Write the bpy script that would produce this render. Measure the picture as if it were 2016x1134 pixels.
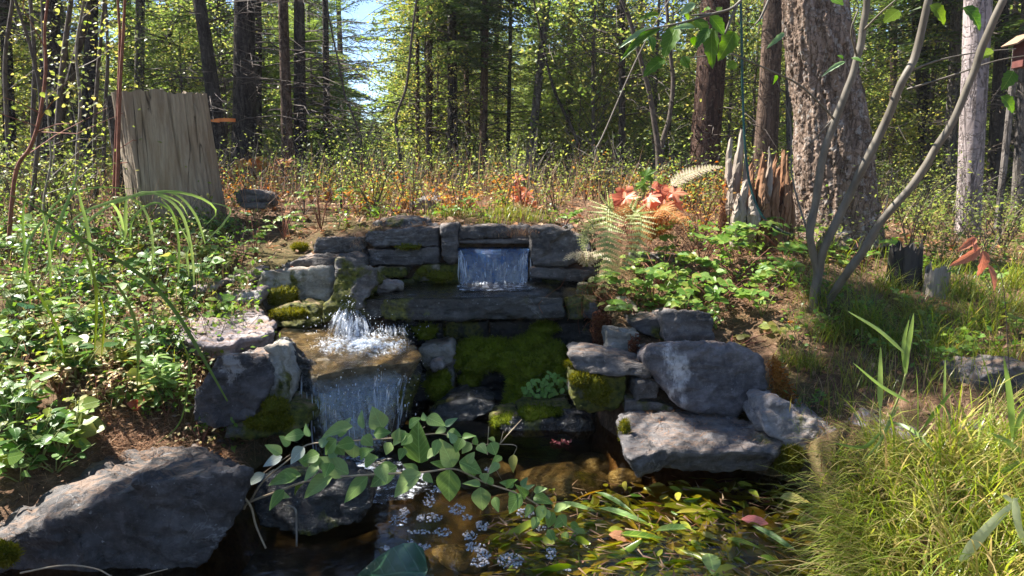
import bpy, bmesh, math, random
import numpy as np
from mathutils import Vector, Matrix
for _o in list(bpy.data.objects): bpy.data.objects.remove(_o)
scene = bpy.context.scene
COL = scene.collection
rad = math.radians
# ---------------------------------------------------------------- camera, sky, sun, exposure
PITCH = rad(9.35); FOC = 1440.0; EYE = 1.30
cam_data = bpy.data.cameras.new('camera'); cam = bpy.data.objects.new('camera', cam_data); COL.objects.link(cam)
cam_data.sensor_width = 36.0; cam_data.lens = 36.0*FOC/2016.0; cam_data.clip_start = 0.05; cam_data.clip_end = 600
cam.location = (0, 0, EYE); cam.rotation_euler = (math.pi/2-PITCH, 0, 0)
scene.camera = cam
SUN = Vector((-0.56, 0.20, 0.80)).normalized()          # direction towards the sun
world = bpy.data.worlds.new('World'); scene.world = world; world.use_nodes = True
wn = world.node_tree; wn.nodes.clear()
sky = wn.nodes.new('ShaderNodeTexSky'); sky.sky_type = 'NISHITA'; sky.sun_disc = False
sky.sun_elevation = math.asin(SUN.z); sky.sun_rotation = math.atan2(SUN.x, SUN.y); sky.ozone_density = 3.5; sky.air_density = 0.8; sky.dust_density = 0.0; sky.altitude = 1500
bg = wn.nodes.new('ShaderNodeBackground'); bg.inputs['Strength'].default_value = 0.082
wo = wn.nodes.new('ShaderNodeOutputWorld'); wn.links.new(sky.outputs[0], bg.inputs[0]); wn.links.new(bg.outputs[0], wo.inputs[0])
sd = bpy.data.lights.new('sun', 'SUN'); sd.energy = 5.0; sd.angle = rad(0.53); sd.color = (1.0, 0.95, 0.87)
sun = bpy.data.objects.new('sun', sd); COL.objects.link(sun); sun.rotation_euler = SUN.to_track_quat('Z', 'Y').to_euler(); sun.location = (0, 0, 30)
vs = scene.view_settings; vs.view_transform = 'Standard'; vs.look = 'None'; vs.exposure = 2.0; vs.gamma = 1.0; vs.use_curve_mapping = False
cy = scene.cycles; scene.render.engine = 'CYCLES'
cy.use_denoising = True; cy.max_bounces = 7; cy.diffuse_bounces = 4; cy.glossy_bounces = 3; cy.transmission_bounces = 5; cy.transparent_max_bounces = 16
cy.sample_clamp_indirect = 6.0; cy.caustics_reflective = False; cy.caustics_refractive = False
# ---------------------------------------------------------------- picture <-> place
CP, SP = math.cos(PITCH), math.sin(PITCH)
def ray(px, py):
    u = (px-1008.0)/FOC; v = (567.0-py)/FOC
    return Vector((u, CP+v*SP, -SP+v*CP))
def P(px, py, Y):                                  # the point seen at a pixel, Y metres ahead
    d = ray(px, py); return Vector((0, 0, EYE)) + d*(Y/d.y)
def PZ(px, py, z):                                 # ... at height z
    d = ray(px, py); return Vector((0, 0, EYE)) + d*((z-EYE)/d.z)
def XP(px, Y, z=0.9):                              # world x of a picture column, Y metres ahead
    return (px-1008.0)/FOC*(Y*CP+(EYE-z)*SP)
rng = np.random.default_rng(7); random.seed(7)
U = lambda a, b, n=None: rng.uniform(a, b, n)
# ---------------------------------------------------------------- numpy noise
def _h(ix, iy, iz, s):
    n = (ix*374761393 + iy*668265263 + iz*2147483647 + s*974711) & 0xffffffff
    n = ((n ^ (n >> 13))*1274126177) & 0xffffffff
    n = ((n ^ (n >> 16))*2246822519) & 0xffffffff
    return ((n ^ (n >> 15)) & 0xffffff)/float(0xffffff)
def vnoise(p, s=0):
    p = np.asarray(p, float); i = np.floor(p).astype(np.int64); f = p-i; f = f*f*(3-2*f); r = 0
    for a in (0, 1):
        for b in (0, 1):
            for c in (0, 1):
                w = (f[:, 0] if a else 1-f[:, 0])*(f[:, 1] if b else 1-f[:, 1])*(f[:, 2] if c else 1-f[:, 2])
                r = r + w*_h(i[:, 0]+a, i[:, 1]+b, i[:, 2]+c, s)
    return r*2-1
def fbm(p, s=0, o=4):
    p = np.asarray(p, float); r = 0; a = 1.0
    for k in range(o):
        r = r + a*vnoise(p*2**k + 17.3*k, s+k); a *= 0.5
    return r
def facets(p, s=0):                                # tilted plane per cell: chipped, faceted stone
    p = np.asarray(p, float); i = np.floor(p).astype(np.int64); best = np.full(len(p), 1e9); out = np.zeros(len(p))
    for a in (-1, 0, 1):
        for b in (-1, 0, 1):
            for c in (-1, 0, 1):
                jx, jy, jz = i[:, 0]+a, i[:, 1]+b, i[:, 2]+c
                q = np.stack([jx+_h(jx, jy, jz, s+1), jy+_h(jx, jy, jz, s+2), jz+_h(jx, jy, jz, s+3)], 1)
                d = p-q; dd = (d*d).sum(1); m = dd < best
                n = np.stack([_h(jx, jy, jz, s+4), _h(jx, jy, jz, s+5), _h(jx, jy, jz, s+6)], 1)-0.5
                out = np.where(m, (d*n).sum(1)*1.6+(_h(jx, jy, jz, s+7)-0.5)*0.8, out); best = np.where(m, dd, best)
    return out
# ---------------------------------------------------------------- mesh building
def norm(a):
    a = np.asarray(a, float); return a/np.maximum(np.linalg.norm(a, axis=-1, keepdims=True), 1e-9)
def frames(d, up):                                 # rows: columns X,Y(dir),Z(normal)
    d = norm(d); up = np.asarray(up, float); x = norm(np.cross(d, up)); z = np.cross(x, d)
    return np.stack([x, d, z], -1)
def randdir(n): return norm(rng.normal(size=(n, 3)))
class Geo:
    def __init__(s): s.V = []; s.T = []; s.M = []; s.R = []; s.n = 0
    def add(s, V, T, mat=0, rnd=None):
        V = np.asarray(V, float).reshape(-1, 3); T = np.asarray(T, np.int64).reshape(-1, 3)
        if len(V) == 0: return
        s.V.append(V); s.T.append(T+s.n); s.n += len(V)
        s.M.append(np.full(len(T), mat, np.int32))
        if rnd is None: rnd = rng.random()
        s.R.append(np.broadcast_to(np.asarray(rnd, float), (len(V),)).copy())
    def inst(s, tmpl, pos, rot, scale, mat=0, rnd=None):
        V, T = tmpl; pos = np.asarray(pos, float).reshape(-1, 3); N = len(pos)
        if N == 0: return
        scale = np.asarray(scale, float)
        if scale.ndim == 0: scale = np.full((N, 1), float(scale))
        if scale.ndim == 1: scale = scale[:, None]
        W = np.einsum('nij,nkj->nki', rot, V[None]*scale[:, None, :]) + pos[:, None, :]
        TT = T[None]+(np.arange(N)*len(V))[:, None, None]
        if rnd is None: rnd = rng.random(N)
        s.add(W.reshape(-1, 3), TT.reshape(-1, 3), mat, np.repeat(np.broadcast_to(rnd, (N,)), len(V)))
    def tube(s, path, radii, sides=5, mat=0, rnd=None, cap=True):
        p = np.asarray(path, float); n = len(p); r = np.broadcast_to(np.asarray(radii, float), (n,))
        t = norm(np.gradient(p, axis=0)); ref = np.array([0.0, 0, 1]) if abs(t[:, 2]).mean() < 0.8 else np.array([1.0, 0, 0])
        x = norm(np.cross(t, ref)); y = np.cross(t, x); a = np.arange(sides)*2*math.pi/sides
        V = p[:, None]+r[:, None, None]*(x[:, None]*np.cos(a)[None, :, None]+y[:, None]*np.sin(a)[None, :, None])
        V = V.reshape(-1, 3); T = []
        i = np.arange(n-1)[:, None]*sides; j = np.arange(sides)[None]; k = (j+1) % sides
        A, B, C, D = i+j, i+k, i+sides+k, i+sides+j
        T = np.concatenate([np.stack([A, B, C], -1).reshape(-1, 3), np.stack([A, C, D], -1).reshape(-1, 3)])
        if cap:
            V = np.concatenate([V, p[[0, -1]]]); c0 = n*sides; jj = np.arange(sides); kk = (jj+1) % sides
            T = np.concatenate([T, np.stack([np.full(sides, c0), kk, jj], -1), np.stack([np.full(sides, c0+1), (n-1)*sides+jj, (n-1)*sides+kk], -1)])
        s.add(V, T, mat, rnd)
    def mesh(s, name, mats, smooth=False):
        me = bpy.data.meshes.new(name); V = np.concatenate(s.V); T = np.concatenate(s.T); M = np.concatenate(s.M); R = np.concatenate(s.R)
        me.vertices.add(len(V)); me.vertices.foreach_set('co', V.astype(np.float32).ravel())
        me.loops.add(len(T)*3); me.loops.foreach_set('vertex_index', T.astype(np.int32).ravel())
        me.polygons.add(len(T)); me.polygons.foreach_set('loop_start', np.arange(0, len(T)*3, 3, dtype=np.int32))
        try: me.polygons.foreach_set('loop_total', np.full(len(T), 3, np.int32))
        except Exception: pass
        for m in mats: me.materials.append(m)
        me.polygons.foreach_set('material_index', M)
        me.polygons.foreach_set('use_smooth', np.full(len(T), smooth, bool))
        at = me.attributes.new('rnd', 'FLOAT', 'POINT'); at.data.foreach_set('value', R.astype(np.float32))
        me.update(calc_edges=True); return me
    def build(s, name, mats, parent=None, smooth=False, loc=None):
        if not s.V: return None
        if not isinstance(mats, (list, tuple)): mats = [mats]
        return link(name, s.mesh(name, mats, smooth), parent, loc)
def link(name, me, parent=None, loc=None):
    o = bpy.data.objects.new(name, me); COL.objects.link(o)
    if parent is not None:
        o.parent = parent
        if loc is None: o.location = -Vector(parent.location)      # meshes are built in world coordinates
    if loc is not None: o.location = loc
    return o
def tag(o, label=None, cat=None, group=None, kind=None):
    if label: o['label'] = label
    if cat: o['category'] = cat
    if group: o['group'] = group
    if kind: o['kind'] = kind
    return o
def empty(name, loc, label, cat, group=None):
    o = bpy.data.objects.new(name, None); COL.objects.link(o); o.location = loc; o.empty_display_size = 0.1
    return tag(o, label, cat, group)
def copy_tree(o, parent=None):
    c = o.copy(); COL.objects.link(c)
    if parent is not None: c.parent = parent
    for ch in list(o.children): copy_tree(ch, c)
    return c
def spline(pts, n=16):                             # Catmull-Rom through points
    p = np.asarray([list(q) for q in pts], float); p = np.vstack([2*p[0]-p[1], p, 2*p[-1]-p[-2]]); m = len(p)-3
    t = np.linspace(0, m-1e-6, n); i = t.astype(int); f = (t-i)[:, None]
    a, b, c, d = p[i], p[i+1], p[i+2], p[i+3]
    return 0.5*((2*b)+(-a+c)*f+(2*a-5*b+4*c-d)*f*f+(-a+3*b-3*c+d)*f**3)
# ---------------------------------------------------------------- leaf templates (length 1 along +Y, normal +Z)
def leaf_t(prof, w=0.5, fold=0.12, droop=0.15, teeth=0.0):
    n = len(prof); V = []; T = []
    for i, q in enumerate(prof):
        y = i/(n-1); z = -droop*y*y; hw = q*w*0.5*(1+teeth*(-1)**i)
        V += [(-hw, y, z+fold*q), (0, y, z), (hw, y, z+fold*q)]
    for i in range(n-1):
        a = i*3
        for k in (0, 1): T += [(a+k, a+k+1, a+k+4), (a+k, a+k+4, a+k+3)]
    return np.array(V, float), np.array(T)
OVATE = [leaf_t((0, .72, 1, .93, .7, .38, 0), .62, f, d) for f, d in ((.08, .1), (.14, .3), (.04, -.05), (.1, .5))]
BROAD = [leaf_t((0, .9, 1, .85, .45, 0), .85, f, d) for f, d in ((.06, .1), (.1, .3))]
LANCE = [leaf_t((0, .75, 1, .95, .75, .45, 0), .3, f, d) for f, d in ((.05, .1), (.08, .35))]
ROUND = [leaf_t((.15, .85, 1, .85, .1), .95, f, d) for f, d in ((.05, .05), (.09, .2))]
TOOTH = [leaf_t((0, .55, .8, .95, 1, .93, .82, .6, .4, .0), .72, f, d, .1) for f, d in ((.07, .2), (.1, .45))]
DIAM = (np.array([(0, 0, 0), (-.28, .45, .05), (.28, .45, .05), (0, 1, -.05)], float), np.array([(0, 2, 1), (1, 2, 3)]))
TRI = (np.array([(-.5, 0, 0), (.5, 0, 0), (0, 1, 0)], float), np.array([(0, 1, 2)]))
NEED = (np.array([(-.5, 0, 0), (.5, 0, 0), (0, 1, 0), (-.3, .1, .3), (.3, .15, -.3)], float), np.array([(0, 1, 2), (3, 4, 2)]))
def ico(sub=1):
    bm = bmesh.new(); bmesh.ops.create_icosphere(bm, subdivisions=sub, radius=1); bmesh.ops.triangulate(bm, faces=bm.faces)
    V = np.array([v.co[:] for v in bm.verts]); T = np.array([[v.index for v in f.verts] for f in bm.faces]); bm.free(); return V, T
ICO = ico(1); ICO2 = ico(2)
def blades(g, pos, az, length, bend, width, lean=0.15, seg=5, mat=0, rnd=None, twist=0.0):
    pos = np.asarray(pos, float).reshape(-1, 3); N = len(pos)
    if N == 0: return
    az = np.broadcast_to(az, (N,)); length = np.broadcast_to(length, (N,)); bend = np.broadcast_to(bend, (N,)); width = np.broadcast_to(width, (N,)); lean = np.broadcast_to(lean, (N,))
    dirh = np.stack([np.cos(az), np.sin(az), 0*az], 1); side = np.stack([-np.sin(az), np.cos(az), 0*az], 1)
    p = pos.copy(); rows = []
    for k in range(seg+1):
        t = k/seg; w = width*(1-t)**0.6*(0.6+0.8*min(t*3, 1)*.5)
        if k == seg: w = width*0.02
        sd_ = side*math.cos(twist*t)+np.array([0, 0, 1.0])*math.sin(twist*t)
        rows.append(p-sd_*w[:, None]/2); rows.append(p+sd_*w[:, None]/2)
        th = lean+bend*(t+.5/seg)**1.3
        p = p+(dirh*np.sin(th)[:, None]+np.array([0, 0, 1.0])*np.cos(th)[:, None])*(length/seg)[:, None]
    V = np.stack(rows, 1); m = 2*(seg+1)
    T = []
    for k in range(seg): a = 2*k; T += [(a, a+1, a+3), (a, a+3, a+2)]
    TT = np.array(T)[None]+(np.arange(N)*m)[:, None, None]
    if rnd is None: rnd = rng.random(N)
    g.add(V.reshape(-1, 3), TT.reshape(-1, 3), mat, np.repeat(np.broadcast_to(rnd, (N,)), m))
# ---------------------------------------------------------------- materials
class NT:
    def __init__(s, name):
        s.m = bpy.data.materials.new(name); s.m.use_nodes = True; s.t = s.m.node_tree; s.t.nodes.clear()
        s.out = s.t.nodes.new('ShaderNodeOutputMaterial')
    def n(s, typ, ins=None, **kw):
        nd = s.t.nodes.new('ShaderNode'+typ)
        for k, v in kw.items(): setattr(nd, k, v)
        for k, v in (ins or {}).items():
            sk = nd.inputs[k]
            if hasattr(v, 'is_output') or isinstance(v, bpy.types.NodeSocket): s.t.links.new(v, sk)
            elif isinstance(v, (tuple, list)) and len(v) == 3 and sk.type == 'RGBA': sk.default_value = (*v, 1)
            else: sk.default_value = v
        return nd
    def noise(s, scale, detail=5, rough=.55, co=None, dist=0.0):
        i = {'Scale': scale, 'Detail': detail, 'Roughness': rough, 'Distortion': dist}
        if co is not None: i['Vector'] = co
        return s.n('TexNoise', i).outputs['Fac']
    def pos(s): return s.n('NewGeometry').outputs['Position']
    def objco(s): return s.n('TexCoord').outputs['Object']
    def mapped(s, co, sc, rot=(0, 0, 0)): return s.n('Mapping', {'Vector': co, 'Scale': sc, 'Rotation': rot}).outputs[0]
    def ridge(s, scale, width, detail=3, co=None, dist=.3):
        return s.step(s.math('ABSOLUTE', s.math('SUBTRACT', s.noise(scale, detail, .55, co, dist), .5)), width, 0.0)
    def ramp(s, fac, stops, interp='LINEAR'):
        r = s.n('ValToRGB', {'Fac': fac}); cr = r.color_ramp; cr.interpolation = interp
        while len(cr.elements) < len(stops): cr.elements.new(0.5)
        for e, (p, c) in zip(cr.elements, stops): e.position = p; e.color = (*c, 1) if len(c) == 3 else c
        return r.outputs[0]
    def step(s, fac, a, b):
        return s.n('MapRange', {'Value': fac, 'From Min': a, 'From Max': b, 'To Min': 0.0, 'To Max': 1.0}, clamp=True).outputs[0]
    def math(s, op, a, b=0.0): 
        return s.n('Math', {0: a, 1: b}, operation=op, use_clamp=False).outputs[0]
    def mix(s, f, a, b, mode='MIX'):
        nd = s.n('Mix', data_type='RGBA', blend_type=mode); 
        for k, v in ((0, f), (6, a), (7, b)):
            sk = nd.inputs[k]
            if isinstance(v, bpy.types.NodeSocket): s.t.links.new(v, sk)
            elif isinstance(v, (tuple, list)): sk.default_value = (*v[:3], 1)
            else: sk.default_value = v
        return nd.outputs[2]
    def bump(s, h, strength=.5, dist=.01, nrm=None):
        i = {'Height': h, 'Strength': strength, 'Distance': dist}
        if nrm is not None: i['Normal'] = nrm
        return s.n('Bump', i).outputs[0]
    def rnd(s):
        a = s.n('Attribute', attribute_name='rnd').outputs['Fac']; o = s.n('ObjectInfo').outputs['Random']
        return s.math('FRACT', s.math('ADD', a, o))
    def bsdf(s, **k):
        return s.n('BsdfPrincipled', {a.replace('_', ' '): b for a, b in k.items()}).outputs[0]
    def done(s, sh):
        s.t.links.new(sh, s.out.inputs['Surface']); return s.m
LARGS = {}
def leaf_mat(name, cols, trans=.45, rough=.4, gloss=.35, tcol=None, scale=30, spots=None, veins=False):
    if not veins: LARGS[name] = (cols, trans, rough, gloss)
    t = NT(name); r = t.rnd(); c = t.ramp(r, [(i/(max(len(cols)-1, 1)), q) for i, q in enumerate(cols)])
    nz = t.noise(scale, 3, .6, t.pos()); c = t.mix(t.math('MULTIPLY', t.step(nz, .35, .7), .35), c, (c_dark(cols)))
    if veins:
        sx = t.n('SeparateXYZ', {0: t.objco()}); ax_ = t.math('ABSOLUTE', sx.outputs[0]); mid = t.step(ax_, .022, .008)
        lat = t.math('ABSOLUTE', t.math('SUBTRACT', t.math('FRACT', t.math('SUBTRACT', t.math('MULTIPLY', sx.outputs[1], 7.0), t.math('MULTIPLY', ax_, 6.0))), .5)); vv = t.math('MAXIMUM', mid, t.math('MULTIPLY', t.step(lat, .09, .02), .55))
        c = t.mix(t.math('MULTIPLY', vv, .5), c, tuple(min(1, 1.9*x+.03) for x in np.mean([q[:3] for q in cols], 0))); c = t.mix(t.math('MULTIPLY', t.step(t.noise(5, 5, .7, t.pos()), .6, .7), .4), c, tuple(np.mean([q[:3] for q in cols], 0)*np.array([1.9, 1.2, .8]))); nz = t.math('SUBTRACT', nz, t.math('MULTIPLY', vv, .8))
    if spots: c = t.mix(t.step(t.noise(scale*3, 3, .7, t.pos()), .62, .68), c, spots)
    b = t.bsdf(Base_Color=c, Roughness=rough, Specular_IOR_Level=gloss, Normal=t.bump(nz, .25, .004))
    hs = t.n('HueSaturation', {'Hue': .49, 'Saturation': 1.1, 'Value': 1.5, 'Color': c}).outputs[0]
    tr = t.n('BsdfTranslucent', {'Color': hs}).outputs[0]
    return t.done(t.n('MixShader', {0: trans, 1: b, 2: tr}).outputs[0])
def c_dark(cols): c = np.mean([q[:3] for q in cols], 0)*.55; return tuple(c)
def plain(name, c1, c2, scale=20, rough=.8, bump=.4, bdist=.004, stretch=(1, 1, 1), spec=.3, obj=False):
    t = NT(name); co = t.mapped(t.objco() if obj else t.pos(), stretch); nz = t.noise(scale, 6, .6, co)
    c = t.mix(t.step(nz, .3, .7), c1, c2)
    return t.done(t.bsdf(Base_Color=c, Roughness=rough, Specular_IOR_Level=spec, Normal=t.bump(nz, bump, bdist)))
# ================================================================ materials
def rock_mat(name, dark=(.046, .041, .038), light=(.165, .152, .145), lichen=0.5, moss=0.4, wet=False, moss_up=False, tan=0.0, strata=5.0, dust=.6, streak=None):
    t = NT(name); p = t.pos(); q = t.mapped(p, (1, 1, strata)); n1 = t.noise(3.2, 8, .62, q, .6); n2 = t.noise(16, 7, .68, p)
    c = t.mix(t.step(n1, .33, .68), dark, light); c = t.mix(t.math('MULTIPLY', t.step(n2, .42, .68), .6), c, tuple(x*.4 for x in dark)); c = t.mix(t.math('MULTIPLY', t.step(t.noise(28, 6, .75, p), .5, .7), .4), c, tuple(min(1, x*1.7) for x in light))
    if tan: c = t.mix(t.math('MULTIPLY', t.step(t.noise(2.3, 4, .5, t.mapped(p, (1.3, 1, 2))), .42, .62), tan), c, (.33, .29, .23))
    veins = t.step(t.math('ABSOLUTE', t.math('SUBTRACT', t.noise(2.1, 5, .6, t.mapped(p, (1, 1, 1.8)), 1.2), .5)), .012, .0)
    c = t.mix(t.math('MULTIPLY', veins, t.math('MULTIPLY', t.step(t.noise(1.7, 3, .5, p), .5, .65), .3)), c, (.42, .41, .4))
    lz = t.step(t.noise(4.2, 9, .68, t.mapped(p, (1.1, 1.2, .9))), .72-lichen*.22, .76-lichen*.22)
    c = t.mix(t.math('MULTIPLY', lz, .62), c, (.37, .36, .36))
    if streak:
        xx = t.n('SeparateXYZ', {0: p}); mk = t.step(t.math('ABSOLUTE', t.math('SUBTRACT', t.math('ADD', xx.outputs[0], t.math('MULTIPLY', t.noise(6, 5, .6, p), .30)), streak+.15)), .055, .0); mk = t.math('MULTIPLY', mk, t.step(t.noise(14, 6, .7, t.mapped(p, (1.5, 1, .6))), .44, .56)); c = t.mix(t.math('MULTIPLY', mk, .9), c, (.6, .57, .56))
    sp = t.step(t.noise(70, 2, .5, p), .7, .78); c = t.mix(t.math('MULTIPLY', sp, .4), c, (.5, .5, .48))
    if moss > 0:
        mn = t.noise(3.6, 6, .6, t.mapped(p, (1, 1, .8))); mz = t.step(mn, .70-moss*.32, .76-moss*.32)
        if moss_up:
            nz = t.n('SeparateXYZ', {0: t.n('NewGeometry').outputs['Normal']}).outputs[2]
            mz = t.math('MAXIMUM', mz, t.math('MULTIPLY', t.step(nz, .2, .6), t.step(mn, .32, .5)))
        mc = t.mix(t.step(t.noise(40, 4, .6, p), .35, .65), (.025, .032, .004), (.13, .13, .014))
        c = t.mix(mz, c, mc)
    nz = t.n('SeparateXYZ', {0: t.n('NewGeometry').outputs['Normal']}).outputs[2]
    if dust > 0:
        dz = t.math('MULTIPLY', t.step(nz, .6, .9), t.step(t.noise(9, 7, .7, t.mapped(p, (1, 3, 1))), .48, .56))
        c = t.mix(t.math('MULTIPLY', dz, dust), c, (.27, .17, .11))
    ro = .22 if wet else t.mix(n2, (.62,)*3, (.9,)*3)
    b1 = t.bump(n1, .6, .03); 
    b2 = t.bump(t.math('SUBTRACT', 1.0, t.ridge(5, .02, 4, t.mapped(p, (1, 1, strata*.7)), 1)), .5, .012, b1); b3 = t.bump(n2, .9, .016, b2); b4 = t.bump(t.noise(60, 5, .7, t.mapped(p, (1, 1, 2.5))), .8, .007, b3)
    return t.done(t.bsdf(Base_Color=c, Roughness=ro, Specular_IOR_Level=.55 if wet else .35, Normal=b4))
ROCK = {
 'slate': rock_mat('slate', lichen=.35, moss=.0),
 'slate_moss': rock_mat('slate_moss', lichen=.45, moss=.5),
 'boulder': rock_mat('boulder_slate', (.064, .057, .057), (.2, .18, .185), lichen=.4, moss=.18, strata=3, streak=.76),
 'big': rock_mat('dark_big_boulder', (.034, .030, .028), (.11, .1, .096), lichen=.36, moss=.1, strata=1.2, dust=.5),
 'pale': rock_mat('pale_stone', (.12, .108, .106), (.32, .295, .29), lichen=.5, moss=.2, tan=.5),
 'tan': rock_mat('tan_stone', (.12, .11, .09), (.34, .31, .26), lichen=.5, moss=.5, tan=.7),
 'mossy': rock_mat('mossy_stone', (.05, .05, .045), (.2, .19, .18), lichen=.5, moss=.95, moss_up=True),
 'slabgrey': rock_mat('grey_slab', (.046, .041, .04), (.175, .162, .158), lichen=.4, moss=.35, dust=.28),
 'upright': rock_mat('upright_stone', (.05, .045, .04), (.2, .185, .175), lichen=.45, moss=.78),
 'darkstone': rock_mat('dark_left_stone', (.036, .032, .032), (.12, .11, .112), lichen=.62, moss=.2, strata=2),
 'wet': rock_mat('wet_stone', (.018, .018, .017), (.07, .066, .058), lichen=.25, moss=.4, wet=True, dust=0),
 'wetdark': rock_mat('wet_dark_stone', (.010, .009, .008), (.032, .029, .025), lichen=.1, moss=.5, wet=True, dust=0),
 'pink': rock_mat('pinkish_slab', (.14, .118, .12), (.36, .31, .315), lichen=.6, moss=.0, strata=7, dust=.7),
 'lime': rock_mat('limey_upright_stone', (.2, .19, .165), (.5, .47, .41), lichen=.5, moss=.42, tan=.5),
}
def ground_mat():
    t = NT('forest_floor'); p = t.pos(); n1 = t.noise(1.2, 6, .6, p); n2 = t.noise(38, 6, .75, p); n3 = t.noise(9, 5, .7, p)
    c = t.mix(t.step(n2, .3, .7), (.036, .022, .013), (.17, .098, .058)); c = t.mix(t.math('MULTIPLY', t.step(n3, .5, .66), .55), c, (.25, .165, .11))
    c = t.mix(t.math('MULTIPLY', t.step(n1, .5, .62), .5), c, (.07, .075, .02))
    fz = t.step(t.n('SeparateXYZ', {0: p}).outputs[1], 9, 18); c = t.mix(t.math('MULTIPLY', fz, .6), c, (.13, .12, .045))
    return t.done(t.bsdf(Base_Color=c, Roughness=.95, Specular_IOR_Level=.15, Normal=t.bump(n3, .7, .03, t.bump(n2, .9, .012))))
GROUND = ground_mat()
MUD = plain('pond_mud', (.015, .010, .004), (.06, .037, .014), 14, .8, .5, .01)
def bark_mat(name, c1, c2, c3, vs=9, lichen=None):
    t = NT(name); q = t.mapped(t.objco(), (1, 1, .22)); n1 = t.noise(vs, 7, .65, q, .8); q2 = t.mapped(t.objco(), (1, 1, .16)); fur = t.math('MAXIMUM', t.ridge(vs*1.5, .05, 4, q2, .9), t.math('MULTIPLY', t.ridge(vs*1.1, .03, 4, t.mapped(t.objco(), (.7, .7, .9)), .8), .7))
    c = t.mix(t.step(n1, .32, .66), c1, c2); c = t.mix(t.math('MULTIPLY', fur, .8), c, tuple(x*.4 for x in c1))
    c = t.mix(t.math('MULTIPLY', t.step(t.noise(vs*3, 5, .7, t.objco()), .55, .68), .6), c, c3)
    if lichen: c = t.mix(t.math('MULTIPLY', t.step(t.noise(vs*1.3, 6, .7, t.objco()), .55, .62), .6), c, lichen)
    b = t.bump(t.math('SUBTRACT', 1.0, fur), .7, .02); b = t.bump(n1, .7, .02, b)
    return t.done(t.bsdf(Base_Color=c, Roughness=.92, Specular_IOR_Level=.15, Normal=b))
BARK = {
 'dark': bark_mat('dark_bark', (.028, .023, .02), (.085, .07, .06), (.13, .115, .1)),
 'brown': bark_mat('brown_bark', (.05, .034, .025), (.15, .1, .072), (.21, .165, .13)),
 'red': bark_mat('reddish_bark', (.045, .026, .02), (.125, .072, .052), (.2, .145, .12)),
 'grey': bark_mat('grey_bark', (.07, .06, .052), (.19, .165, .145), (.28, .25, .22)),
 'pale': bark_mat('pale_bark', (.17, .14, .13), (.42, .35, .34), (.5, .45, .44)),
 'shaggy': bark_mat('shaggy_bark', (.13, .088, .062), (.29, .21, .16), (.42, .35, .3), 13, lichen=(.42, .4, .37)),
}
TWIG = plain('twig_bark', (.042, .032, .026), (.125, .098, .078), 25)
TWIGRED = plain('reddish_twig', (.12, .045, .03), (.25, .1, .06), 25)
TWIGGREY = plain('grey_twig', (.11, .09, .075), (.26, .23, .19), 25)
SMOOTHBARK = plain('smooth_grey_bark', (.07, .058, .042), (.18, .155, .12), 18, .6, .3, .003, (1, 1, .4), .4)
STEMGREEN = plain('green_stem', (.12, .16, .04), (.25, .26, .09), 30, .5)
STEMTAN = plain('tan_stem', (.28, .2, .12), (.42, .33, .22), 30, .6)
FIR = leaf_mat('fir_needles', [(.03, .06, .014), (.055, .1, .02), (.1, .14, .03)], .4, .5, .3)
FIRYOUNG = leaf_mat('young_fir_needles', [(.11, .17, .035), (.18, .25, .055), (.3, .34, .1)], .58, .5, .3)
BUSH = leaf_mat('bush_leaves', [(.08, .14, .03), (.13, .2, .045), (.24, .28, .07), (.32, .3, .1)], .58, .4, .4)
YELLOW = leaf_mat('yellow_green_leaves', [(.14, .21, .04), (.25, .29, .07), (.38, .32, .09)], .58, .4, .4)
GLOSSY = leaf_mat('glossy_leaves', [(.045, .11, .025), (.07, .155, .032), (.12, .21, .04)], .4, .33, .5)
ROSE = leaf_mat('rose_leaves', [(.08, .19, .03), (.12, .24, .035), (.19, .29, .045), (.27, .28, .05)], .45, .4, .4)
NIGHT = leaf_mat('nightshade_leaves', [(.14, .25, .055), (.20, .32, .085), (.30, .40, .14)], .4, .42, .32)
HAZEL = leaf_mat('hazel_leaves', [(.04, .12, .012), (.09, .19, .015), (.2, .28, .02)], .55, .4, .4)
CREAM = leaf_mat('cream_leaves', [(.38, .32, .12), (.48, .4, .2), (.5, .33, .2)], .4, .45, .4)
RUST = leaf_mat('rust_leaves', [(.28, .08, .02), (.38, .14, .03), (.45, .24, .07), (.3, .2, .05)], .45, .5, .3)
ORANGE = leaf_mat('orange_red_leaves', [(.55, .17, .085), (.64, .27, .15), (.45, .12, .06)], .45, .42, .4)
RED = leaf_mat('red_leaves', [(.2, .025, .02), (.3, .06, .04), (.36, .12, .06)], .4, .4, .4)
FERNY = leaf_mat('fern_green', [(.24, .31, .09), (.34, .38, .14), (.42, .42, .2)], .45, .5, .3)
FERNO = leaf_mat('fern_rust', [(.35, .13, .035), (.48, .24, .08), (.5, .32, .14)], .4, .6, .2)
FERND = leaf_mat('fern_dead', [(.08, .025, .012), (.16, .05, .02), (.22, .09, .035)], .2, .7, .2)
FERNC = leaf_mat('fern_cream', [(.45, .4, .28), (.5, .42, .3)], .4, .6, .2)
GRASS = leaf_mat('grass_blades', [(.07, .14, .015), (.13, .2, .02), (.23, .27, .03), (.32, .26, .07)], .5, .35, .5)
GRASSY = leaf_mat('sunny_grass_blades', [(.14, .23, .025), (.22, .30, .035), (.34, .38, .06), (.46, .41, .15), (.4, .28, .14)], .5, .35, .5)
GRASSD = leaf_mat('dry_grass', [(.3, .2, .11), (.4, .3, .17), (.22, .12, .07), (.36, .2, .13)], .35, .6, .3)
REED = leaf_mat('reed_leaves', [(.18, .3, .06), (.28, .38, .12)], .5, .35, .5)
LITTER = leaf_mat('needle_litter', [(.16, .07, .03), (.28, .14, .065), (.4, .25, .15), (.22, .1, .05)], .1, .7, .25)
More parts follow.
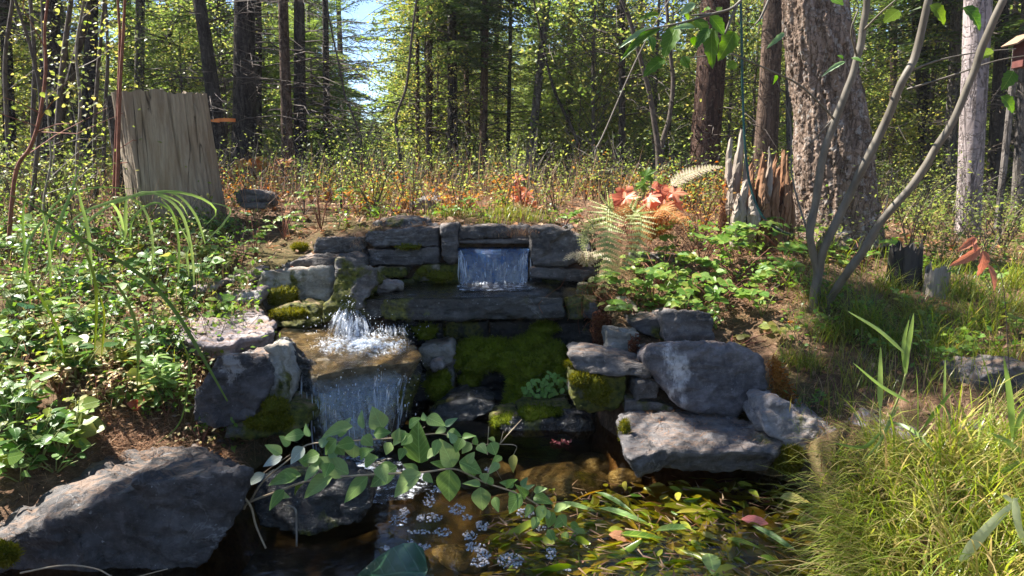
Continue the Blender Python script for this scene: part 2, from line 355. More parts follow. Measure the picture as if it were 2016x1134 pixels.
DEADLEAF = leaf_mat('dead_leaves', [(.22, .1, .045), (.36, .2, .1), (.45, .32, .2), (.42, .16, .06)], .25, .6, .3)
WEED = leaf_mat('pond_weed', [(.07, .16, .015), (.16, .26, .022), (.3, .36, .035), (.4, .42, .05), (.34, .24, .04)], .35, .3, .4)
MOSS = leaf_mat('moss_fronds', [(.055, .085, .004), (.12, .165, .008), (.2, .23, .014)], .35, .7, .1)
MOSSY_ = leaf_mat('sunny_moss_fronds', [(.08, .09, .008), (.17, .17, .015), (.24, .21, .025)], .35, .7, .1)
CRESS = leaf_mat('cress_leaves', [(.18, .34, .06), (.26, .42, .09)], .35, .4, .4)
BIGLEAF = leaf_mat('dark_green_leaf', [(.02, .075, .035), (.035, .1, .045)], .2, .2, .8)
WOODGREY = None
def wood_mat(name, c1, c2, c3, rough=.85):
    t = NT(name); q = t.mapped(t.objco(), (1, 1, .07)); n1 = t.noise(38, 7, .7, q, .3); n2 = t.noise(6, 5, .6, t.mapped(t.objco(), (1, 1, .3)))
    c = t.mix(t.step(n1, .3, .66), c1, c2); c = t.mix(t.math('MULTIPLY', t.step(n2, .5, .64), .7), c, c3)
    cr = t.step(t.math('ABSOLUTE', t.math('SUBTRACT', t.noise(6.5, 3, .5, t.mapped(t.objco(), (1, 1, .035)), .15), .5)), .008, .0)
    c = t.mix(t.math('MULTIPLY', cr, .8), c, (.02, .014, .01))
    b = t.bump(t.math('SUBTRACT', n1, cr), .8, .012)
    return t.done(t.bsdf(Base_Color=c, Roughness=rough, Specular_IOR_Level=.2, Normal=b))
STUMPWOOD = wood_mat('weathered_wood', (.17, .125, .085), (.38, .31, .225), (.24, .165, .1))
ROTWOOD = wood_mat('rotten_wood', (.09, .04, .022), (.32, .18, .1), (.2, .075, .03))
GREYWOOD = wood_mat('silver_wood', (.16, .13, .1), (.42, .36, .3), (.25, .18, .13))
BURNT = plain('charred_wood', (.012, .011, .01), (.06, .052, .045), 16, .8, .7, .01, (1, 1, .2))
def water_mat(name, scale=9, bumps=.35, tint=(.78, .68, .44), foam=0.0, rough=.03):
    t = NT(name); p = t.pos(); n1 = t.noise(scale, 4, .55, p, .6); n2 = t.noise(scale*3.1, 3, .5, p)
    nb = t.bump(n2, bumps*.6, .006, t.bump(n1, bumps, .02))
    gl = t.n('BsdfGlossy', {'Color': (1, 1, 1), 'Roughness': rough, 'Normal': nb}).outputs[0]
    tr = t.n('BsdfTransparent', {'Color': tint}).outputs[0]
    fr = t.n('Fresnel', {'IOR': 1.33, 'Normal': nb}).outputs[0]
    sh = t.n('MixShader', {0: fr, 1: tr, 2: gl}).outputs[0]
    if foam:
        d = t.n('BsdfDiffuse', {'Color': (.75, .78, .82)}).outputs[0]
        f = t.math('MULTIPLY', t.step(t.noise(26, 6, .7, p), .62-foam*.3, .75-foam*.2), .75)
        sh = t.n('MixShader', {0: f, 1: sh, 2: d}).outputs[0]
    return t.done(sh)
WATER = water_mat('pond_water')
RUSH = water_mat('rippled_shallow_water', 22, .9, (.9, .82, .66), 0, .05)
def fall_mat(name, body=.35, streak=.45, blue=(.25, .42, .7), sx=60, white=.4):
    t = NT(name); p = t.pos(); q = t.mapped(p, (1, 1, .06)); n1 = t.noise(sx, 4, .6, q, .2); n2 = t.noise(sx*1.7, 3, .5, t.mapped(p, (1, .3, .035)))
    nb = t.bump(n1, .9, .02)
    gl = t.n('BsdfGlossy', {'Color': (1, 1, 1), 'Roughness': .08, 'Normal': nb}).outputs[0]
    tr = t.n('BsdfTransparent', {'Color': (.9, .95, 1)}).outputs[0]
    s1 = t.n('MixShader', {0: .16 if body else .08, 1: tr, 2: gl}).outputs[0]
    d = t.mix(.5, blue, (1, 1, 1)); 
    dif = t.n('MixShader', {0: .4, 1: t.n('BsdfDiffuse', {'Color': blue}).outputs[0], 2: t.n('BsdfTranslucent', {'Color': blue}).outputs[0]}).outputs[0]
    f = t.math('ADD', body, t.math('MULTIPLY', t.step(n1, .45, .7), streak))
    s2 = t.n('MixShader', {0: f, 1: s1, 2: dif}).outputs[0]
    wh = t.n('MixShader', {0: .5, 1: t.n('BsdfDiffuse', {'Color': (.85, .9, .95)}).outputs[0], 2: t.n('BsdfTranslucent', {'Color': (.85, .9, .95)}).outputs[0]}).outputs[0]
    f2 = t.math('MULTIPLY', t.step(n2, .6, .72), white)
    return t.done(t.n('MixShader', {0: f2, 1: s2, 2: wh}).outputs[0])
FALLTOP = fall_mat('blue_water_sheet', .38, .45, (.04, .115, .28), 42, .16)  # the sky's reflected blue is put into this diffuse colour
FALLLOW = fall_mat('thin_water_curtain', .0, .02, (.4, .43, .48), 30, .07)
def strand_mat():
    t = NT('falling_strands'); f = t.math('MULTIPLY', t.step(t.noise(30, 4, .6, t.mapped(t.pos(), (1, 1, .25))), .4, .66), .7)
    w = t.n('MixShader', {0: .45, 1: t.bsdf(Base_Color=(.8, .85, .9), Roughness=.12, Specular_IOR_Level=.9), 2: t.n('BsdfTranslucent', {'Color': (.9, .93, .97)}).outputs[0]}).outputs[0]
    return t.done(t.n('MixShader', {0: f, 1: t.n('BsdfTransparent', {'Color': (.97, .98, 1)}).outputs[0], 2: w}).outputs[0])
STRAND = strand_mat()
def drop_mat():
    t = NT('water_drops'); b = t.bsdf(Base_Color=(.9, .92, .95), Roughness=.08, Specular_IOR_Level=.9)
    return t.done(t.n('MixShader', {0: .35, 1: b, 2: t.n('BsdfTranslucent', {'Color': (1, 1, 1)}).outputs[0]}).outputs[0])
DROPS = drop_mat()
def bubble_mat():
    t = NT('foam_bubbles'); fr = t.n('Fresnel', {'IOR': 1.5}).outputs[0]
    a = t.n('MixShader', {0: .35, 1: t.n('BsdfTransparent', {'Color': (1, 1, 1)}).outputs[0], 2: t.n('BsdfDiffuse', {'Color': (.75, .74, .8)}).outputs[0]}).outputs[0]
    return t.done(t.n('MixShader', {0: t.math('ADD', fr, .12), 1: a, 2: t.n('BsdfGlossy', {'Color': (1, 1, 1), 'Roughness': .06}).outputs[0]}).outputs[0])
BUBBLE = bubble_mat()
HOSE = plain('teal_hose', (.004, .03, .028), (.01, .06, .055), 5, .35, 0, .001)
BLACKPL = plain('black_rubber', (.012, .012, .012), (.02, .02, .02), 5, .5, 0, .001)
TAPE = plain('orange_tape', (.75, .2, .05), (.85, .3, .08), 5, .5, .1, .001)
SHINGLE = plain('roof_shingle_wood', (.2, .13, .08), (.3, .2, .13), 20, .8, .4, .004)
BOXWOOD = plain('birdhouse_red_wood', (.09, .03, .025), (.15, .05, .04), 20, .8, .4, .004)
# ================================================================ terrain
CT = [(0,860,2.7),(0,700,3.2),(0,560,3.9),(0,450,5),(300,840,3.0),(250,640,3.7),(450,540,4.45),(340,430,5.3),(500,450,5.2),(300,700,3.4),
 (450,850,3.15),(700,447,4.95),(850,441,4.95),(1000,440,4.95),(1200,452,4.9),(1300,472,4.8),(1500,460,5.2),(1420,600,4.1),(1280,560,4.5),
 (1590,600,4.0),(1550,700,3.6),(1540,840,3.15),(1800,800,2.9),(2016,790,2.9),(1900,920,2.5),(1700,930,2.6),(1760,1134,2.0),(2016,1134,1.9),(2016,600,4),(1800,620,4.1),(1800,480,5.8),
 (2016,450,8),(1700,460,5.5),(1900,440,8),(1850,400,12),(100,380,7),(400,385,7),(700,390,7),(1000,395,7),(1300,395,7),(1600,400,7.5),
 (200,355,11),(700,355,11),(1200,358,11),(1700,375,11),(2100,400,11),(560,540,4.45),(640,500,4.75)]
cp = [tuple(P(*c)) for c in CT] + [(-1.2,1.95,-.06),(-1.7,2.1,.0),(-2.3,2.4,.15),(-2.5,1.2,.05),(-1.5,.3,.05),(0,0,-.05),(0,-2,0),(2,.3,.1),(2.6,1.4,.3),(-4,-2,.2),(4,-2,.3),(-1.32,3.55,.33),(-1.2,3.9,.4),(1.0,3.75,.38),(1.15,3.5,.2),(1.0,3.3,.12),
 (-12,20,1.25),(0,20,1.2),(12,20,1.1),(-30,45,1.8),(0,45,1.6),(30,45,1.4),(-60,90,2.5),(0,90,2.4),(60,90,2.2),(-90,0,1),(90,0,1),(0,-60,.5),(-12,4,1.1),(12,4,.9)]
cp = np.array(cp)
def _cmp(xy):
    xy = np.asarray(xy, float); r = np.linalg.norm(xy-np.array([0, 2.5]), axis=-1, keepdims=True)+1e-6
    return (xy-np.array([0, 2.5]))*np.log1p(r*.6)/r
_c = _cmp(cp[:, :2]); _A = np.linalg.norm(_c[:, None]-_c[None], axis=-1); n_ = len(_c)
_K = np.zeros((n_+1, n_+1)); _K[:n_, :n_] = _A; _K[:n_, n_] = 1; _K[n_, :n_] = 1
_w = np.linalg.solve(_K, np.append(cp[:, 2], 0))
def sdpoly(xy, poly):
    poly = np.asarray(poly, float); d = np.full(len(xy), 1e9); ins = np.zeros(len(xy), bool)
    for i in range(len(poly)):
        a, b = poly[i], poly[(i+1) % len(poly)]; e = b-a; w = xy-a
        t = np.clip((w@e)/(e@e), 0, 1); d = np.minimum(d, np.linalg.norm(w-t[:, None]*e, axis=1))
        c = ((a[1] > xy[:, 1]) != (b[1] > xy[:, 1])); x = (b[0]-a[0])*(xy[:, 1]-a[1])/(b[1]-a[1]+1e-12)+a[0]
        ins ^= c & (xy[:, 0] < x)
    return np.where(ins, -d, d)
def pxy(px, Y, z=.3): return (XP(px, Y, z), Y)
POND = [(-1.05,1.45),pxy(330,2.15,0),pxy(455,2.55,0),pxy(500,2.95,0),pxy(545,3.15,0),pxy(575,3.7),pxy(640,4.25),pxy(900,4.3),pxy(1165,4.3),pxy(1180,3.9),pxy(1185,3.6),pxy(1235,3.3),(1.12,2.9),(1.32,2.55),(1.2,2.1),(1.05,1.6),(.8,1.3),(-.8,1.25)]
SHELF = [pxy(640,4.2,.5),pxy(700,4.78,.5),pxy(1165,4.78,.5),pxy(1180,4.2,.5)]
MIDP = [pxy(548,3.45,.4),pxy(540,4.15,.4),pxy(520,4.45,.4),pxy(720,4.45,.4),pxy(800,4.2,.4),pxy(800,3.8,.4),pxy(640,3.6,.4)]
def H(x, y, detail=True):
    x = np.atleast_1d(np.asarray(x, float)); y = np.atleast_1d(np.asarray(y, float)); xy = np.stack([x, y], 1); out = np.empty(len(x))
    for i in range(0, len(x), 20000):
        q = _cmp(xy[i:i+20000]); out[i:i+20000] = np.linalg.norm(q[:, None]-_c[None], axis=-1)@_w[:-1]+_w[-1]
    if detail:
        p3 = np.stack([x, y, 0*x], 1); far = np.clip((np.hypot(x, y)-6)/20, 0, 1)
        out += .035*fbm(p3*1.7, 3, 3)+.012*fbm(p3*7, 5, 2)+far*.25*fbm(p3*.22, 9, 3)
    for poly, lev, wd in ((SHELF, .40, .05), (MIDP, .22, .08), (POND, -.28, .10)):
        m = (np.abs(x) < 3) & (y > 1) & (y < 5)
        if m.any():
            d = sdpoly(xy[m], poly); s = np.clip(.5-d/(2*wd), 0, 1); s = s*s*(3-2*s); out[m] = out[m]*(1-s)+(lev+.0*out[m])*s
    return out
def h1(x, y): return float(H([x], [y])[0])
def PG(px, Y):                                     # ground point in a picture column, Y metres ahead
    z = .8
    for _ in range(3):
        x = XP(px, Y, z); z = h1(x, Y)
    return Vector((x, Y, z))
def axis(lo, hi, c, step, g=1.06):
    r = [c]; s = step
    while r[-1] < hi: 
        if abs(r[-1]-c) > 2.6: s *= g
        r.append(r[-1]+s)
    l = [c]; s = step
    while l[-1] > lo:
        if abs(l[-1]-c) > 2.6: s *= g
        l.append(l[-1]-s)
    return np.array(l[::-1][:-1]+r)
xs = axis(-170, 170, 0, .035); ys = axis(-60, 260, 3.3, .035)
XX, YY = np.meshgrid(xs, ys); Z = H(XX.ravel(), YY.ravel())
nx, ny = len(xs), len(ys); I = (np.arange(ny-1)[:, None]*nx+np.arange(nx-1)[None]).ravel()
g = Geo(); g.add(np.stack([XX.ravel(), YY.ravel(), Z], 1), np.concatenate([np.stack([I, I+1, I+nx+1], 1), np.stack([I, I+nx+1, I+nx], 1)]))
o = g.build('ground', GROUND, smooth=True); tag(o, 'brown forest floor of needles and soil around the pond', kind='structure')
# pond bed, a thin brown sheet of silt just above the basin
g = Geo(); gx = np.linspace(-1.6, 1.7, 60); gy = np.linspace(1.0, 4.35, 60); A, B = np.meshgrid(gx, gy); p3 = np.stack([A.ravel(), B.ravel(), 0*A.ravel()], 1)
z = -.2+.05*fbm(p3*2.5, 31, 4); I = (np.arange(59)[:, None]*60+np.arange(59)[None]).ravel()
g.add(np.stack([A.ravel(), B.ravel(), z], 1), np.concatenate([np.stack([I, I+1, I+61], 1), np.stack([I, I+61, I+60], 1)]))
tag(g.build('pond_bed', MUD, smooth=True), 'silty brown bed under the pond', kind='structure')
# ================================================================ rocks
def remesh(V, F, vox):
    me = bpy.data.meshes.new('tmp'); bm = bmesh.new(); vs_ = [bm.verts.new(v) for v in V]
    for f in F: bm.faces.new([vs_[i] for i in f])
    bmesh.ops.recalc_face_normals(bm, faces=bm.faces); bmesh.ops.triangulate(bm, faces=bm.faces); bm.to_mesh(me); bm.free()
    o = bpy.data.objects.new('tmp', me); COL.objects.link(o); m = o.modifiers.new('r', 'REMESH'); m.mode = 'VOXEL'; m.voxel_size = vox; m.adaptivity = 0
    dg = bpy.context.evaluated_depsgraph_get(); e = o.evaluated_get(dg); r = bpy.data.meshes.new_from_object(e)
    bpy.data.objects.remove(o); bpy.data.meshes.remove(me); return r
def finish_rock(me, amp, seed, smooth, lay=1.0, rough=1.0):
    n = len(me.vertices); V = np.empty(n*3, np.float32); me.vertices.foreach_get('co', V); V = V.reshape(-1, 3).astype(float)
    E = np.empty(len(me.edges)*2, np.int32); me.edges.foreach_get('vertices', E); E = E.reshape(-1, 2)
    deg = np.bincount(E.ravel(), minlength=n)[:, None]
    for _ in range(smooth):
        S = np.zeros_like(V)
        for k in range(3): S[:, k] = np.bincount(E[:, 0], V[E[:, 1], k], n)+np.bincount(E[:, 1], V[E[:, 0], k], n)
        V = V*.4+.6*S/np.maximum(deg, 1)
    me.vertices.foreach_set('co', V.astype(np.float32).ravel()); me.update()
    N = np.empty(n*3, np.float32); me.vertices.foreach_get('normal', N); N = N.reshape(-1, 3)
    q = V+np.array([seed*3.17, seed*1.3, 0]); w = .05*np.stack([vnoise(q*5, 40), vnoise(q*5, 41), vnoise(q*5, 42)], 1)
    d = .015*facets((q+w)*np.array([4.5, 4.5, 6.5]), seed) + .012*facets((q+w)*np.array([11, 11, 19]), seed+9) + .005*facets((q+w)*np.array([27, 27, 50]), seed+11)
    d += .006*fbm(q*np.array([4, 4, 5]), seed+20, 3)+lay*.006*vnoise(q*np.array([3, 3, 42]), seed+5)+rough*.0035*fbm(q*26, seed+7, 3)
    V = V+N*(d*amp)[:, None]
    me.vertices.foreach_set('co', V.astype(np.float32).ravel()); me.polygons.foreach_set('use_smooth', np.ones(len(me.polygons), bool)); me.update()
    return V
ROCKN = [0]; DOCK = []
def rock(poly, Y, D, mat, label=None, cat='rock', parent=None, name='rock', group=None, amp=1.0, vox=.0115, back=.92, lean=.12, smooth=1, drop=0.0, lay=1.0, Ys=None, bz=.9, rear=None):
    ROCKN[0] += 1; seed = ROCKN[0]
    F_ = [P(a, b, Y if Ys is None else Ys[i]) for i, (a, b) in enumerate(poly)]
    zmin = min(p.z for p in F_); cx = sum(p.x for p in F_)/len(F_); n = len(F_)
    F_ = [Vector((p.x, p.y+lean*(p.z-zmin), p.z-(drop if p.z < zmin+.02 else 0))) for p in F_]
    B_ = [Vector((cx+(p.x-cx)*back, p.y+D, zmin+(p.z-zmin)*bz)) for p in F_] if rear is None else [P(*q_) for q_ in rear]
    me = remesh(F_+B_, [list(range(n)), list(range(2*n-1, n-1, -1))]+[[i, (i+1) % n, n+(i+1) % n, n+i] for i in range(n)], vox)
    V = finish_rock(me, amp, seed, smooth, lay)
    o0 = Vector((V[:, 0].mean(), V[:, 1].mean(), V[:, 2].min()))
    me.vertices.foreach_set('co', (V-np.array(o0)).astype(np.float32).ravel()); me.materials.clear(); me.materials.append(ROCK[mat]); me.update()
    me.name = name; o = bpy.data.objects.new(name, me); COL.objects.link(o)
    if parent is None: o.location = o0; tag(o, label, cat, group)
    else:
        o.parent = parent; o.location = o0-Vector(parent.location)
        if label: o['label'] = label
    return o
# --- the dry-stone wall round the top waterfall
wall = empty('stone_wall', P(970, 560, 4.7), 'dark slate stone wall holding the spillway of the blue top waterfall', 'stone wall')
W = lambda poly, Y, D, mat, label=None, **k: rock(poly, Y, D, mat, label, parent=wall, name='stone', **k)
W([(867,444),(899,443),(901,480),(900,515),(886,520),(867,503)], 4.60, .3, 'slate', 'upright narrow slate beside the falling sheet')
W([(715,456),(866,447),(865,486),(735,489),(712,472)], 4.66, .32, 'slate_moss')
W([(722,492),(800,490),(865,487),(866,519),(800,523),(726,525)], 4.62, .32, 'slate')
W([(622,472),(707,467),(722,490),(704,500),(615,499)], 4.6, .3, 'slate')
W([(552,519),(612,501),(718,503),(722,525),(610,529),(550,531)], 4.5, .35, 'slate')
W([(507,536),(575,533),(648,527),(650,604),(507,612)], 4.36, .3, 'lime', 'pale weathered block, green with moss along its foot')
W([(737,527),(800,525),(806,547),(740,549)], 4.62, .25, 'tan'); W([(810,546),(832,527),(866,522),(868,556),(815,556)], 4.62, .25, 'tan')
W([(858,521),(903,520),(905,566),(826,566),(830,552)], 4.64, .2, 'mossy')
W([(720,548),(830,547),(830,572),(720,575)], 4.66, .2, 'wetdark')
W([(902,446),(992,443),(1008,450),(1006,469),(902,470)], 4.68, .3, 'slate'); W([(1006,447),(1042,447),(1042,470),(1008,470)], 4.72, .3, 'slate_moss')
W([(899,471),(1044,470),(1044,480),(899,480)], 4.69, .3, 'slate', 'thin flat slate lintel over the spillway', amp=.4, vox=.009)
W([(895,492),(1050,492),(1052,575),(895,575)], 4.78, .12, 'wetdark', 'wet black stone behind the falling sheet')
W([(1043,448),(1092,447),(1128,458),(1163,472),(1164,502),(1115,525),(1048,524)], 4.58, .3, 'slate', 'broad slate with a grey lichen patch right of the fall')
W([(1041,527),(1120,530),(1203,536),(1203,553),(1120,552),(1041,543)], 4.56, .3, 'slate'); W([(1041,545),(1110,553),(1180,556),(1180,576),(1041,576)], 4.66, .2, 'wetdark')
# spillway lip
W([(897,492),(1046,492),(1046,500),(897,500)], 4.67, .2, 'wetdark', 'flat wet stone lip the water slides over', amp=.25, vox=.008, lean=0)
# the ledge under the top fall: five fitted stones
ledge = empty('stone_ledge', P(920, 630, 4.1), 'long dark wet stone ledge jutting out below the top waterfall', 'stone ledge')
Lg = lambda poly, Y, D, mat, label=None, **k: rock(poly, Y, D, mat, label, parent=ledge, name='stone', lean=.02, lay=.5, **k)
Lg([(686,592),(760,590),(845,588),(960,587),(1110,584),(1115,627),(1050,630),(963,629),(850,633),(781,632),(700,622),(684,606)], 4.05, .62, 'wet', 'longest wet slab of the ledge with a pale mineral streak', amp=.8)
Lg([(1112,585),(1148,586),(1150,629),(1117,628)], 4.11, .55, 'wet', amp=.8); Lg([(1148,586),(1179,588),(1179,626),(1150,628)], 4.07, .5, 'slate_moss', amp=.8)
# the wet face under the ledge
face = empty('mossy_stone_face', P(960, 800, 4.1), 'shadowed wet stone face thick with moss under the long ledge', 'stone face')
Fc = lambda poly, Y, D, mat, label=None, **k: rock(poly, Y, D, mat, label, parent=face, name='stone', **k)
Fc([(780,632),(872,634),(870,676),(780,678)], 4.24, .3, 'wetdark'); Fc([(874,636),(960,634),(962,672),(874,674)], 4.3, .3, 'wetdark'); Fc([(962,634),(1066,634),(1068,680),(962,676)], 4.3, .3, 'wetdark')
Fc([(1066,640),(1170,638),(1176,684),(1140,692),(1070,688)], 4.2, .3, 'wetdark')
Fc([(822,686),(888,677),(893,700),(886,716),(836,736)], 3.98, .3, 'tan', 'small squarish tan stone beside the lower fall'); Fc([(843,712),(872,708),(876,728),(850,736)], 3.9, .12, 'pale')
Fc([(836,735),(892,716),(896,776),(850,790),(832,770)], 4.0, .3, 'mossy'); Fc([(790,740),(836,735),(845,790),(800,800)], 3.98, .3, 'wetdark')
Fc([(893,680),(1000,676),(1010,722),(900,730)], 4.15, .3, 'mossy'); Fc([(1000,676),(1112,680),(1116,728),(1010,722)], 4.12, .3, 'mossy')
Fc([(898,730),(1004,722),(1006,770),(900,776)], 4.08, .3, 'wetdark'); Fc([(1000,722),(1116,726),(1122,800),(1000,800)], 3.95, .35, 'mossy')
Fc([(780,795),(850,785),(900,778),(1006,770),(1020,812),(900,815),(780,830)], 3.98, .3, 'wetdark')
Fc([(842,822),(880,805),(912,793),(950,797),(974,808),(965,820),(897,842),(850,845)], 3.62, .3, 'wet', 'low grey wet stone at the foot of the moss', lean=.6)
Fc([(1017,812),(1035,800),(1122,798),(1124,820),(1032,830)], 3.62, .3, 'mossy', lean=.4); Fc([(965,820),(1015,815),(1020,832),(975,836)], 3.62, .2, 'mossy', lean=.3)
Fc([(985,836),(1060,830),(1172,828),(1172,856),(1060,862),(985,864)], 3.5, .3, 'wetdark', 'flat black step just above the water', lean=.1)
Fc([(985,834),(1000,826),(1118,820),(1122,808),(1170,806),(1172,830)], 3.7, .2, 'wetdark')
R_ = rock
R_([(655,513),(684,509),(712,520),(738,534),(741,556),(724,586),(700,610),(664,637),(632,637),(633,610),(650,580),(652,530)], 3.96, .3, 'upright', 'upright boulder with a mossy right side left of the ledge', 'boulder', amp=1.2, lean=.25, bz=.7)
R_([(530,612),(575,604),(618,606),(628,632),(620,642),(537,644)], 4.1, .26, 'mossy', 'low moss-covered stone at the back of the middle pool', lean=.5)
R_([(1137,561),(1182,563),(1176,572),(1160,586),(1137,585)], 4.25, .14, 'tan', 'small pale angular stone at the right end of the ledge')
R_([(722,566),(748,556),(790,560),(788,572),(752,578),(726,582)], 4.2, .12, 'pale', 'small broken pale stones lying at the left end of the ledge top', amp=1.6)
# middle pool slab
MIDPOLY = [(598,726,3.32),(622,738,3.24),(700,724,3.36),(760,716,3.43),(815,713,3.47),(832,700,3.55),(812,676,3.8),(795,650,4.15),(640,636,4.3),(560,640,4.2),(540,664,3.95),(560,700,3.6)]
def slab(poly3, z, th, mat, label, cat='rock', name='rock', parent=None, vox=.0115, amp=.7, smooth=2):
    pts = [PZ(a, b, z) for a, b, _ in poly3]; pts = [Vector((p.x, p.y, z)) for p in pts]; n = len(pts); ROCKN[0] += 1
    c = sum(pts, Vector())/n; lo = [Vector((c.x+(p.x-c.x)*.86, c.y+(p.y-c.y)*.86, z-th)) for p in pts]
    me = remesh(pts+lo, [list(range(n)), list(range(2*n-1, n-1, -1))]+[[i, (i+1) % n, n+(i+1) % n, n+i] for i in range(n)], vox)
    V = finish_rock(me, amp, ROCKN[0], smooth); o0 = Vector((c.x, c.y, z-th))
    me.vertices.foreach_set('co', (V-np.array(o0)).astype(np.float32).ravel()); me.materials.clear(); me.materials.append(ROCK[mat]); me.update(); me.name = name
    o = bpy.data.objects.new(name, me); COL.objects.link(o); o.location = o0; tag(o, label, cat); return o
ROCK['poolbed'] = rock_mat('golden_pool_stone', (.07, .052, .03), (.23, .175, .1), lichen=.2, moss=.2, wet=True, dust=0)
slab(MIDPOLY, .385, .12, 'poolbed', 'flat golden-brown wet slab holding the middle pool', 'stone slab')
R_([(560,735),(625,745),(700,735),(800,725),(822,745),(800,830),(760,900),(620,920),(575,880)], 3.55, .4, 'wetdark', 'black wet stone behind the lower water curtain', lean=.02)
R_([(530,674),(548,666),(600,712),(624,738),(612,800),(600,842),(565,820),(548,740)], 3.22, .3, 'wetdark', 'dark wet slanting stone on the left edge of the lower fall', bz=.5, back=.8)
R_([(513,684),(535,686),(552,720),(565,757),(561,800),(540,815),(519,812),(527,755)], 3.05, .24, 'lime', 'tall narrow whitish stone with brown moss at its foot', 'stone', vox=.011)
R_([(412,714),(450,706),(516,704),(530,732),(527,765),(500,826),(470,838),(430,850),(375,834),(372,800),(382,770),(398,735)], 2.98, .42, 'darkstone', 'dark grey boulder with a white patch at its lower corner, under the sunlit slab', 'boulder', amp=1.2, bz=.72)
R_([(470,818),(540,812),(600,822),(602,850),(540,862),(440,862)], 2.98, .3, 'mossy', 'low mossy stone at the foot of the tall whitish stone', lean=.8)
slab([(352,612,0),(400,600,0),(492,598,0),(515,612,0),(541,636,0),(543,650,0),(520,663,0),(470,668,0),(455,680,0),(362,672,0)], .5, .1, 'pink', 'flat pinkish sunlit slab left of the middle pool', 'stone slab', amp=1.1)
R_([(362,672),(455,678),(470,670),(492,682),(455,712),(365,714),(350,690)], 3.48, .3, 'slate', 'layered slate block propping up the pinkish slab', amp=1.1)
R_([(450,546),(490,532),(512,530),(508,553),(470,560),(448,560)], 4.35, .3, 'pink', 'small pointed pinkish stone at the left end of the wall', lean=.3)
R_([(412,584),(450,574),(508,572),(512,594),(440,599),(412,596)], 4.12, .25, 'pink', 'low flat pinkish step stone above the sunlit slab', lean=.3)
R_([(318,583),(360,572),(418,560),(420,572),(360,592),(322,598)], 4.1, .3, 'pink', 'sloping flat stone running up into the left plants', lean=.4)
# big left foreground boulder
R_([(-120,1190),(-60,1090),(40,1050),(130,1012),(210,980),(280,955),(435,938),(489,938),(480,985),(440,1062),(385,1134),(330,1300),(-110,1330)], 2.2, .62, 'big', 'huge dark grey boulder in the near left corner with dappled light on top', 'boulder', amp=1.2, lean=.04, vox=.012, lay=.3,
   rear=[(-120,1120,2.35),(-60,1030,2.5),(15,985,2.6),(100,938,2.72),(210,890,2.85),(300,888,2.88),(385,873,2.9),(470,912,2.8),(465,940,2.7),(440,1000,2.6),(400,1020,2.6),(330,1060,2.6),(-110,1150,2.5)])
R_([(486,962),(560,944),(640,950),(712,968),(722,1010),(700,1034),(600,1052),(520,1046),(482,1010)], 2.42, .3, 'wetdark', 'rounded wet mossy stone beneath the leafy branch', lean=.5, bz=.5)
# right side
R_([(1303,614),(1350,612),(1403,614),(1411,674),(1355,685),(1308,674)], 3.66, .3, 'slate', 'blocky slate cube beneath the rose leaves', 'boulder', bz=.7)
R_([(1240,632),(1304,622),(1308,676),(1265,660),(1243,648)], 3.78, .25, 'slate_moss', 'shadowed dark stone left of the slate cube')
R_([(1195,656),(1262,660),(1264,720),(1222,716),(1194,702)], 3.66, .25, 'tan', 'mossy tan stone behind the hanging brown ferns')
R_([(1270,704),(1288,685),(1330,679),(1403,680),(1455,683),(1490,694),(1513,716),(1522,742),(1517,772),(1496,802),(1453,825),(1389,822),(1340,808),(1322,786),(1300,756),(1278,730)], 3.22, .5, 'boulder', 'large rounded purple-grey boulder with white mineral streaks on the right bank', 'boulder', amp=.95, lean=.15, smooth=16, bz=.62)
R_([(1118,702),(1174,701),(1235,711),(1284,726),(1286,747),(1225,743),(1170,739),(1135,730)], 3.32, .26, 'slate', 'thin tilted slate shelf with a mossy yellow back', 'stone slab', amp=.7, lean=.5)
R_([(1121,735),(1180,742),(1236,744),(1234,775),(1216,802),(1163,812),(1128,802)], 3.36, .26, 'mossy', 'mossy pale stone below the thin slate shelf')
R_([(1246,752),(1298,751),(1298,787),(1250,789)], 3.32, .2, 'slate', 'small grey block beside the right boulder')
R_([(1230,788),(1300,790),(1330,800),(1330,818),(1225,816)], 3.3, .2, 'slate_moss', 'low dark filler stone behind the foreground slab')
R_([(1216,832),(1236,895),(1300,876),(1400,872),(1524,884),(1531,924),(1460,926),(1390,917),(1300,912),(1238,902),(1222,880)], 2.9, .42, 'slate_moss', 'long flat slate slab lying at the water edge on the right', 'stone slab', amp=.9, lean=.1, Ys=[3.1,2.92,2.92,2.92,2.95,2.95,2.95,2.92,2.92,2.92,3.0]) if 0 else None
slab([(1216,812,0),(1330,800,0),(1450,822,0),(1545,836,0),(1560,860,0),(1526,890,0),(1400,890,0),(1300,885,0),(1238,906,0),(1218,870,0)], .165, .095, 'slabgrey', 'long flat slate slab lying at the water edge on the right', 'stone slab', amp=1.0, smooth=1)
R_([(1538,828),(1560,824),(1596,840),(1692,872),(1680,912),(1640,945),(1575,910),(1527,870)], 2.8, .4, 'pale', 'pale pinkish-grey boulder partly hidden by grass at the slab end', 'boulder', amp=1.2, lean=.8)
R_([(1928,752),(1950,735),(2030,720),(2060,735),(2060,800),(1990,800),(1930,788)], 3.0, .3, 'slate', 'smooth blue-grey stone at the right edge of the bank')
R_([(1800,880),(1850,872),(1944,905),(1946,930),(1880,930),(1820,905)], 2.6, .3, 'pink', 'flat pinkish stone showing through the sunny grass', lean=1.2)
R_([(1720,862),(1760,850),(1800,868),(1790,884),(1735,880)], 2.75, .2, 'pink', 'small pinkish stone beside the tall reed stalk', lean=1.0)
R_([(1935,872),(1970,862),(2010,880),(2000,895),(1945,888)], 2.6, .2, 'slate', 'small blue-grey stone at the edge of the sunny moss', lean=1.0)
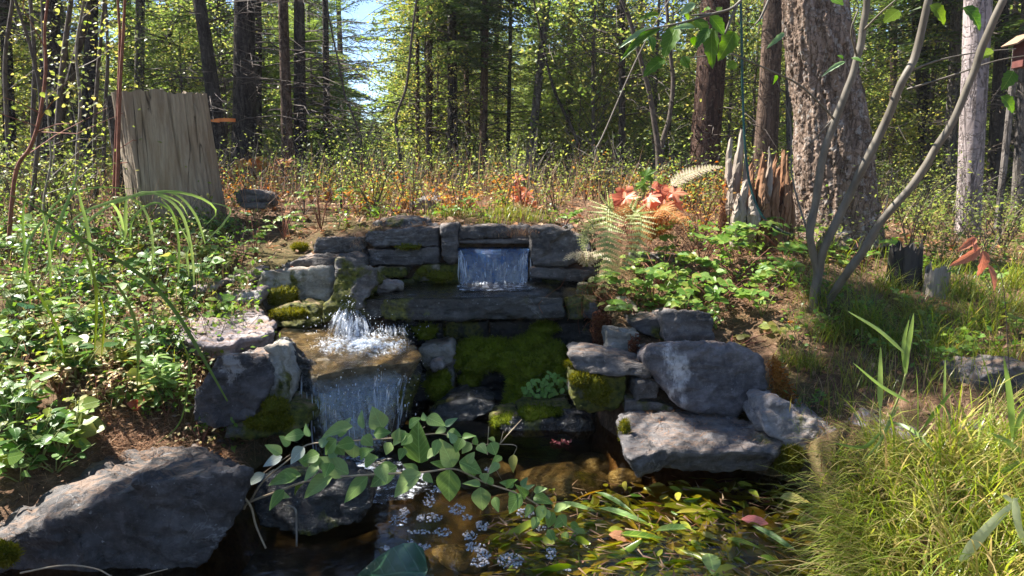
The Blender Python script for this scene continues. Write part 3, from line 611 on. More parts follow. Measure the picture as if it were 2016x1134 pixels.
R_([(728,440),(780,427),(845,432),(850,448),(790,452),(735,452)], 4.9, .3, 'slate_moss', 'flat slate lying on the top edge of the wall', lean=.8)
R_([(805,402),(830,390),(866,388),(870,410),(830,416),(808,414)], 5.7, .3, 'pale', 'pale rock half buried in the orange undergrowth above the wall')
R_([(1095,455),(1115,440),(1128,446),(1132,466),(1100,470)], 4.95, .2, 'slate', 'small dark stone on top of the wall beside the fern')
R_([(462,378),(490,372),(524,382),(526,398),(465,400)], 5.3, .3, 'slate', 'stack of flat dark slates right of the tall stump'); R_([(470,400),(528,398),(520,412),(475,410)], 5.25, .3, 'slate', 'low slate under the flat dark slates by the stump', amp=.6)
R_([(1240,498),(1330,502),(1420,512),(1420,540),(1330,545),(1240,530)], 4.65, .3, 'slate_moss', 'long low stone hidden behind the rose leaves')
# submerged stones
for i, (a, b, w, h_, zz) in enumerate([(1110,905,90,40,-.05),(1180,880,60,25,-.08),(1010,960,60,25,-.1),(1560,1010,60,40,-.06),(890,1060,70,30,-.12),(960,890,50,20,-.07),(1230,905,40,15,-.05)]):
    c = PZ(a, b, zz); g = Geo(); V, T = ico(4); sc = np.array([w/1440*c.y*1.05, w/1440*c.y*.8, .07]); V = V*sc; V = V*(1+.16*fbm(V*9, i+60, 3))[:, None]; g.add(V, T)
    o = g.build('sunken_stone', ROCK['poolbed'], smooth=True, loc=(c.x, c.y, zz-.11)); tag(o, ['broad brown stone under the water below the mossy face', 'brown underwater stone touching the foreground slab', 'brown stone under water beside the leafy branch tip', 'grey-brown underwater stone near the grassy edge', 'dark underwater stone beneath the floating foam', 'small underwater stone behind the leafy branch', 'small underwater stone at the corner of the long slab'][i], 'rock')
# pebbles by the left bank
for i in range(16):
    c = PG(U(545, 640), U(2.9, 3.05)) if i < 6 else PG(U(300, 480), U(3.02, 3.2)); g = Geo(); V, T = ICO2; s = U(.008, .016); g.add(V*np.array([s*1.3, s, s*.7])*(1+.2*vnoise(V*2, i))[:, None], T)
    o = g.build('pebble', ROCK['pale'], smooth=True, loc=(c.x, c.y, c.z+s*.3)); tag(o, 'small pale pebble on the needle-covered bank above the big boulder', 'pebble', 'pebbles on the left bank')
# ================================================================ water
def sheet(name, pts, z, mat, label, n=70, extra=None):
    x0, x1 = min(p[0] for p in pts), max(p[0] for p in pts); y0, y1 = min(p[1] for p in pts), max(p[1] for p in pts)
    bm = bmesh.new(); f = bm.faces.new([bm.verts.new((p[0], p[1], z)) for p in pts]); bmesh.ops.triangulate(bm, faces=[f])
    me = bpy.data.meshes.new(name); bm.to_mesh(me); bm.free(); me.materials.append(mat); o = link(name, me); return tag(o, label, kind='structure')
sheet('pond_water', [(-1.7,.9),(1.9,.9),(1.9,4.3),(-1.7,4.3)], 0.0, WATER, 'clear dark pond water with small ripples')
def grid_sheet(top, bot, ny, fall=.06, amp=.012, s=0, rows=None):
    top = np.asarray(top, float); bot = np.asarray(bot, float); n = len(top); R = []
    for k in range(ny+1):
        t = k/ny; h = t**.5                      # parabola: falls ever more steeply
        p = top*(1-h)+bot*h; p[:, 2] = top[:, 2]*(1-t)+bot[:, 2]*t
        p[:, 1] += amp*fbm(np.stack([p[:, 0]*14, p[:, 1]*2, p[:, 2]*2.2], 1), s, 3)*(.3+t); p[:, 0] += .5*amp*vnoise(np.stack([p[:, 0]*20, p[:, 2]*4, p[:, 1]], 1), s+4)
        R.append(p)
    V = np.concatenate(R); I = (np.arange(ny)[:, None]*n+np.arange(n-1)[None]).ravel()
    return V, np.concatenate([np.stack([I, I+1, I+n+1], 1), np.stack([I, I+n+1, I+n], 1)])
def line(pts, n): return spline(pts, n)
def wpoly(name, poly3, z, mat, label, amp=.004, res=.02):
    pts = np.array([PZ(a, b, z)[:2] for a, b in poly3]); x0, y0 = pts.min(0); x1, y1 = pts.max(0)
    gx = np.arange(x0, x1, res); gy = np.arange(y0, y1, res); A, B = np.meshgrid(gx, gy); xy = np.stack([A.ravel(), B.ravel()], 1)
    ins = sdpoly(xy, pts) < res*.6; zz = z+amp*fbm(np.stack([xy[:, 0]*18, xy[:, 1]*18, 0*xy[:, 0]], 1), 2, 3)
    V = np.column_stack([xy, zz]); m = len(gx); I = (np.arange(len(gy)-1)[:, None]*m+np.arange(m-1)[None]).ravel()
    ok = ins[I] & ins[I+1] & ins[I+m] & ins[I+m+1]; I = I[ok]
    g = Geo(); g.add(V, np.concatenate([np.stack([I, I+1, I+m+1], 1), np.stack([I, I+m+1, I+m], 1)])); used = np.unique(np.concatenate(g.T)); mp = -np.ones(len(V), int); mp[used] = np.arange(len(used))
    T = mp[g.T[0]]; g = Geo(); g.add(V[used], T); return tag(g.build(name, mat, smooth=True), label, kind='structure')
UPZ = .580; MIZ = .398
wpoly('upper_pool_water', [(690,588),(1130,584),(1160,572),(1165,555),(720,555),(715,572)], UPZ, RUSH, 'thin sheet of water over the dark stone ledge', .004)
wpoly('middle_pool_water', [(a, b) for a, b, _ in MIDPOLY], MIZ, water_mat('splashing_shallow_water', 26, 1.5, (.92, .82, .62), .0, .06), 'shallow sparkling water on the golden-brown slab', .007, .015)
g = Geo(); V, T = grid_sheet(line([P(901,490,4.655), P(970,490.5,4.655), P(1043,490,4.655)], 90), line([P(906,564,4.57), P(970,565,4.56), P(1038,563,4.57)], 90), 16, amp=.008); g.add(V, T)
V, T = grid_sheet(line([P(901,486,4.80), P(970,486,4.80), P(1043,486,4.80)], 90), line([P(901,490,4.655), P(970,490.5,4.655), P(1043,490,4.655)], 90), 4, amp=.003, s=5); g.add(V, T)
tf = g.build('waterfall', FALLTOP, smooth=True); tag(tf, 'square sheet of blue water falling from the top spillway', 'waterfall')
g = Geo()
V, T = grid_sheet(line([P(688,591,4.03), P(684,588,4.2), P(690,580,4.5)], 30), line([P(650,662,3.95), P(645,650,4.15), P(640,640,4.35)], 30), 14, amp=.012, s=8); g.add(V, T)
V, T = grid_sheet(line([P(686,592,4.02), P(700,600,4.04), P(712,612,4.06)], 24), line([P(652,668,3.9), P(690,676,3.88), P(730,680,3.9)], 24), 14, amp=.015, s=9); g.add(V, T)
V, T = grid_sheet(line([P(712,625,4.12), P(750,630,4.14), P(786,632,4.16)], 40), line([P(700,660,4.0), P(745,662,3.98), P(794,658,4.01)], 40), 12, amp=.015, s=11); g.add(V, T)
mf = g.build('cascade', FALLLOW, smooth=True); tag(mf, 'sunlit splashing cascade pouring off the left end of the ledge', 'waterfall')
g = Geo()
V, T = grid_sheet(line([P(596,724,3.30), P(622,736,3.22), P(700,724,3.33), P(770,715,3.42), P(830,702,3.52)], 120), line([P(600,880,3.16), P(640,905,3.1), P(700,905,3.15), P(750,880,3.22), P(790,850,3.36)], 120), 26, amp=.022, s=14); g.add(V, T)
lf = g.build('water_curtain', FALLLOW, smooth=True); tag(lf, 'clear water curtain dropping from the golden slab into the pond', 'waterfall')
V, T = grid_sheet(line([P(610,745,3.27), P(700,732,3.36), P(790,720,3.45)], 90), line([P(625,900,3.18), P(700,900,3.2), P(775,880,3.3)], 90), 20, amp=.02, s=21)
g = Geo(); g.add(V, T); g.build('inner_curtain', FALLLOW, parent=lf, loc=(0, 0, 0), smooth=True)
def drops(pts, rmin, rmax, stretch=1.6, name='spray', label='', parent=None):
    g = Geo(); pts = np.asarray(pts); n = len(pts); r = U(rmin, rmax, n)*rng.random(n)**.5
    g.inst(ICO, pts, np.broadcast_to(np.eye(3), (n, 3, 3)), np.stack([r, r, r*U(1, stretch, n)], 1))
    o = g.build(name, DROPS, parent, smooth=True); return o
def between(V, n, cols, j=.01, tmax=1.0):
    i = rng.integers(0, len(V), n); return V[i]+rng.normal(size=(n, 3))*j
# spray on the sunlit cascade
q = []
for (a, b, Y, n, sx, sy) in [(700,660,3.88,420,45,24),(735,664,3.88,160,40,18),(680,620,3.95,60,14,18),(690,690,3.75,300,60,12),(688,596,4.02,60,6,5),(640,700,3.55,80,40,10)]:
    for _ in range(n): q.append(P(a+rng.normal()*sx, min(b+rng.normal()*sy, 720), Y+rng.normal()*.05))
q = np.array([p[:] for p in q]); q = q[q[:, 2] > MIZ-.004]
o = drops(q, .0010, .0034, 2.2); o.name = 'splash_droplets'; tag(o, 'white splash droplets thrown up under the cascade', kind='stuff')
q = []
for a, b, Y, n in [(690,724,3.33,24),(660,728,3.27,30),(740,717,3.39,30),(790,712,3.44,22),(815,708,3.48,12)]:
    for _ in range(n):
        t = rng.random()**1.6; q.append(P(a+rng.normal()*18, b+t*110, Y-.1*t**.5+rng.normal()*.01))
q = np.array([p[:] for p in q]); o = drops(q, .0015, .0045, 2.4); o.name = 'curtain_droplets'; tag(o, 'bright drops breaking off the lower water curtain', kind='stuff')
def strands(top, bot, n, w, name, label, mat, t0=(0, .5), t1=(.5, 1), jy=.02, parent=None, wob=.004):
    g = Geo(); m = 9
    for _ in range(n):
        u = rng.random(); a = u*(len(top)-1); i = int(a); f = a-i; i2 = min(i+1, len(top)-1); A_ = Vector(top[i]).lerp(Vector(top[i2]), f); B_ = Vector(bot[i]).lerp(Vector(bot[i2]), f)
        A_ += Vector((rng.normal()*.004, 0, 0)); B_ += Vector((rng.normal()*.018, rng.normal()*jy, rng.normal()*.01)); s0, s1 = U(*t0), U(*t1); rows = []; ph = U(0, 9); ww = w*U(.4, 1.3)
        for k in range(m):
            s = s0+(s1-s0)*k/(m-1); h = s**.5; x = A_.x*(1-h)+B_.x*h; y = A_.y*(1-h)+B_.y*h-.004; z = A_.z*(1-s)+B_.z*s; x += wob*math.sin(s*9+ph)*s; q = ww*(.25+.75*math.sin(math.pi*min(1, .15+.8*k/(m-1))))
            rows += [(x-q/2, y, z), (x, y-q*.35, z), (x+q/2, y, z)]
        T = []
        for k in range(m-1):
            a_ = 3*k; T += [(a_, a_+1, a_+4), (a_, a_+4, a_+3), (a_+1, a_+2, a_+5), (a_+1, a_+5, a_+4)]
        g.add(rows, T)
    o = g.build(name, mat, parent, smooth=True, loc=(0, 0, 0) if parent else None)
    if parent: o['kind'] = 'stuff'
    else: tag(o, label, kind='stuff')
    return o
strands([P(901,491,4.65), P(970,491.5,4.65), P(1043,491,4.65)], [P(906,564,4.555), P(970,565,4.55), P(1038,563,4.555)], 26, .007, 'strand', '', STRAND, (0, .7), (.3, 1.0), .006, tf)
strands([P(902,491,4.65), P(905,491,4.65)], [P(906,564,4.56), P(912,565,4.56)], 8, .008, 'strand', '', STRAND, (0, .2), (.8, 1.0), .006, tf); strands([P(1036,491,4.65), P(1042,491,4.65)], [P(1030,564,4.56), P(1037,565,4.56)], 10, .008, 'strand', '', STRAND, (0, .2), (.8, 1.0), .006, tf)
strands([P(686,592,4.02), P(696,598,4.03), P(712,612,4.05)], [P(650,668,3.86), P(690,684,3.84), P(735,688,3.86)], 55, .009, 'strand', '', STRAND, (0, .3), (.6, 1.0), .04, mf)
strands([P(684,590,4.03), P(694,602,4.03), P(706,630,4.01), P(750,634,4.01), P(794,635,4.01)], [P(644,666,3.84), P(672,678,3.82), P(708,682,3.82), P(752,678,3.86), P(798,668,3.9)], 120, .009, 'strand', '', STRAND, (0, .4), (.5, 1.0), .04, mf)
strands([P(596,725,3.29), P(622,737,3.21), P(700,725,3.32), P(770,716,3.41), P(830,703,3.51)], [P(600,880,3.15), P(640,905,3.09), P(700,905,3.14), P(750,880,3.2), P(790,850,3.34)], 64, .006, 'strand', '', STRAND, (0, .7), (.25, 1.0), .02, lf)
strands([P(905,552,4.56), P(1040,552,4.56)], [P(900,570,4.5), P(1045,571,4.5)], 60, .010, 'strand', '', STRAND, (0, .3), (.7, 1.0), .03, tf)
# broken white water boiling at the foot of the cascade
for (cx_, cy_, rx, ry, n_f, zz, nm, lb) in ((712,678,105,26,1500,MIZ,'white_water','boiling white water at the foot of the sunlit cascade'), (715,925,70,32,260,.004,'churn','foam churned up where the lower curtain lands')):
    g = Geo()
    for _ in range(n_f):
        a = U(0, 6.28); t_ = rng.random()**.7; c = PZ(cx_+rx*t_*math.cos(a), cy_+ry*t_*math.sin(a), zz); r_ = U(.003, .009)*(1.2-t_); V, T = ICO; g.add(V*np.array([r_*U(1, 2.6), r_*U(.8, 1.6), r_*U(.5, 1.5)])*(1+.3*rng.normal(size=(len(V), 1)))+np.array([c.x, c.y, zz+rng.random()*.014*(1-t_)]), T)
    o = g.build(nm, STRAND, smooth=True); tag(o, lb, kind='stuff')
# foam where the water lands + bubble rafts on the pond
g = Geo()
def raft(cx_, cy_, rx, ry, n, r0=.004):
    for _ in range(int(n*1.7)):
        a = U(0, 6.28); t = rng.random()**.5; c = PZ(cx_+rx*t*math.cos(a), cy_+ry*t*math.sin(a), 0.0); r = r0*U(.25, 1.0)+r0*.8*rng.random()**5; V, T = ICO2
        m = V[:, 2] > -.3; g.add(V*r+np.array([c.x, c.y, 0.001]), T)
for a, b, rx, ry, n in [(880,838,10,4,0),(800,970,16,8,26),(783,1025,18,12,46),(795,1008,12,8,20),(845,1020,26,9,46),(873,1048,16,9,34),(900,1003,18,11,46),(830,1048,30,4,22),(920,1020,10,6,16),(950,1036,14,10,34),(925,1055,14,10,34),(935,1078,22,9,46),(952,1092,14,9,30),(833,1077,18,6,26),(945,1108,20,9,34),(1005,1105,26,16,90),(1085,1090,10,12,26),(1118,1120,8,6,10),(760,1080,12,4,14),(810,1068,8,5,10),(1030,1010,14,8,20),(1065,1040,10,6,12),(845,985,12,14,30),(860,965,12,8,20),(960,925,6,5,9),(1042,1014,10,8,12)]: raft(a, b, rx, ry, n)
o = g.build('bubble_foam', BUBBLE, smooth=True); tag(o, 'glittering rafts of small bubbles drifting on the pond', kind='stuff')
o = wpoly('churned_water', [(620,900),(700,893),(780,905),(830,930),(850,960),(800,985),(720,990),(680,960),(640,930)], .006, water_mat('churned_water', 30, 1.0, (.8, .8, .8), .38, .2), 'white churned water where the lower curtain lands', .006)
o = wpoly('fall_foam', [(900,562),(960,558),(1040,560),(1060,568),(1000,574),(905,571)], UPZ+.006, water_mat('fall_foam', 40, 1.0, (.8, .8, .8), .42, .2), 'white foam line under the blue water sheet', .004, .012)
# ================================================================ trees
def bough(L, seed, dens=1.0, droop=.25, nl=.10, nw=.030):
    r = np.random.default_rng(seed); P_ = []; D_ = []; axis_ = []
    ns = max(5, int(L/.075*dens)); 
    def ax(s): return np.array([0.04*L*math.sin(3*s+seed), s*L, (.12*s-droop*s*s)*L])
    for i in range(ns):
        s = .12+.88*(i+r.random()*.5)/ns; b = ax(s)
        for sg in (-1, 1):
            tl = (L*.36*(1-s)**.8+.07)*r.uniform(.6, 1.15); a = rad(r.uniform(45, 65))
            d = np.array([sg*math.sin(a), math.cos(a), r.uniform(-.35, .05)]); m = max(2, int(tl/.055))
            for j in range(m):
                q = b+d*tl*(j+.3)/m+np.array([0, 0, -.25*tl*((j+.3)/m)**2])
                for s2 in (-1, 1):
                    e = d+s2*.7*np.cross(d, [0, 0, 1])+r.normal(size=3)*.22; P_.append(q); D_.append(e)
    P_ = np.array(P_); D_ = norm(np.array(D_)); n = len(P_)
    up = np.array([0, 0, 1.])+r.normal(size=(n, 3))*.5; g = Geo()
    ln = nl*r.uniform(.6, 1.25, n); g.inst(TRI, P_, frames(D_, up), np.stack([nw*r.uniform(.6, 1.3, n), ln, ln], 1), 0, r.random()*.5+r.random(n)*.5)
    g.tube([ax(s) for s in (0, .35, .7, 1)], [.011*L+.003, .008*L+.002, .005*L, .002], 3, 1, cap=False)
    V = np.concatenate(g.V); T = np.concatenate(g.T); M = np.concatenate(g.M); R = np.concatenate(g.R); return V, T, M, R
BO = {'big': [bough(1.5, i, .8) for i in range(4)], 'mid': [bough(1.0, 10+i, 1.0) for i in range(4)], 'small': [bough(.6, 20+i, 1.2, .15, .075, .022) for i in range(4)]}
def place_bough(g, B, pos, az, tilt, sc):
    V, T, M, R = B; ca, sa = math.cos(az-math.pi/2), math.sin(az-math.pi/2); ct, st = math.cos(tilt), math.sin(tilt)
    Rx = np.array([[1, 0, 0], [0, ct, -st], [0, st, ct]]); Rz = np.array([[ca, -sa, 0], [sa, ca, 0], [0, 0, 1]])
    W = (V*sc)@(Rz@Rx).T+np.asarray(pos); k = rng.random()*.35
    for m in (0, 1):
        s = M == m
        if s.any(): pass
    g.V.append(W); g.T.append(T+g.n); g.n += len(W); g.M.append(M); g.R.append(np.clip(R*.7+k, 0, .999))
def crown(seed, Hh, base, Rm, step=.26, per=4, sparse=0.0, shape=.9):
    r = random.Random(seed); g = Geo(); z = base
    while z < Hh-.15:
        t = (z-base)/(Hh-base); R = Rm*(1-t)**shape*(min(1, .55+t*3))+.12
        for k in range(per):
            if r.random() < sparse: continue
            L = R*r.uniform(.65, 1.15); key = 'big' if L > 1.25 else 'mid' if L > .75 else 'small'; B = r.choice(BO[key]); l0 = {'big': 1.5, 'mid': 1.0, 'small': .6}[key]
            place_bough(g, B, (0, 0, z+r.uniform(-.12, .12)), r.uniform(0, 6.28), r.uniform(-.25, .15)+.5*t, L/l0)
        z += step*r.uniform(.7, 1.3)
    place_bough(g, BO['small'][0], (0, 0, Hh-.5), 0, 1.45, .9)
    return g
def deadwood(seed, z0, z1, n, R=1.3, r0=.0):
    r = random.Random(seed); g = Geo()
    for k in range(n):
        z = r.uniform(z0, z1); a = r.uniform(0, 6.28); L = R*r.uniform(.35, 1.1); dr = r.uniform(-.35, .05)
        pts = [Vector((math.cos(a)*s*L+r.uniform(-.03, .03), math.sin(a)*s*L+r.uniform(-.03, .03), z+dr*s*s*L+r.uniform(-.03, .03)+.08*math.sin(3*s))) for s in (0, .3, .6, 1)]
        g.tube(pts, [.011, .009, .006, .002], 3, 0, cap=False)
        for _ in range(int(5*L)+2):
            s = r.uniform(.2, 1); b = Vector((math.cos(a)*s*L, math.sin(a)*s*L, z+dr*s*s*L)); a2 = a+r.choice((-1, 1))*r.uniform(.5, 1.2); l2 = r.uniform(.12, .45)
            q = [b, b+Vector((math.cos(a2), math.sin(a2), r.uniform(-.4, .15)))*l2*.5, b+Vector((math.cos(a2+.3), math.sin(a2+.3), r.uniform(-.7, .2)))*l2]
            g.tube(q, [.005, .004, .0015], 3, 0, cap=False)
    return g
CROWN = {}
for i in range(3): CROWN['tall%d' % i] = crown(100+i, 13, 4.6, 1.9, .34, 4, .15).mesh('crown', [FIR, TWIG])
for i in range(3): CROWN['low%d' % i] = crown(110+i, 9, 2.1, 1.7, .24, 4, .1).mesh('crown', [FIR, TWIG])
for i in range(3): CROWN['young%d' % i] = crown(120+i, 4.6, .35, 1.25, .15, 5, 0, .8).mesh('crown', [FIRYOUNG, TWIG])
for i in range(2): CROWN['slim%d' % i] = crown(130+i, 7.5, 1.0, .95, .2, 4, .1).mesh('crown', [FIRYOUNG, TWIG])
for i in range(3): CROWN['skirt%d' % i] = crown(140+i, 5.0, 1.9, 1.5, .24, 4, .2, .35).mesh('crown', [FIR, TWIG])
DEAD = [deadwood(200+i, .7, 5.2, 34).mesh('dead_branches', [TWIG]) for i in range(4)]
DEADG = [deadwood(210+i, .8, 3.5, 16, .7).mesh('dead_branches', [TWIGGREY]) for i in range(2)]
def trunk_geo(path, radii, sides, rough=.06, furrow=9, flare=.35, seed=0, zres=None, squash=None):
    p = np.asarray([list(q) for q in path], float); n = len(p); r = np.asarray(radii, float)
    t = norm(np.gradient(p, axis=0)); x = norm(np.cross(t, [0, 1., 0])); y = np.cross(x, t)*-1; a = np.arange(sides)*2*math.pi/sides
    hh = p[:, 2]-p[0, 2]; fl = 1+flare*np.exp(-hh/(.25+r*1.2))
    A, Hh = np.meshgrid(a, hh); 
    q = np.stack([np.cos(A)*furrow*.5, np.sin(A)*furrow*.5, Hh*1.6+seed*9], -1).reshape(-1, 3)
    d = (fbm(q, seed, 3)*.6+np.abs(vnoise(q*np.array([1.6, 1.6, .8]), seed+3))*.6).reshape(n, sides)
    root = np.exp(-Hh/.3)*.25*np.sin(A*5+seed)*(flare > 0)
    R = r[:, None]*(fl[:, None])*(1+rough*d+root*.5)
    V = p[:, None]+R[..., None]*(x[:, None]*np.cos(A)[..., None]+y[:, None]*np.sin(A)[..., None])
    i = np.arange(n-1)[:, None]*sides; j = np.arange(sides)[None]; k = (j+1) % sides
    B0, B1, B2, B3 = i+j, i+k, i+sides+k, i+sides+j
    T = np.concatenate([np.stack([B0, B1, B2], -1).reshape(-1, 3), np.stack([B0, B2, B3], -1).reshape(-1, 3)])
    g = Geo(); g.add(V.reshape(-1, 3), T); return g
KEEP = {892, 950, 482, 1818, 2006, 22}
def tree(px, Y, ptop, wpx, bark, label, cr=None, Hh=9, dead=None, name='conifer_tree', cat='tree', group=None, sides=14, seg=40, bend=(), crs=1.0, rough=.08, flare=.35, wtop=None, deads=1.0, furrow=9):
    b = PG(px, Y); top = P(ptop, 0, Y); d = (top-b); d = d/max(d.z, .3); d.y = 0
    t = empty(name, b, label, cat, group); d0 = math.hypot(Y, .5)
    r0 = wpx/1440*(Y*CP+.5*SP)/2; rt = (wtop or wpx*.78)/1440*Y/2; ht = top.z-b.z
    zs = np.linspace(-.08, Hh, seg); path = [b+d*z for z in zs]
    path = [q+Vector((sum(A*math.sin(z*f) for A, f in bend), 0, 0)) for q, z in zip(path, zs)]
    rr = [max(.012, (r0+(rt-r0)*z/ht)) if z < ht else max(.01, rt*(1-(z-ht)/(Hh-ht)*.93)) for z in zs]
    g = trunk_geo(path, rr, sides, rough, furrow, flare, int(px) % 97); g.build('trunk', BARK[bark] if isinstance(bark, str) else bark, t, smooth=True)
    q = Vector((0, 0, 1)).rotation_difference(d.normalized())
    if cr and px not in KEEP and cr[:3] in ('low', 'tal'): cr = None if px % 3 or px in (843, 645) else 'skirt0'
    if cr:
        c = link('crown', CROWN[cr]); c.parent = t; c.location = (0, 0, 0); c.rotation_mode = 'QUATERNION'; c.rotation_quaternion = q @ Matrix.Rotation(px*.7, 3, 'Z').to_quaternion(); c.scale = (crs,)*3
    if dead is not None:
        c = link('dead_branches', DEAD[dead]); c.parent = t; c.location = (0, 0, 0); c.rotation_mode = 'QUATERNION'; c.rotation_quaternion = q @ Matrix.Rotation(px*.3, 3, 'Z').to_quaternion(); c.scale = (deads,)*3
    return t
# the trees one can tell apart, left to right
tree(22, 9.5, 10, 22, 'dark', 'dark trunk at the left edge behind the tangle of thin stems', 'low0', dead=0)
tree(95, 8.2, 100, 40, 'dark', 'thick dark trunk in the shade behind the left thicket', 'tall0', 11, dead=1)
tree(170, 9.2, 182, 26, 'dark', 'dark straight trunk between the left thicket and the tall stump', 'low1', dead=2)
tree(272, 10.5, 276, 20, 'grey', 'greyish trunk rising behind the tall cut stump', 'low2', dead=3)
t_lean = tree(442, 8.6, 388, 29, 'dark', 'black leaning trunk with an orange ribbon right of the tall stump', 'tall1', 11, dead=0, bend=((.03, 1.1),))
tree(482, 9.4, 481, 46, 'dark', 'thickest dark straight trunk right of the leaning one', 'tall2', 12, dead=1)
tree(508, 10.4, 508, 16, 'dark', 'thin dark trunk touching the thick dark one', None, 10, dead=2)
tree(568, 8.8, 557, 23, 'brown', 'brown scaly trunk, left one of the close pair of straight trunks', 'tall0', 12, dead=3)
tree(592, 9.8, 589, 25, 'dark', 'dark trunk, right one of the close pair of straight trunks', 'low1', 9, dead=0)
tree(645, 12.0, 640, 14, 'dark', 'slim dark trunk with drooping boughs left of the blue sky gap', 'low2', 9, dead=1)
tree(822, 11.0, 822, 9, 'brown', 'thinnest of the slim trunks right of the sky gap', None, 8, dead=2, name='sapling')
tree(843, 10.8, 846, 14, 'brown', 'slim brown trunk right of the sky gap', 'low0', 9, dead=3)
tree(892, 10.5, 889, 21, 'dark', 'dark trunk with a broken rough base behind the spillway', 'low1', 9.5, dead=0, crs=.8)
tree(924, 11.5, 914, 11, 'brown', 'thin slightly leaning trunk between two thicker central trunks', None, 8, dead=1)
tree(950, 10.8, 956, 17, 'brown', 'straight brown trunk just right of the picture centre line of the fall', 'low2', 9.5, dead=2)
tree(999, 12.5, 1006, 8, 'dark', 'thin sapling trunk between the central trunks and the leaning one', None, 7, dead=3, name='sapling')
tree(1038, 10.5, 1078, 17, 'grey', 'bare grey trunk leaning right in the middle of the forest', None, 10, dead=None)
tree(1225, 9.2, 1224, 14, 'dark', 'dark slim straight trunk behind the orange-red leaves', 'low0', 9, dead=1)
tree(1262, 14.0, 1262, 12, 'brown', 'sunlit slim trunk far behind the orange-red leaves', 'tall1', 11, dead=2)
tree(1382, 8.2, 1408, 52, 'red', 'thick reddish-brown trunk left of the rotten stump', 'tall2', 12, dead=3, wtop=52, deads=.8, sides=22, seg=60)
tree(1503, 7.6, 1524, 42, 'brown', 'ridged purplish trunk rising behind the rotten stump', None, 12, dead=None, wtop=36, sides=22, seg=60)
tree(1556, 9.6, 1548, 11, 'grey', 'thin grey trunk between the ridged trunk and the big shaggy one', None, 9, dead=0)
tree(1757, 11.5, 1760, 15, 'brown', 'thin trunk in shade right of the big shaggy trunk', 'low1', 9, dead=1)
tree(1818, 10.2, 1806, 27, 'dark', 'dark curving trunk behind the bent shrub stems', 'low2', 9.5, dead=2, bend=((.05, 1.3),))
tree(1866, 9.4, 1884, 23, 'grey', 'greyish-pink trunk just left of the pale trunk', 'tall0', 11, dead=3)
tree(1905, 6.4, 1926, 41, 'pale', 'pale pinkish-white sunlit trunk near the right edge', None, 11, dead=None, wtop=46, sides=26, seg=80, rough=.05, flare=.1)
tree(1952, 9.0, 1976, 26, 'dark', 'dark trunk right of the pale sunlit trunk', 'low0', 9.5, dead=0)
tree(2006, 7.8, 2024, 28, 'grey', 'grey trunk cut by the right edge of the view', 'low1', 9.5, dead=1)
tree(1630, 13.0, 1632, 18, 'dark', 'dark trunk half hidden behind the big shaggy trunk', 'tall2', 11, dead=1)
tree(1700, 15.0, 1712, 20, 'pale', 'sunlit pinkish trunk far behind right of the shaggy trunk', 'tall0', 12, dead=None)
# big shaggy trunk: displaced chips of bark
b = PG(1648, 5.3); t = empty('shaggy_tree', b, 'biggest trunk, tan flaky bark, leaning left behind the shrub stems', 'tree')
path = [P(1650, 480, 5.3), P(1651, 440, 5.3), P(1648, 380, 5.3), P(1640, 300, 5.3), P(1628, 200, 5.3), P(1612, 90, 5.3), P(1600, -20, 5.3), P(1570, -300, 5.3), P(1555, -700, 5.3), P(1550, -1500, 5.3)]
pp = spline(path, 420); k = .5*5.3/1440
wd = np.interp(-np.arange(0, 1, 1/420), [0, 0], [1, 1]); ww = np.interp(np.linspace(0, 9, 420), range(10), [82, 75, 71, 67, 61, 56, 52, 47, 36, 12])*2*k
sides = 170; tt = norm(np.gradient(pp, axis=0)); x = norm(np.cross(tt, [0, 1., 0])); y = np.cross(tt, x); a = np.arange(sides)*2*math.pi/sides
A, S = np.meshgrid(a, np.cumsum(np.r_[0, np.linalg.norm(np.diff(pp, axis=0), axis=1)])); q = np.stack([np.cos(A)*.32, np.sin(A)*.32, S], -1).reshape(-1, 3)
qq = q+.02*np.stack([vnoise(q*9, 1), vnoise(q*9, 2), vnoise(q*9, 3)], 1)
d = .016*facets(qq*np.array([15, 15, 4.5]), 77)+.009*facets(qq*np.array([34, 34, 12]), 78)+.034*np.abs(fbm(q*np.array([9, 9, 1.5]), 79, 3))+.004*fbm(q*60, 80, 2)+.03*fbm(q*1.5, 81, 2)
d = d.reshape(A.shape); V = pp[:, None]+(ww[:, None]*(1+.10*np.exp(-S/.15))+d)[..., None]*(x[:, None]*np.cos(A)[..., None]+y[:, None]*np.sin(A)[..., None])
i = np.arange(419)[:, None]*sides; j = np.arange(sides)[None]; kk = (j+1) % sides
g = Geo(); g.add(V.reshape(-1, 3), np.concatenate([np.stack([i+j, i+kk, i+sides+kk], -1).reshape(-1, 3), np.stack([i+j, i+sides+kk, i+sides+j], -1).reshape(-1, 3)])); g.build('trunk', BARK['shaggy'], t, smooth=True)
c = link('crown', CROWN['tall2']); c.parent = t; c.location = (-.3, 0, 0)
# orange ribbon
g = Geo(); a0 = P(441, 236, 8.5); rr = .095
pts = [(a0.x-.0+rr*math.cos(u), 8.6+rr*math.sin(u)) for u in np.linspace(math.pi*1.25, math.pi*2.0, 12)]
V = [(x_, y_, a0.z-.02) for x_, y_ in pts]+[(x_, y_, a0.z+.02) for x_, y_ in pts]; n = 12
T = [q for i in range(n-1) for q in ((i, i+1, n+i+1), (i, n+i+1, n+i))]; g.add(V, T); g.add([(pts[1][0]-.10, 8.5, a0.z-.02), (pts[1][0], 8.5, a0.z-.03), (pts[1][0], 8.5, a0.z+.02), (pts[1][0]-.1, 8.49, a0.z+.0)], [(0, 1, 2), (0, 2, 3)])
o = g.build('ribbon', TAPE); tag(o, 'orange marking ribbon tied round the black leaning trunk', 'ribbon')
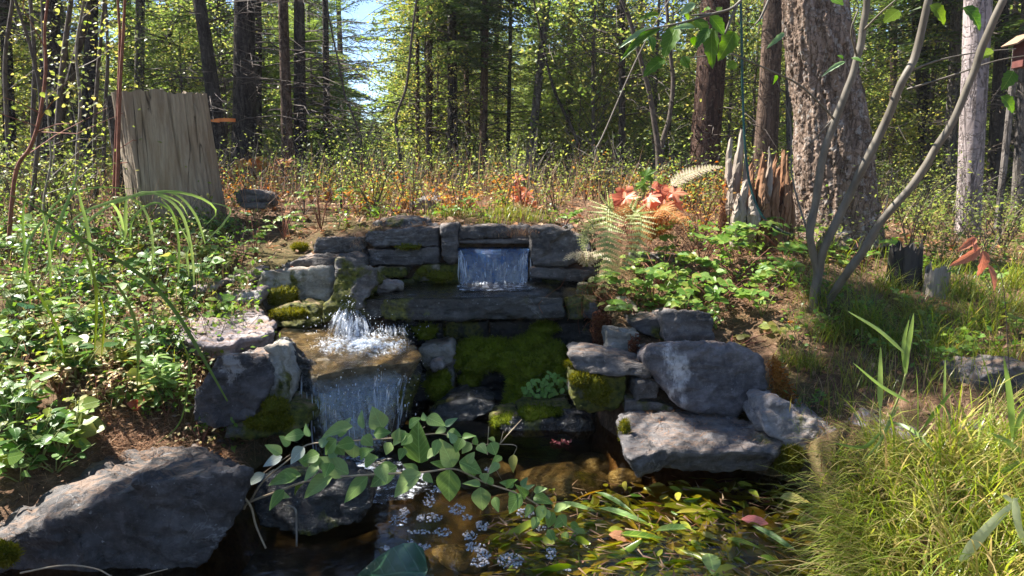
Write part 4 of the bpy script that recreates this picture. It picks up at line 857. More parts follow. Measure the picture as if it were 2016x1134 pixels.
# ---- forest behind: each tree of its own
def clear(px, Y): return not (690 < px < 800)
r = random.Random(42); spots = []
def ok(x, y, dm):
    return all((x-a)**2+(y-b_)**2 > dm*dm for a, b_ in spots)
def far_tree(px, Y, kind, bark, label, group, sc=1.0, w=None):
    b = PG(px, Y); 
    if not ok(b.x, b.y, .55): return
    spots.append((b.x, b.y)); t = empty('conifer_tree', b, label, 'tree', group)
    Ht = {'t': 13, 'l': 9, 'y': 4.6, 's': 7.5, 'k': 11, 'b': 12}['k' if kind[:2] == 'sk' else kind[0]]*sc
    if kind != 'bare': c = link('crown', CROWN[kind]); c.parent = t; c.rotation_euler = (0, 0, r.uniform(0, 6.28)); c.scale = (sc*r.uniform(.9, 1.15),)*2+(sc,)
    w = w or {'t': .13, 'l': .10, 'y': .035, 's': .05, 'k': .12, 'b': .11}['k' if kind[:2] == 'sk' else kind[0]]*sc*r.uniform(.7, 1.3)
    key = (bark, kind[0]); 
    if key not in TRK:
        zs = np.linspace(-.3, 1, 26); TRK[key] = trunk_geo([Vector((.012*math.sin(z*7), 0, z)) for z in zs], [max(.06, 1-z*.9) for z in zs], 9, .1, 6, 0, len(TRK)).mesh('trunk', [BARK[bark]], True)
    m = link('trunk', TRK[key]); m.parent = t; m.scale = (w, w, Ht); m.rotation_euler = (0, 0, r.uniform(0, 6.28))
    # the mesh path is in units of height and radius
    if kind[0] in 'tlb' or kind[:2] == 'sk':
        c = link('dead_branches', r.choice(DEAD)); c.parent = t; c.rotation_euler = (0, 0, r.uniform(0, 6.28))
TRK = {}
def trunk_unit(): pass
for i in range(120):                                # sunlit young firs, the light-green wall
    px = r.uniform(-80, 2100); Y = r.uniform(12.5, 30)
    if not clear(px, Y) : continue
    far_tree(px, Y, r.choice(['young0', 'young1', 'young2', 'slim0', 'slim1']), 'brown', 'young light-green fir in the sunlit wall of growth behind the dark trunks', 'young firs behind the trunks', r.uniform(.7, 1.35))
for i in range(46):
    px = r.uniform(-150, 2200); Y = r.uniform(12, 30)
    if not clear(px, Y): continue
    far_tree(px, Y, r.choice(['bare', 'bare', 'bare', 'bare', 'skirt1', 'bare', 'bare', 'young0']), r.choice(['dark', 'brown', 'grey', 'brown']), 'dark-needled conifer standing deep among the background trunks', 'conifers deep in the forest', r.uniform(.85, 1.15))
for i in range(90):
    px = r.uniform(-150, 2200); Y = r.uniform(30, 62)
    if 700 < px < 785: continue
    far_tree(px, Y, r.choice(['bare', 'young2', 'young0', 'young1', 'slim1', 'slim0']), r.choice(['brown', 'grey']), 'far conifer at the back of the forest', 'farthest conifers', r.uniform(1.0, 1.6))
for i in range(70):
    px = r.uniform(-1100, -160) if i % 2 else r.uniform(2160, 3100); Y = r.uniform(6.5, 26)
    far_tree(px, Y, r.choice(['bare', 'young0', 'young1', 'young2', 'slim0', 'skirt0']), r.choice(['dark', 'brown', 'grey']), 'conifer of the wood around the pond', 'conifers around the clearing', r.uniform(.8, 1.3))
# low firs closing the foot of the sky gap
for px, Y, s in ((712, 19, .42), (742, 22, .4), (772, 20, .5), (735, 34, .6), (760, 40, .7)): far_tree(px, Y, 'young1', 'brown', 'small bright fir in the gap under the open blue sky', 'small firs in the sky gap', s)
# trees of the same wood outside the picture: to the left, right and behind
for i in range(34):
    a = r.uniform(0, 6.28); d_ = r.uniform(7, 16); x_, y_ = math.cos(a)*d_, math.sin(a)*d_
    if y_ > 3 and abs(x_)/y_ < .85: continue
    if not ok(x_, y_, 1.5): continue
    px_ = None; b = Vector((x_, y_, h1(x_, y_))); spots.append((x_, y_)); t = empty('conifer_tree', b, 'conifer of the wood around the pond', 'tree', 'conifers around the clearing')
    c = link('crown', CROWN[r.choice(['tall0', 'tall1', 'tall2', 'low0'])]); c.parent = t; c.rotation_euler = (0, 0, r.uniform(0, 6))
    m = link('trunk', next(iter(TRK.values()))); m.parent = t; m.scale = (.14, .14, 12)
# stumps -----------------------------------------------------------------
def stump(px, Y, poly_w, h_, mat, label, n=90, seg=60, jag=.04, flare=.3, lean=(0, 0), seed=5, crack=.05, cat='tree stump', ztop=None, top=True):
    b = PG(px, Y); t = empty('tree_stump', b, label, cat); k = (Y*CP+.3*SP)/1440/2; r0 = poly_w*k
    a = np.arange(n)*2*math.pi/n; zs = np.linspace(-.12, 1, seg)*h_; A, Zz = np.meshgrid(a, zs)
    q = np.stack([np.cos(A)*3.2, np.sin(A)*3.2, Zz*.35], -1).reshape(-1, 3)
    lob = fbm(q*.6, seed, 2).reshape(A.shape)*.08; cr_ = np.abs(vnoise(q*np.array([1.0, 1.0, 1.1]), seed+1)).reshape(A.shape); cr_ = -crack*np.clip(1-cr_/.035, 0, 1); fine = (.003*fbm(q*np.array([9, 9, 1.2]), seed+2, 3)+.002*facets(q*np.array([2.2, 2.2, 5]), seed+4)+.003*fbm(q*np.array([12, 12, 20]), seed+6, 2)).reshape(A.shape)
    R = r0*(1+flare*np.exp(-Zz/(.35*h_))*(.7+.6*np.sin(A*5+seed)*.5)+lob)+cr_+fine
    tz = jag*(.5*np.sin(A*3+1)+vnoise(np.stack([np.cos(A)*4, np.sin(A)*4, 0*A], -1).reshape(-1, 3), seed+7).reshape(A.shape)+.8*np.round(1.5*vnoise(np.stack([np.cos(A)*9, np.sin(A)*9, 0*A], -1).reshape(-1, 3), seed+8)).reshape(A.shape))
    Z2 = Zz*(1+tz/h_*np.clip(Zz/h_, 0, 1)**3); X = R*np.cos(A)+lean[0]*Zz; Yv = R*np.sin(A)*.85+lean[1]*Zz
    V = np.stack([X, Yv, Z2], -1).reshape(-1, 3)+np.array(b); i = np.arange(seg-1)[:, None]*n; j = np.arange(n)[None]; kk = (j+1) % n
    g = Geo(); g.add(V, np.concatenate([np.stack([i+j, i+kk, i+n+kk], -1).reshape(-1, 3), np.stack([i+j, i+n+kk, i+n+j], -1).reshape(-1, 3)])); g.build('trunk', mat, t, smooth=True)
    if top:                                        # broken inner top, slightly sunk
        g = Geo(); ring = V[-n:]; c = ring.mean(0); rows = [ring]
        for s, dz in ((.9, -.03), (.6, -.08), (.3, -.1)): rr_ = c+(ring-c)*s; rr_[:, 2] = ring[:, 2]*s*.5+c[2]*(1-s*.5)+dz+.02*rng.normal(size=n); rows.append(rr_)
        VV = np.concatenate(rows+[c[None]-[0, 0, .1]]); T = []
        for q_ in range(3): 
            i0 = q_*n; jj = np.arange(n); k2 = (jj+1) % n; T += [np.stack([i0+jj, i0+k2, i0+n+k2], -1), np.stack([i0+jj, i0+n+k2, i0+n+jj], -1)]
        jj = np.arange(n); T.append(np.stack([3*n+jj, 3*n+(jj+1) % n, np.full(n, 4*n)], -1)); g.add(VV, np.concatenate(T)); g.build('broken_top', mat, t)
    return t
stump(352, 5.35, 172, .88, STUMPWOOD, 'tall broad weathered grey stump with long vertical cracks on the left', 240, 120, .012, .08, (-.09, 0), 5, .03)
g = Geo(); b = P(262, 300, 5.7); 
stump(268, 5.75, 60, .82, BARK['dark'], 'dark slab of old bark standing behind the left side of the tall stump', 40, 30, .03, .1, (-.05, 0), 9, .02, 'bark slab')
stump(742, 9.0, 36, .22, BURNT, 'small black low stump far behind the wall under the sky gap', 40, 12, .03, .2, (0, 0), 3)
stump(1318, 7.2, 34, .36, BURNT, 'small dark cut stump behind the orange-red leaves', 44, 14, .02, .15, (0, 0), 4)
stump(1778, 4.45, 62, .24, BURNT, 'charred low stump right of the shrub base', 60, 20, .03, .25, (0, 0), 6)
stump(1842, 4.3, 46, .16, GREYWOOD, 'low grey decayed stump beside the charred one', 60, 16, .03, .3, (0, 0), 8)
# rotten stump: upright shards round a hollow
b = PG(1495, 5.0); rs = empty('rotten_stump', b, 'jagged rotten red-brown stump with a silvery spire at its left', 'tree stump'); rr_ = random.Random(5); kpx = 5.0/1440
def shard(px, py_top, w, Yo, mat, py_bot=452, seed=0, depth=.05, tip=.25):
    n = 9; V = []; x0 = XP(px, 5.0+Yo); zt = P(px, py_top, 5.0+Yo).z; zb = b.z-.06; ww_ = w*kpx; m = 16; g = Geo(); prof = [(-.5, .0), (-.3, -.5), (0, -.62), (.3, -.5), (.5, 0), (.3, .4), (0, .5), (-.3, .4)]
    for k in range(n*2):
        t_ = k/(n*2-1); z_ = zb+(zt-zb)*t_; tw = (1 if t_ < .6 else 1-(t_-.6)/.4*(1-tip)) * (1+.12*math.sin(t_*9+seed)); off = .012*math.sin(t_*6+seed*2)
        for (u, v) in prof: V.append((x0+off+u*ww_*tw+rr_.uniform(-.004, .004), 5.0+Yo+v*depth*2*tw+rr_.uniform(-.006, .006), z_+(abs(u)*-.05 if k == n*2-1 else 0)+rr_.uniform(-.01, .01)))
    T = []
    for k in range(n*2-1):
        for j in range(8): a_ = k*8+j; c_ = k*8+(j+1) % 8; T += [(a_, c_, c_+8), (a_, c_+8, a_+8)]
    e0 = (n*2-1)*8; T += [(e0, e0+j, e0+j+1) for j in range(1, 7)]
    g.add(V, T); g.build('shard', mat, rs, smooth=False)
for i, (px, pt, w, yo, mt) in enumerate([(1432,270,16,.02,GREYWOOD),(1447,252,20,.05,GREYWOOD),(1462,300,16,.0,GREYWOOD),(1440,345,26,-.08,GREYWOOD),(1460,352,24,-.14,GREYWOOD),(1424,350,16,-.05,ROTWOOD),(1478,330,16,-.12,ROTWOOD),(1492,300,15,-.1,ROTWOOD),(1505,290,17,-.08,GREYWOOD),(1500,330,22,-.16,ROTWOOD),(1518,298,16,-.04,ROTWOOD),(1532,292,14,.0,ROTWOOD),(1545,305,14,.04,ROTWOOD),(1525,345,22,-.1,ROTWOOD),(1540,360,20,-.06,ROTWOOD),(1480,380,24,-.18,GREYWOOD),(1510,385,20,-.16,ROTWOOD),(1470,320,26,.12,ROTWOOD),(1500,315,30,.15,ROTWOOD),(1530,325,26,.14,ROTWOOD),(1448,380,18,-.16,GREYWOOD),(1418,385,14,-.02,ROTWOOD),(1556,350,12,.05,ROTWOOD)]):
    shard(px, pt, w, yo, mt, seed=i, depth=.03, tip=rr_.uniform(.1, .5))
# hose
pts = [P(1462, -500, 4.7), P(1458, -60, 4.72), P(1460, 60, 4.72), P(1462, 180, 4.74), P(1467, 290, 4.72), P(1474, 350, 4.7), P(1486, 395, 4.66), P(1506, 432, 4.62), P(1532, 452, 4.62), P(1548, 459, 4.7), P(1562, 462, 4.8)]
h = empty('hose', pts[-1], 'thin teal hose hanging down past the rotten stump', 'hose'); g = Geo(); g.tube(spline(pts, 90), .0075, 8); g.build('tube', HOSE, h, smooth=True)
g = Geo(); g.tube([P(1526, 448, 4.615), P(1538, 455, 4.64)], .011, 8); g.build('connector', GREYWOOD, h, smooth=True, )
# birdhouse at the right edge
b = P(2012, 118, 5.6); bh = empty('birdhouse', b, 'small reddish wooden birdhouse with a pitched roof, at the top right edge', 'birdhouse'); s = 5.6/1440
def boxg(c, d_, rot=0):
    V = np.array([(x_, y_, z_) for x_ in (-.5, .5) for y_ in (-.5, .5) for z_ in (-.5, .5)])*np.array(d_); ca, sa = math.cos(rot), math.sin(rot); V = V@np.array([[ca, 0, sa], [0, 1, 0], [-sa, 0, ca]]).T+np.array(c)
    return V, [(0, 1, 3), (0, 3, 2), (4, 6, 7), (4, 7, 5), (0, 4, 5), (0, 5, 1), (2, 3, 7), (2, 7, 6), (0, 2, 6), (0, 6, 4), (1, 5, 7), (1, 7, 3)]
g = Geo(); g.add(*boxg(tuple(P(2018, 105, 5.6)), (.10, .12, .2))); g.build('box', BOXWOOD, bh)
for sg in (-1, 1):
    g = Geo(); c = P(2018, 76, 5.6); g.add(*boxg((c.x+sg*.055, c.y, c.z-.01), (.14, .18, .012), sg*.6)); g.build('roof_board', SHINGLE, bh)
g = Geo(); c = P(2018, 105, 5.6); g.tube([(c.x, c.y+.1, c.z-1.3), (c.x, c.y+.1, c.z+.05)], .025, 8); g.build('post', BARK['grey'], bh)
# ================================================================ plants
LM = {}; VEIN = {}
def leaf_mesh(tmpl, mat, smooth=True):
    if mat.name in LARGS and mat.name+'_veined' not in VEIN: VEIN[mat.name+'_veined'] = leaf_mat(mat.name+'_veined', *LARGS[mat.name], veins=True)
    mat = VEIN.get(mat.name+'_veined', mat)
    k = (id(tmpl), mat.name)
    if k not in LM:
        g = Geo(); g.add(tmpl[0], tmpl[1], 0, rng.random()); LM[k] = g.mesh('leaf', [mat], smooth)
    return LM[k]
def leaf_obj(parent, tmpl, mat, pos, d, up, length, width=None, name='leaf', label=None):
    o = bpy.data.objects.new(name, leaf_mesh(tmpl, mat)); COL.objects.link(o); o.parent = parent
    F_ = frames(np.array([list(d)]), np.array([list(up)]))[0]; w = (width or 1)*length
    M_ = Matrix([[F_[0][0]*w, F_[0][1]*length, F_[0][2]*length, pos[0]-parent.location[0]], [F_[1][0]*w, F_[1][1]*length, F_[1][2]*length, pos[1]-parent.location[1]], [F_[2][0]*w, F_[2][1]*length, F_[2][2]*length, pos[2]-parent.location[2]], [0, 0, 0, 1]])
    o.matrix_basis = M_
    if label: o['label'] = label
    return o
def V3(*a): return Vector(a)
RV = lambda s: Vector((rng.normal(), rng.normal(), rng.normal()))*s
# ---- low broad-leaved plants whose leaves can be picked apart
def herb(name, px, Y, h_, ns, nl, tmpls, mat, size, label, cat='plant', group=None, stem=STEMGREEN, spread=.12, whorl=1, w=1.0, up=(0, -.35, .9), lift=0.0, droop=.3, base=None):
    b = base or PG(px, Y); t = empty(name, b, label, cat, group); g = Geo()
    for s in range(ns):
        a = U(0, 6.28); e = Vector((math.cos(a)*spread*U(.2, 1), math.sin(a)*spread*U(.2, 1), h_*U(.6, 1.05)))
        pts = [b+Vector((e.x*q, e.y*q, e.z*(q**.75)-0.01)) for q in (0, .35, .7, 1)]; g.tube(pts, [.0032, .0028, .002, .0012], 4)
        for l in range(nl):
            q = .3+.7*(l+U(0, .8))/nl; p = b+Vector((e.x*q, e.y*q, e.z*(q**.75)))
            for k in range(whorl):
                a2 = a+2.4*l+k*6.28/whorl+U(-.4, .4); d = Vector((math.cos(a2), math.sin(a2), U(-.15, .45)))
                sz = size*U(.6, 1.2)*(1-.25*q); pet = p+d*sz*.25
                g.tube([p, pet], [.0012, .001], 3, cap=False)
                leaf_obj(t, random.choice(tmpls), mat, pet, d+RV(.15), Vector(up)+RV(.3), sz, w)
    g.build('stem', stem, t, smooth=True); return t
def compound(name, px, Y, h_, nf, tmpls, mat, size, label, pairs=3, cat='shrub', spread=.25, stem=TWIGRED, w=1.0, base=None, flen=.14, up=(0, -.5, .85), group=None):
    b = base or PG(px, Y); t = empty(name, b, label, cat, group); g = Geo()
    for f in range(nf):
        a = U(0, 6.28); e = Vector((math.cos(a)*spread*U(.1, 1), math.sin(a)*spread*U(.1, 1), h_*U(.35, 1.05))); g.tube([b, b+e*.5+V3(0, 0, h_*.1), b+e], [.0035, .0028, .0018], 4)
        for q in range(2):
            a2 = a+U(-1.6, 1.6); d = Vector((math.cos(a2), math.sin(a2), U(-.3, .35))).normalized(); p0 = b+e*U(.6, 1.0); L = flen*U(.7, 1.2)
            if q == 0: p0 = b+e
            g.tube([p0, p0+d*L], [.0014, .0008], 3, cap=False); sd_ = d.cross(V3(0, 0, 1)).normalized()
            for k in range(pairs):
                p = p0+d*L*(.35+.6*k/pairs)
                for s in (-1, 1): leaf_obj(t, random.choice(tmpls), mat, p, sd_*s+d*.55+RV(.08), Vector(up)+RV(.2), size*U(.75, 1.15), w)
            leaf_obj(t, random.choice(tmpls), mat, p0+d*L, d+RV(.05), Vector(up)+RV(.2), size*U(.9, 1.2), w)
    g.build('stem', stem, t, smooth=True); return t
# left bank, glossy sunlit leaves
for i, (px, Y, h_, ns, nl, sz, lab) in enumerate([
 (250, 4.1, .20, 6, 3, .062, 'glossy holly-leaved plant below the tall stump, left of its middle'), (300, 4.0, .17, 6, 3, .06, 'glossy holly-leaved plant in full sun under the arching grass'),
 (405, 4.15, .22, 6, 3, .062, 'glossy plant shining white in the sun right of the arching grass'), (355, 3.85, .14, 5, 3, .055, 'low glossy plant at the edge of the flat pinkish slab'),
 (205, 3.6, .18, 6, 3, .07, 'glossy dark plant above the cream-leaved shrub'), (130, 3.9, .25, 6, 3, .065, 'shaded glossy plant beside the tall grass on the left'),
 (60, 3.5, .25, 6, 3, .07, 'dark shining plant near the left edge, mid height'), (20, 4.2, .28, 6, 3, .065, 'bushy glossy plant at the left edge under the thicket'),
 (30, 2.75, .22, 6, 3, .062, 'pale shining plant at the left edge above the big boulder'), (110, 2.62, .12, 6, 3, .058, 'broad shining leaves just behind the top of the big boulder'),
 (40, 2.55, .1, 5, 3, .055, 'low green plant at the left edge beside the big boulder'), (10, 3.05, .22, 5, 3, .06, 'green plant hugging the left edge below the cream shrub'), (330, 5.0, .14, 5, 3, .06, 'leafy plant at the foot of the tall stump'), (420, 5.05, .16, 5, 3, .055, 'leafy plant against the right foot of the tall stump')]):
    herb('leafy_plant', px, Y, h_, ns, nl, OVATE+BROAD, GLOSSY if i != 10 else NIGHT, sz*.92, lab, spread=.17, w=1.0, group='glossy plants on the left bank')
herb('leafy_plant', 45, 3.35, .2, 1, 2, BROAD, BIGLEAF, .10, 'single large dark leaf in the shade on the left', spread=.06)
herb('leafy_plant', 320, 3.12, .24, 5, 5, LANCE, NIGHT, .085, 'bright green plant of pointed leaves above the red leaf', spread=.08, whorl=3, w=1.25, group='pointed plants')
for px, Y, lab in ((115, 3.0, 'cream-yellow shrub left of the pointed green plant'), (190, 2.98, 'pale cream shrub with orange leaves near the big boulder'), (215, 3.15, 'cream shrub touching the pointed green plant')):
    herb('pale_shrub', px, Y, .15, 6, 5, OVATE, CREAM, .035, lab, cat='shrub', stem=TWIGRED, spread=.1, whorl=2, w=.85, group='cream-leaved shrubs')
for px, Y, lab in ((85, 3.3, 'reddish-cream shrub in the left tangle'), (330, 3.55, 'tan-orange shrub left of the flat pinkish slab'), (280, 3.5, 'yellow-green shrub beside the flat pinkish slab'), (345, 3.75, 'rusty shrub leaning over the pinkish slab')):
    herb('pale_shrub', px, Y, .2, 6, 5, OVATE, YELLOW if 'yellow' in lab else CREAM, .035, lab, cat='shrub', stem=TWIGRED, spread=.14, whorl=2, w=.85)
t = empty('red_leaf_cluster', PG(272, 3.02), 'bright red leaf lying at the foot of the pointed green plant', 'leaf')
for k in range(3): leaf_obj(t, BROAD[k % 2], RED, t.location+V3(U(-.03, .03), 0, .04+.01*k), V3(U(-1, 1), -.4, .3), V3(U(-.3, .3), -.8, .6), .06)
for i in range(120):
    px, Y = U(-30, 500), U(2.7, 4.7)
    if i % 3 == 0: px, Y = U(-30, 330), U(2.65, 3.6)
    if px > 330 and Y < 3.9 or (Y < 3.05 and px > 140): continue
    herb('leafy_plant', px, Y, U(.08, .24), 4, 4, [OVATE, BROAD, ROUND][i % 3], [GLOSSY, NIGHT, ROSE, GLOSSY, YELLOW, BUSH, ROSE][i % 7], U(.045, .105), 'small leafy plant in the dense sunny cover of the left bank', spread=.12, group='small plants covering the left bank')
for px, Y, s in ((20, 2.6, .085), (75, 2.62, .08), (120, 2.66, .075), (150, 2.75, .07), (5, 2.8, .085), (60, 2.85, .08), (-20, 2.5, .08)):
    herb('leafy_plant', px, Y, U(.1, .2), 5, 4, OVATE+BROAD, GLOSSY if px % 2 else ROSE, s, 'broad bright leaves crowding the left edge just above the big boulder', spread=.12, group='bright leaves above the big boulder')
for px, Y in ((262, 5.0), (300, 4.85), (335, 4.9), (372, 4.95), (410, 4.9), (440, 5.0), (285, 4.7), (390, 4.75)):
    herb('leafy_plant', px, Y, U(.14, .26), 5, 4, OVATE+BROAD, ROSE if px % 2 else GLOSSY, .06, 'leafy plant hiding the foot of the tall weathered stump', spread=.14, group='plants at the foot of the tall stump')
for px, Y in ((170, 2.95), (225, 3.0), (300, 3.25), (360, 3.2), (140, 3.1), (260, 3.15), (190, 3.2), (340, 3.35)):
    herb('leafy_plant', px, Y, U(.06, .14), 4, 3, [ROUND, OVATE, BROAD][px % 3], [ROSE, NIGHT, YELLOW][px % 3], .045, 'low leafy sprig on the needle-covered soil behind the big boulder', spread=.1, group='sprigs behind the big boulder')
# rose shrubs on the right bank
for px, Y, h_, nf, lab in ((1285, 4.15, .22, 9, 'rose shrub with toothed leaflets hanging over the slate cube'), (1345, 4.2, .25, 10, 'rose shrub, its leaves hiding the bank above the slate cube'), (1410, 4.1, .25, 9, 'rose shrub right of the slate cube'), (1300, 4.45, .26, 8, 'upper rose shrub left, below the orange ferns'),
   (1380, 4.6, .28, 9, 'upper rose shrub in the middle of the right bank'), (1450, 4.35, .26, 8, 'rose shrub close to the shrub stems'), (1480, 4.8, .22, 8, 'pale rose shrub in front of the rotten stump'), (1250, 4.0, .12, 5, 'small rose shoot beside the brown hanging ferns'), (1540, 4.7, .22, 7, 'rose shrub at the base of the big shaggy trunk'), (1560, 4.2, .16, 6, 'small rose shrub left of the shrub base'), (1700, 4.7, .2, 6, 'low rose shrub right of the bent stems'), (1440, 3.75, .12, 5, 'yellow-green sprig hanging on the right side of the slate cube'), (1350, 3.72, .2, 4, 'rose sprig dangling across the slate cube')):
    compound('rose_shrub', px, Y, h_, nf, OVATE+ROUND, YELLOW if 'yellow' in lab else ROSE, .05, lab, w=1.05, flen=.12, base=(PG(px, Y) if Y > 3.74 else PG(px, 4.0)), group='rose shrubs on the right bank')
for px, Y, lab in ((1600, 3.75, 'small leafy plant below the shrub base'), (1830, 3.8, 'round-leaved plant in the grass on the right'), (1900, 3.5, 'leafy plant left of the blue-grey stone'), (1740, 3.5, 'small plant in the dark grass'), (1950, 4.4, 'leafy plant far right in the shade'), (1680, 3.9, 'leafy plant among the long grass below the bent stems'), (1860, 3.35, 'leafy plant in the grass above the pinkish flat stones'), (1780, 4.1, 'leafy plant in front of the charred stump'), (2000, 3.6, 'leafy plant at the right edge of the bank'), (1500, 3.95, 'yellow-leaved plant by the orange hanging moss')):
    herb('leafy_plant', px, Y, .14, 5, 4, ROUND, ROSE, .042, lab, spread=.1, group='small plants on the right bank')
# saplings and suckers by the wall
for px, Y, h_, lab in ((505, 4.6, .34, 'young rose sapling with red stems left of the wall'), (560, 4.95, .3, 'leafy shoot beside the mossy stone left of the wall'), (632, 5.0, .42, 'thin grey sapling arching beside the wall'), (375, 4.55, .2, 'small leafy shoot in the sun by the arching grass'), (905, 5.2, .12, 'small green plant above the spillway'), (1110, 5.0, .12, 'green shoot on top of the wall by the fern'), (1140, 4.75, .1, 'tiny yellow-green plant over the slate right of the fall')):
    compound('rose_sapling', px, Y, h_, 6, OVATE, ROSE, .032, lab, spread=.12, flen=.08, w=1.1)
# watercress
b = P(1075, 790, 3.85); t = empty('watercress', b, 'round-leaved light green watercress growing on the moss', 'plant'); g = Geo()
for k in range(130):
    a = U(0, 6.28); q = rng.random()**.5; p = P(1076+46*q*math.cos(a)-4, 762+26*q*math.sin(a)+(8 if math.cos(a) < 0 else -6), 3.80-.05*U(0, 1))
    leaf_obj(t, random.choice(ROUND), CRESS, p, V3(U(-1, 1), -.2, U(-1, .4)), V3(U(-.3, .3), -.8, .55)+RV(.15), U(.016, .03)); g.tube([b+V3((p.x-b.x)*.4, .02, .02), p], [.001, .001], 3, cap=False)
g.build('stem', STEMGREEN, t)
# nightshade branch over the pond --------------------------------------------------
NB = PG(475, 2.6); nb = empty('leafy_branch', NB, 'trailing branch of pointed green leaves reaching over the pond from the left bank', 'branch')
def zp(a, b_, Y=2.3): return P(440+a/2.52, 780+b_/2.52, Y)
ypl = lambda a: 2.36-.10*math.sin(a/420)
g = Geo()
for pl, r0 in (([(100,560),(130,525),(290,465),(400,425),(560,400),(640,395),(800,385),(975,380),(1130,360),(1210,385),(1300,430),(1450,480),(1560,540),(1640,600),(1750,680),(1800,745)], .0042),
   ([(130,525),(200,420),(330,310),(420,240),(600,225),(730,215),(860,205),(950,180),(1000,150)], .0032), ([(860,205),(1000,190),(1100,190),(1250,240),(1330,236),(1360,238)], .0024), ([(1370,238),(1420,180),(1480,115)], .0024), ([(1310,290),(1312,220),(1316,150)], .002), ([(1360,238),(1450,245),(1440,290),(1436,320)], .0016),
   ([(1300,430),(1330,340),(1380,415)], .0015), ([(105,470),(200,380),(330,290)], .002), ([(1375,225),(1388,175)], .0016)):
    g.tube(spline([zp(a, c, ypl(a)+(.06 if r0 < .004 else 0)) for a, c in pl], len(pl)*4), np.linspace(r0, r0*.5, len(pl)*4), 6)
g.build('stem', STEMTAN, nb, smooth=True)
NL = [(p_, q_, w_, m_) for p_, q_, w_, m_ in (((470,300),(440,370),56,0),((530,330),(500,400),60,0),((700,330),(760,300),70,0),((780,340),(800,420),70,0),((680,300),(720,260),56,0),((590,170),(620,110),44,1),((830,230),(800,290),56,0),((900,260),(870,310),46,0),((1060,260),(1010,300),50,0),((1150,230),(1120,180),44,1),((1210,330),(1240,280),46,0),((1240,400),(1220,340),44,0),((1420,470),(1460,520),44,0),((1530,540),(1500,590),44,0),((1620,600),(1580,560),40,1),((1680,620),(1640,650),44,0),((1760,690),(1720,720),40,0),((350,420),(310,380),50,0),((250,480),(330,500),44,0),((560,300),(520,250),56,1),((1380,300),(1330,330),40,0),((480,250),(520,200),46,1))]+[((975,330),(955,130),140,0),((790,160),(735,60),95,0),((640,150),(470,188),62,0),((690,160),(675,80),40,1),((400,190),(290,200),60,0),((425,200),(405,140),36,1),((290,300),(190,342),52,2),((400,255),(325,330),62,2),((290,285),(208,240),50,0),((205,385),(105,445),50,2),
 ((475,290),(385,320),70,0),((560,215),(495,290),80,0),((620,385),(440,300),95,0),((385,390),(205,425),72,0),((300,465),(215,560),62,0),((400,430),(330,490),30,3),((540,400),(372,498),80,0),((470,340),(395,415),52,0),((715,400),(585,525),76,0),((860,350),(710,440),110,0),((980,380),(820,490),96,0),((965,370),(890,335),42,0),((990,390),(1040,425),44,0),((1140,350),(1080,215),100,0),((1122,362),(1110,542),120,0),((1120,352),(1030,325),46,0),((1170,325),(1290,372),84,0),
 ((650,240),(640,315),84,0),((690,200),(742,245),62,0),((745,190),(830,175),60,0),((650,230),(560,240),70,0),((610,180),(560,150),70,0),((920,150),(965,105),50,0),((905,175),(832,242),54,0),((930,190),(880,242),62,0),((1000,122),(990,84),32,1),((1010,105),(1098,142),64,0),((1100,150),(1156,104),36,1),((1105,160),(1048,182),38,0),((1110,182),(1178,196),54,0),((1065,215),(1045,292),46,0),((1185,205),(1242,190),32,0),((1185,210),(1148,272),64,0),((1230,235),(1180,280),50,0),((1250,242),(1248,198),32,0),((1265,240),(1300,275),50,0),((1325,230),(1352,294),68,0),((1348,225),(1318,208),34,0),
 ((1365,330),(1320,378),42,0),((1290,382),(1300,425),48,0),((1275,452),(1285,582),92,0),((1275,440),(1198,425),38,0),((1345,500),(1362,574),44,0),((1340,432),(1285,400),36,0),((1440,442),(1378,424),44,0),((1475,485),(1412,582),80,0),((1480,450),(1506,402),36,1),((1490,472),(1532,438),32,1),((1540,472),(1602,455),38,0),((1540,500),(1625,522),62,0),((1590,542),(1560,622),62,0),((1640,562),(1718,540),46,0),((1640,575),(1600,655),62,0),((1665,590),(1700,645),54,0),((1720,632),(1775,662),44,0),((1740,660),(1805,722),64,0),((1700,672),(1690,744),42,0),((1805,745),(1800,852),58,4),((1610,662),(1645,725),44,0),((1440,290),(1432,375),46,3),((330,240),(285,200),46,0),((430,330),(370,300),60,0),((1560,600),(1530,660),50,0),((1500,500),(1470,450),44,0),((850,220),(870,160),46,0),((560,250),(600,290),50,0),((1400,450),(1440,410),40,0)]
NIGHTP = leaf_mat('nightshade_leaf_undersides', [(.3, .36, .28), (.4, .42, .38)], .3, .45, .5)
NMAT = [NIGHT, leaf_mat('young_nightshade_leaves', [(.15, .27, .11), (.24, .36, .17)], .4, .4, .5), NIGHTP, YELLOW, leaf_mat('orange_yellow_leaf', [(.6, .32, .03), (.65, .38, .05)], .45, .4, .4)]
NLT = [leaf_t((.1, .7, .96, 1, .9, .72, .52, .3, 0), 1.0, f, d) for f, d in ((.10, .12), (.16, .3), (.06, .2))]
for (a, c, w, mt) in NL:
    Y = ypl(a[0])+U(-.05, .05); p0 = zp(*a, Y); p1 = zp(*c, Y-U(-.01, .05)); d = p1-p0; L = d.length
    ww = w/2.52/1440*2.35*1.12; leaf_obj(nb, random.choice(NLT), NMAT[mt], p0, d, Vector((U(-.35, .2), -.75, .75)), L, ww/L, label={2: 'pale silvery underside of a leaf', 3: 'yellowing leaf', 4: 'orange-yellow dying leaf'}.get(mt))
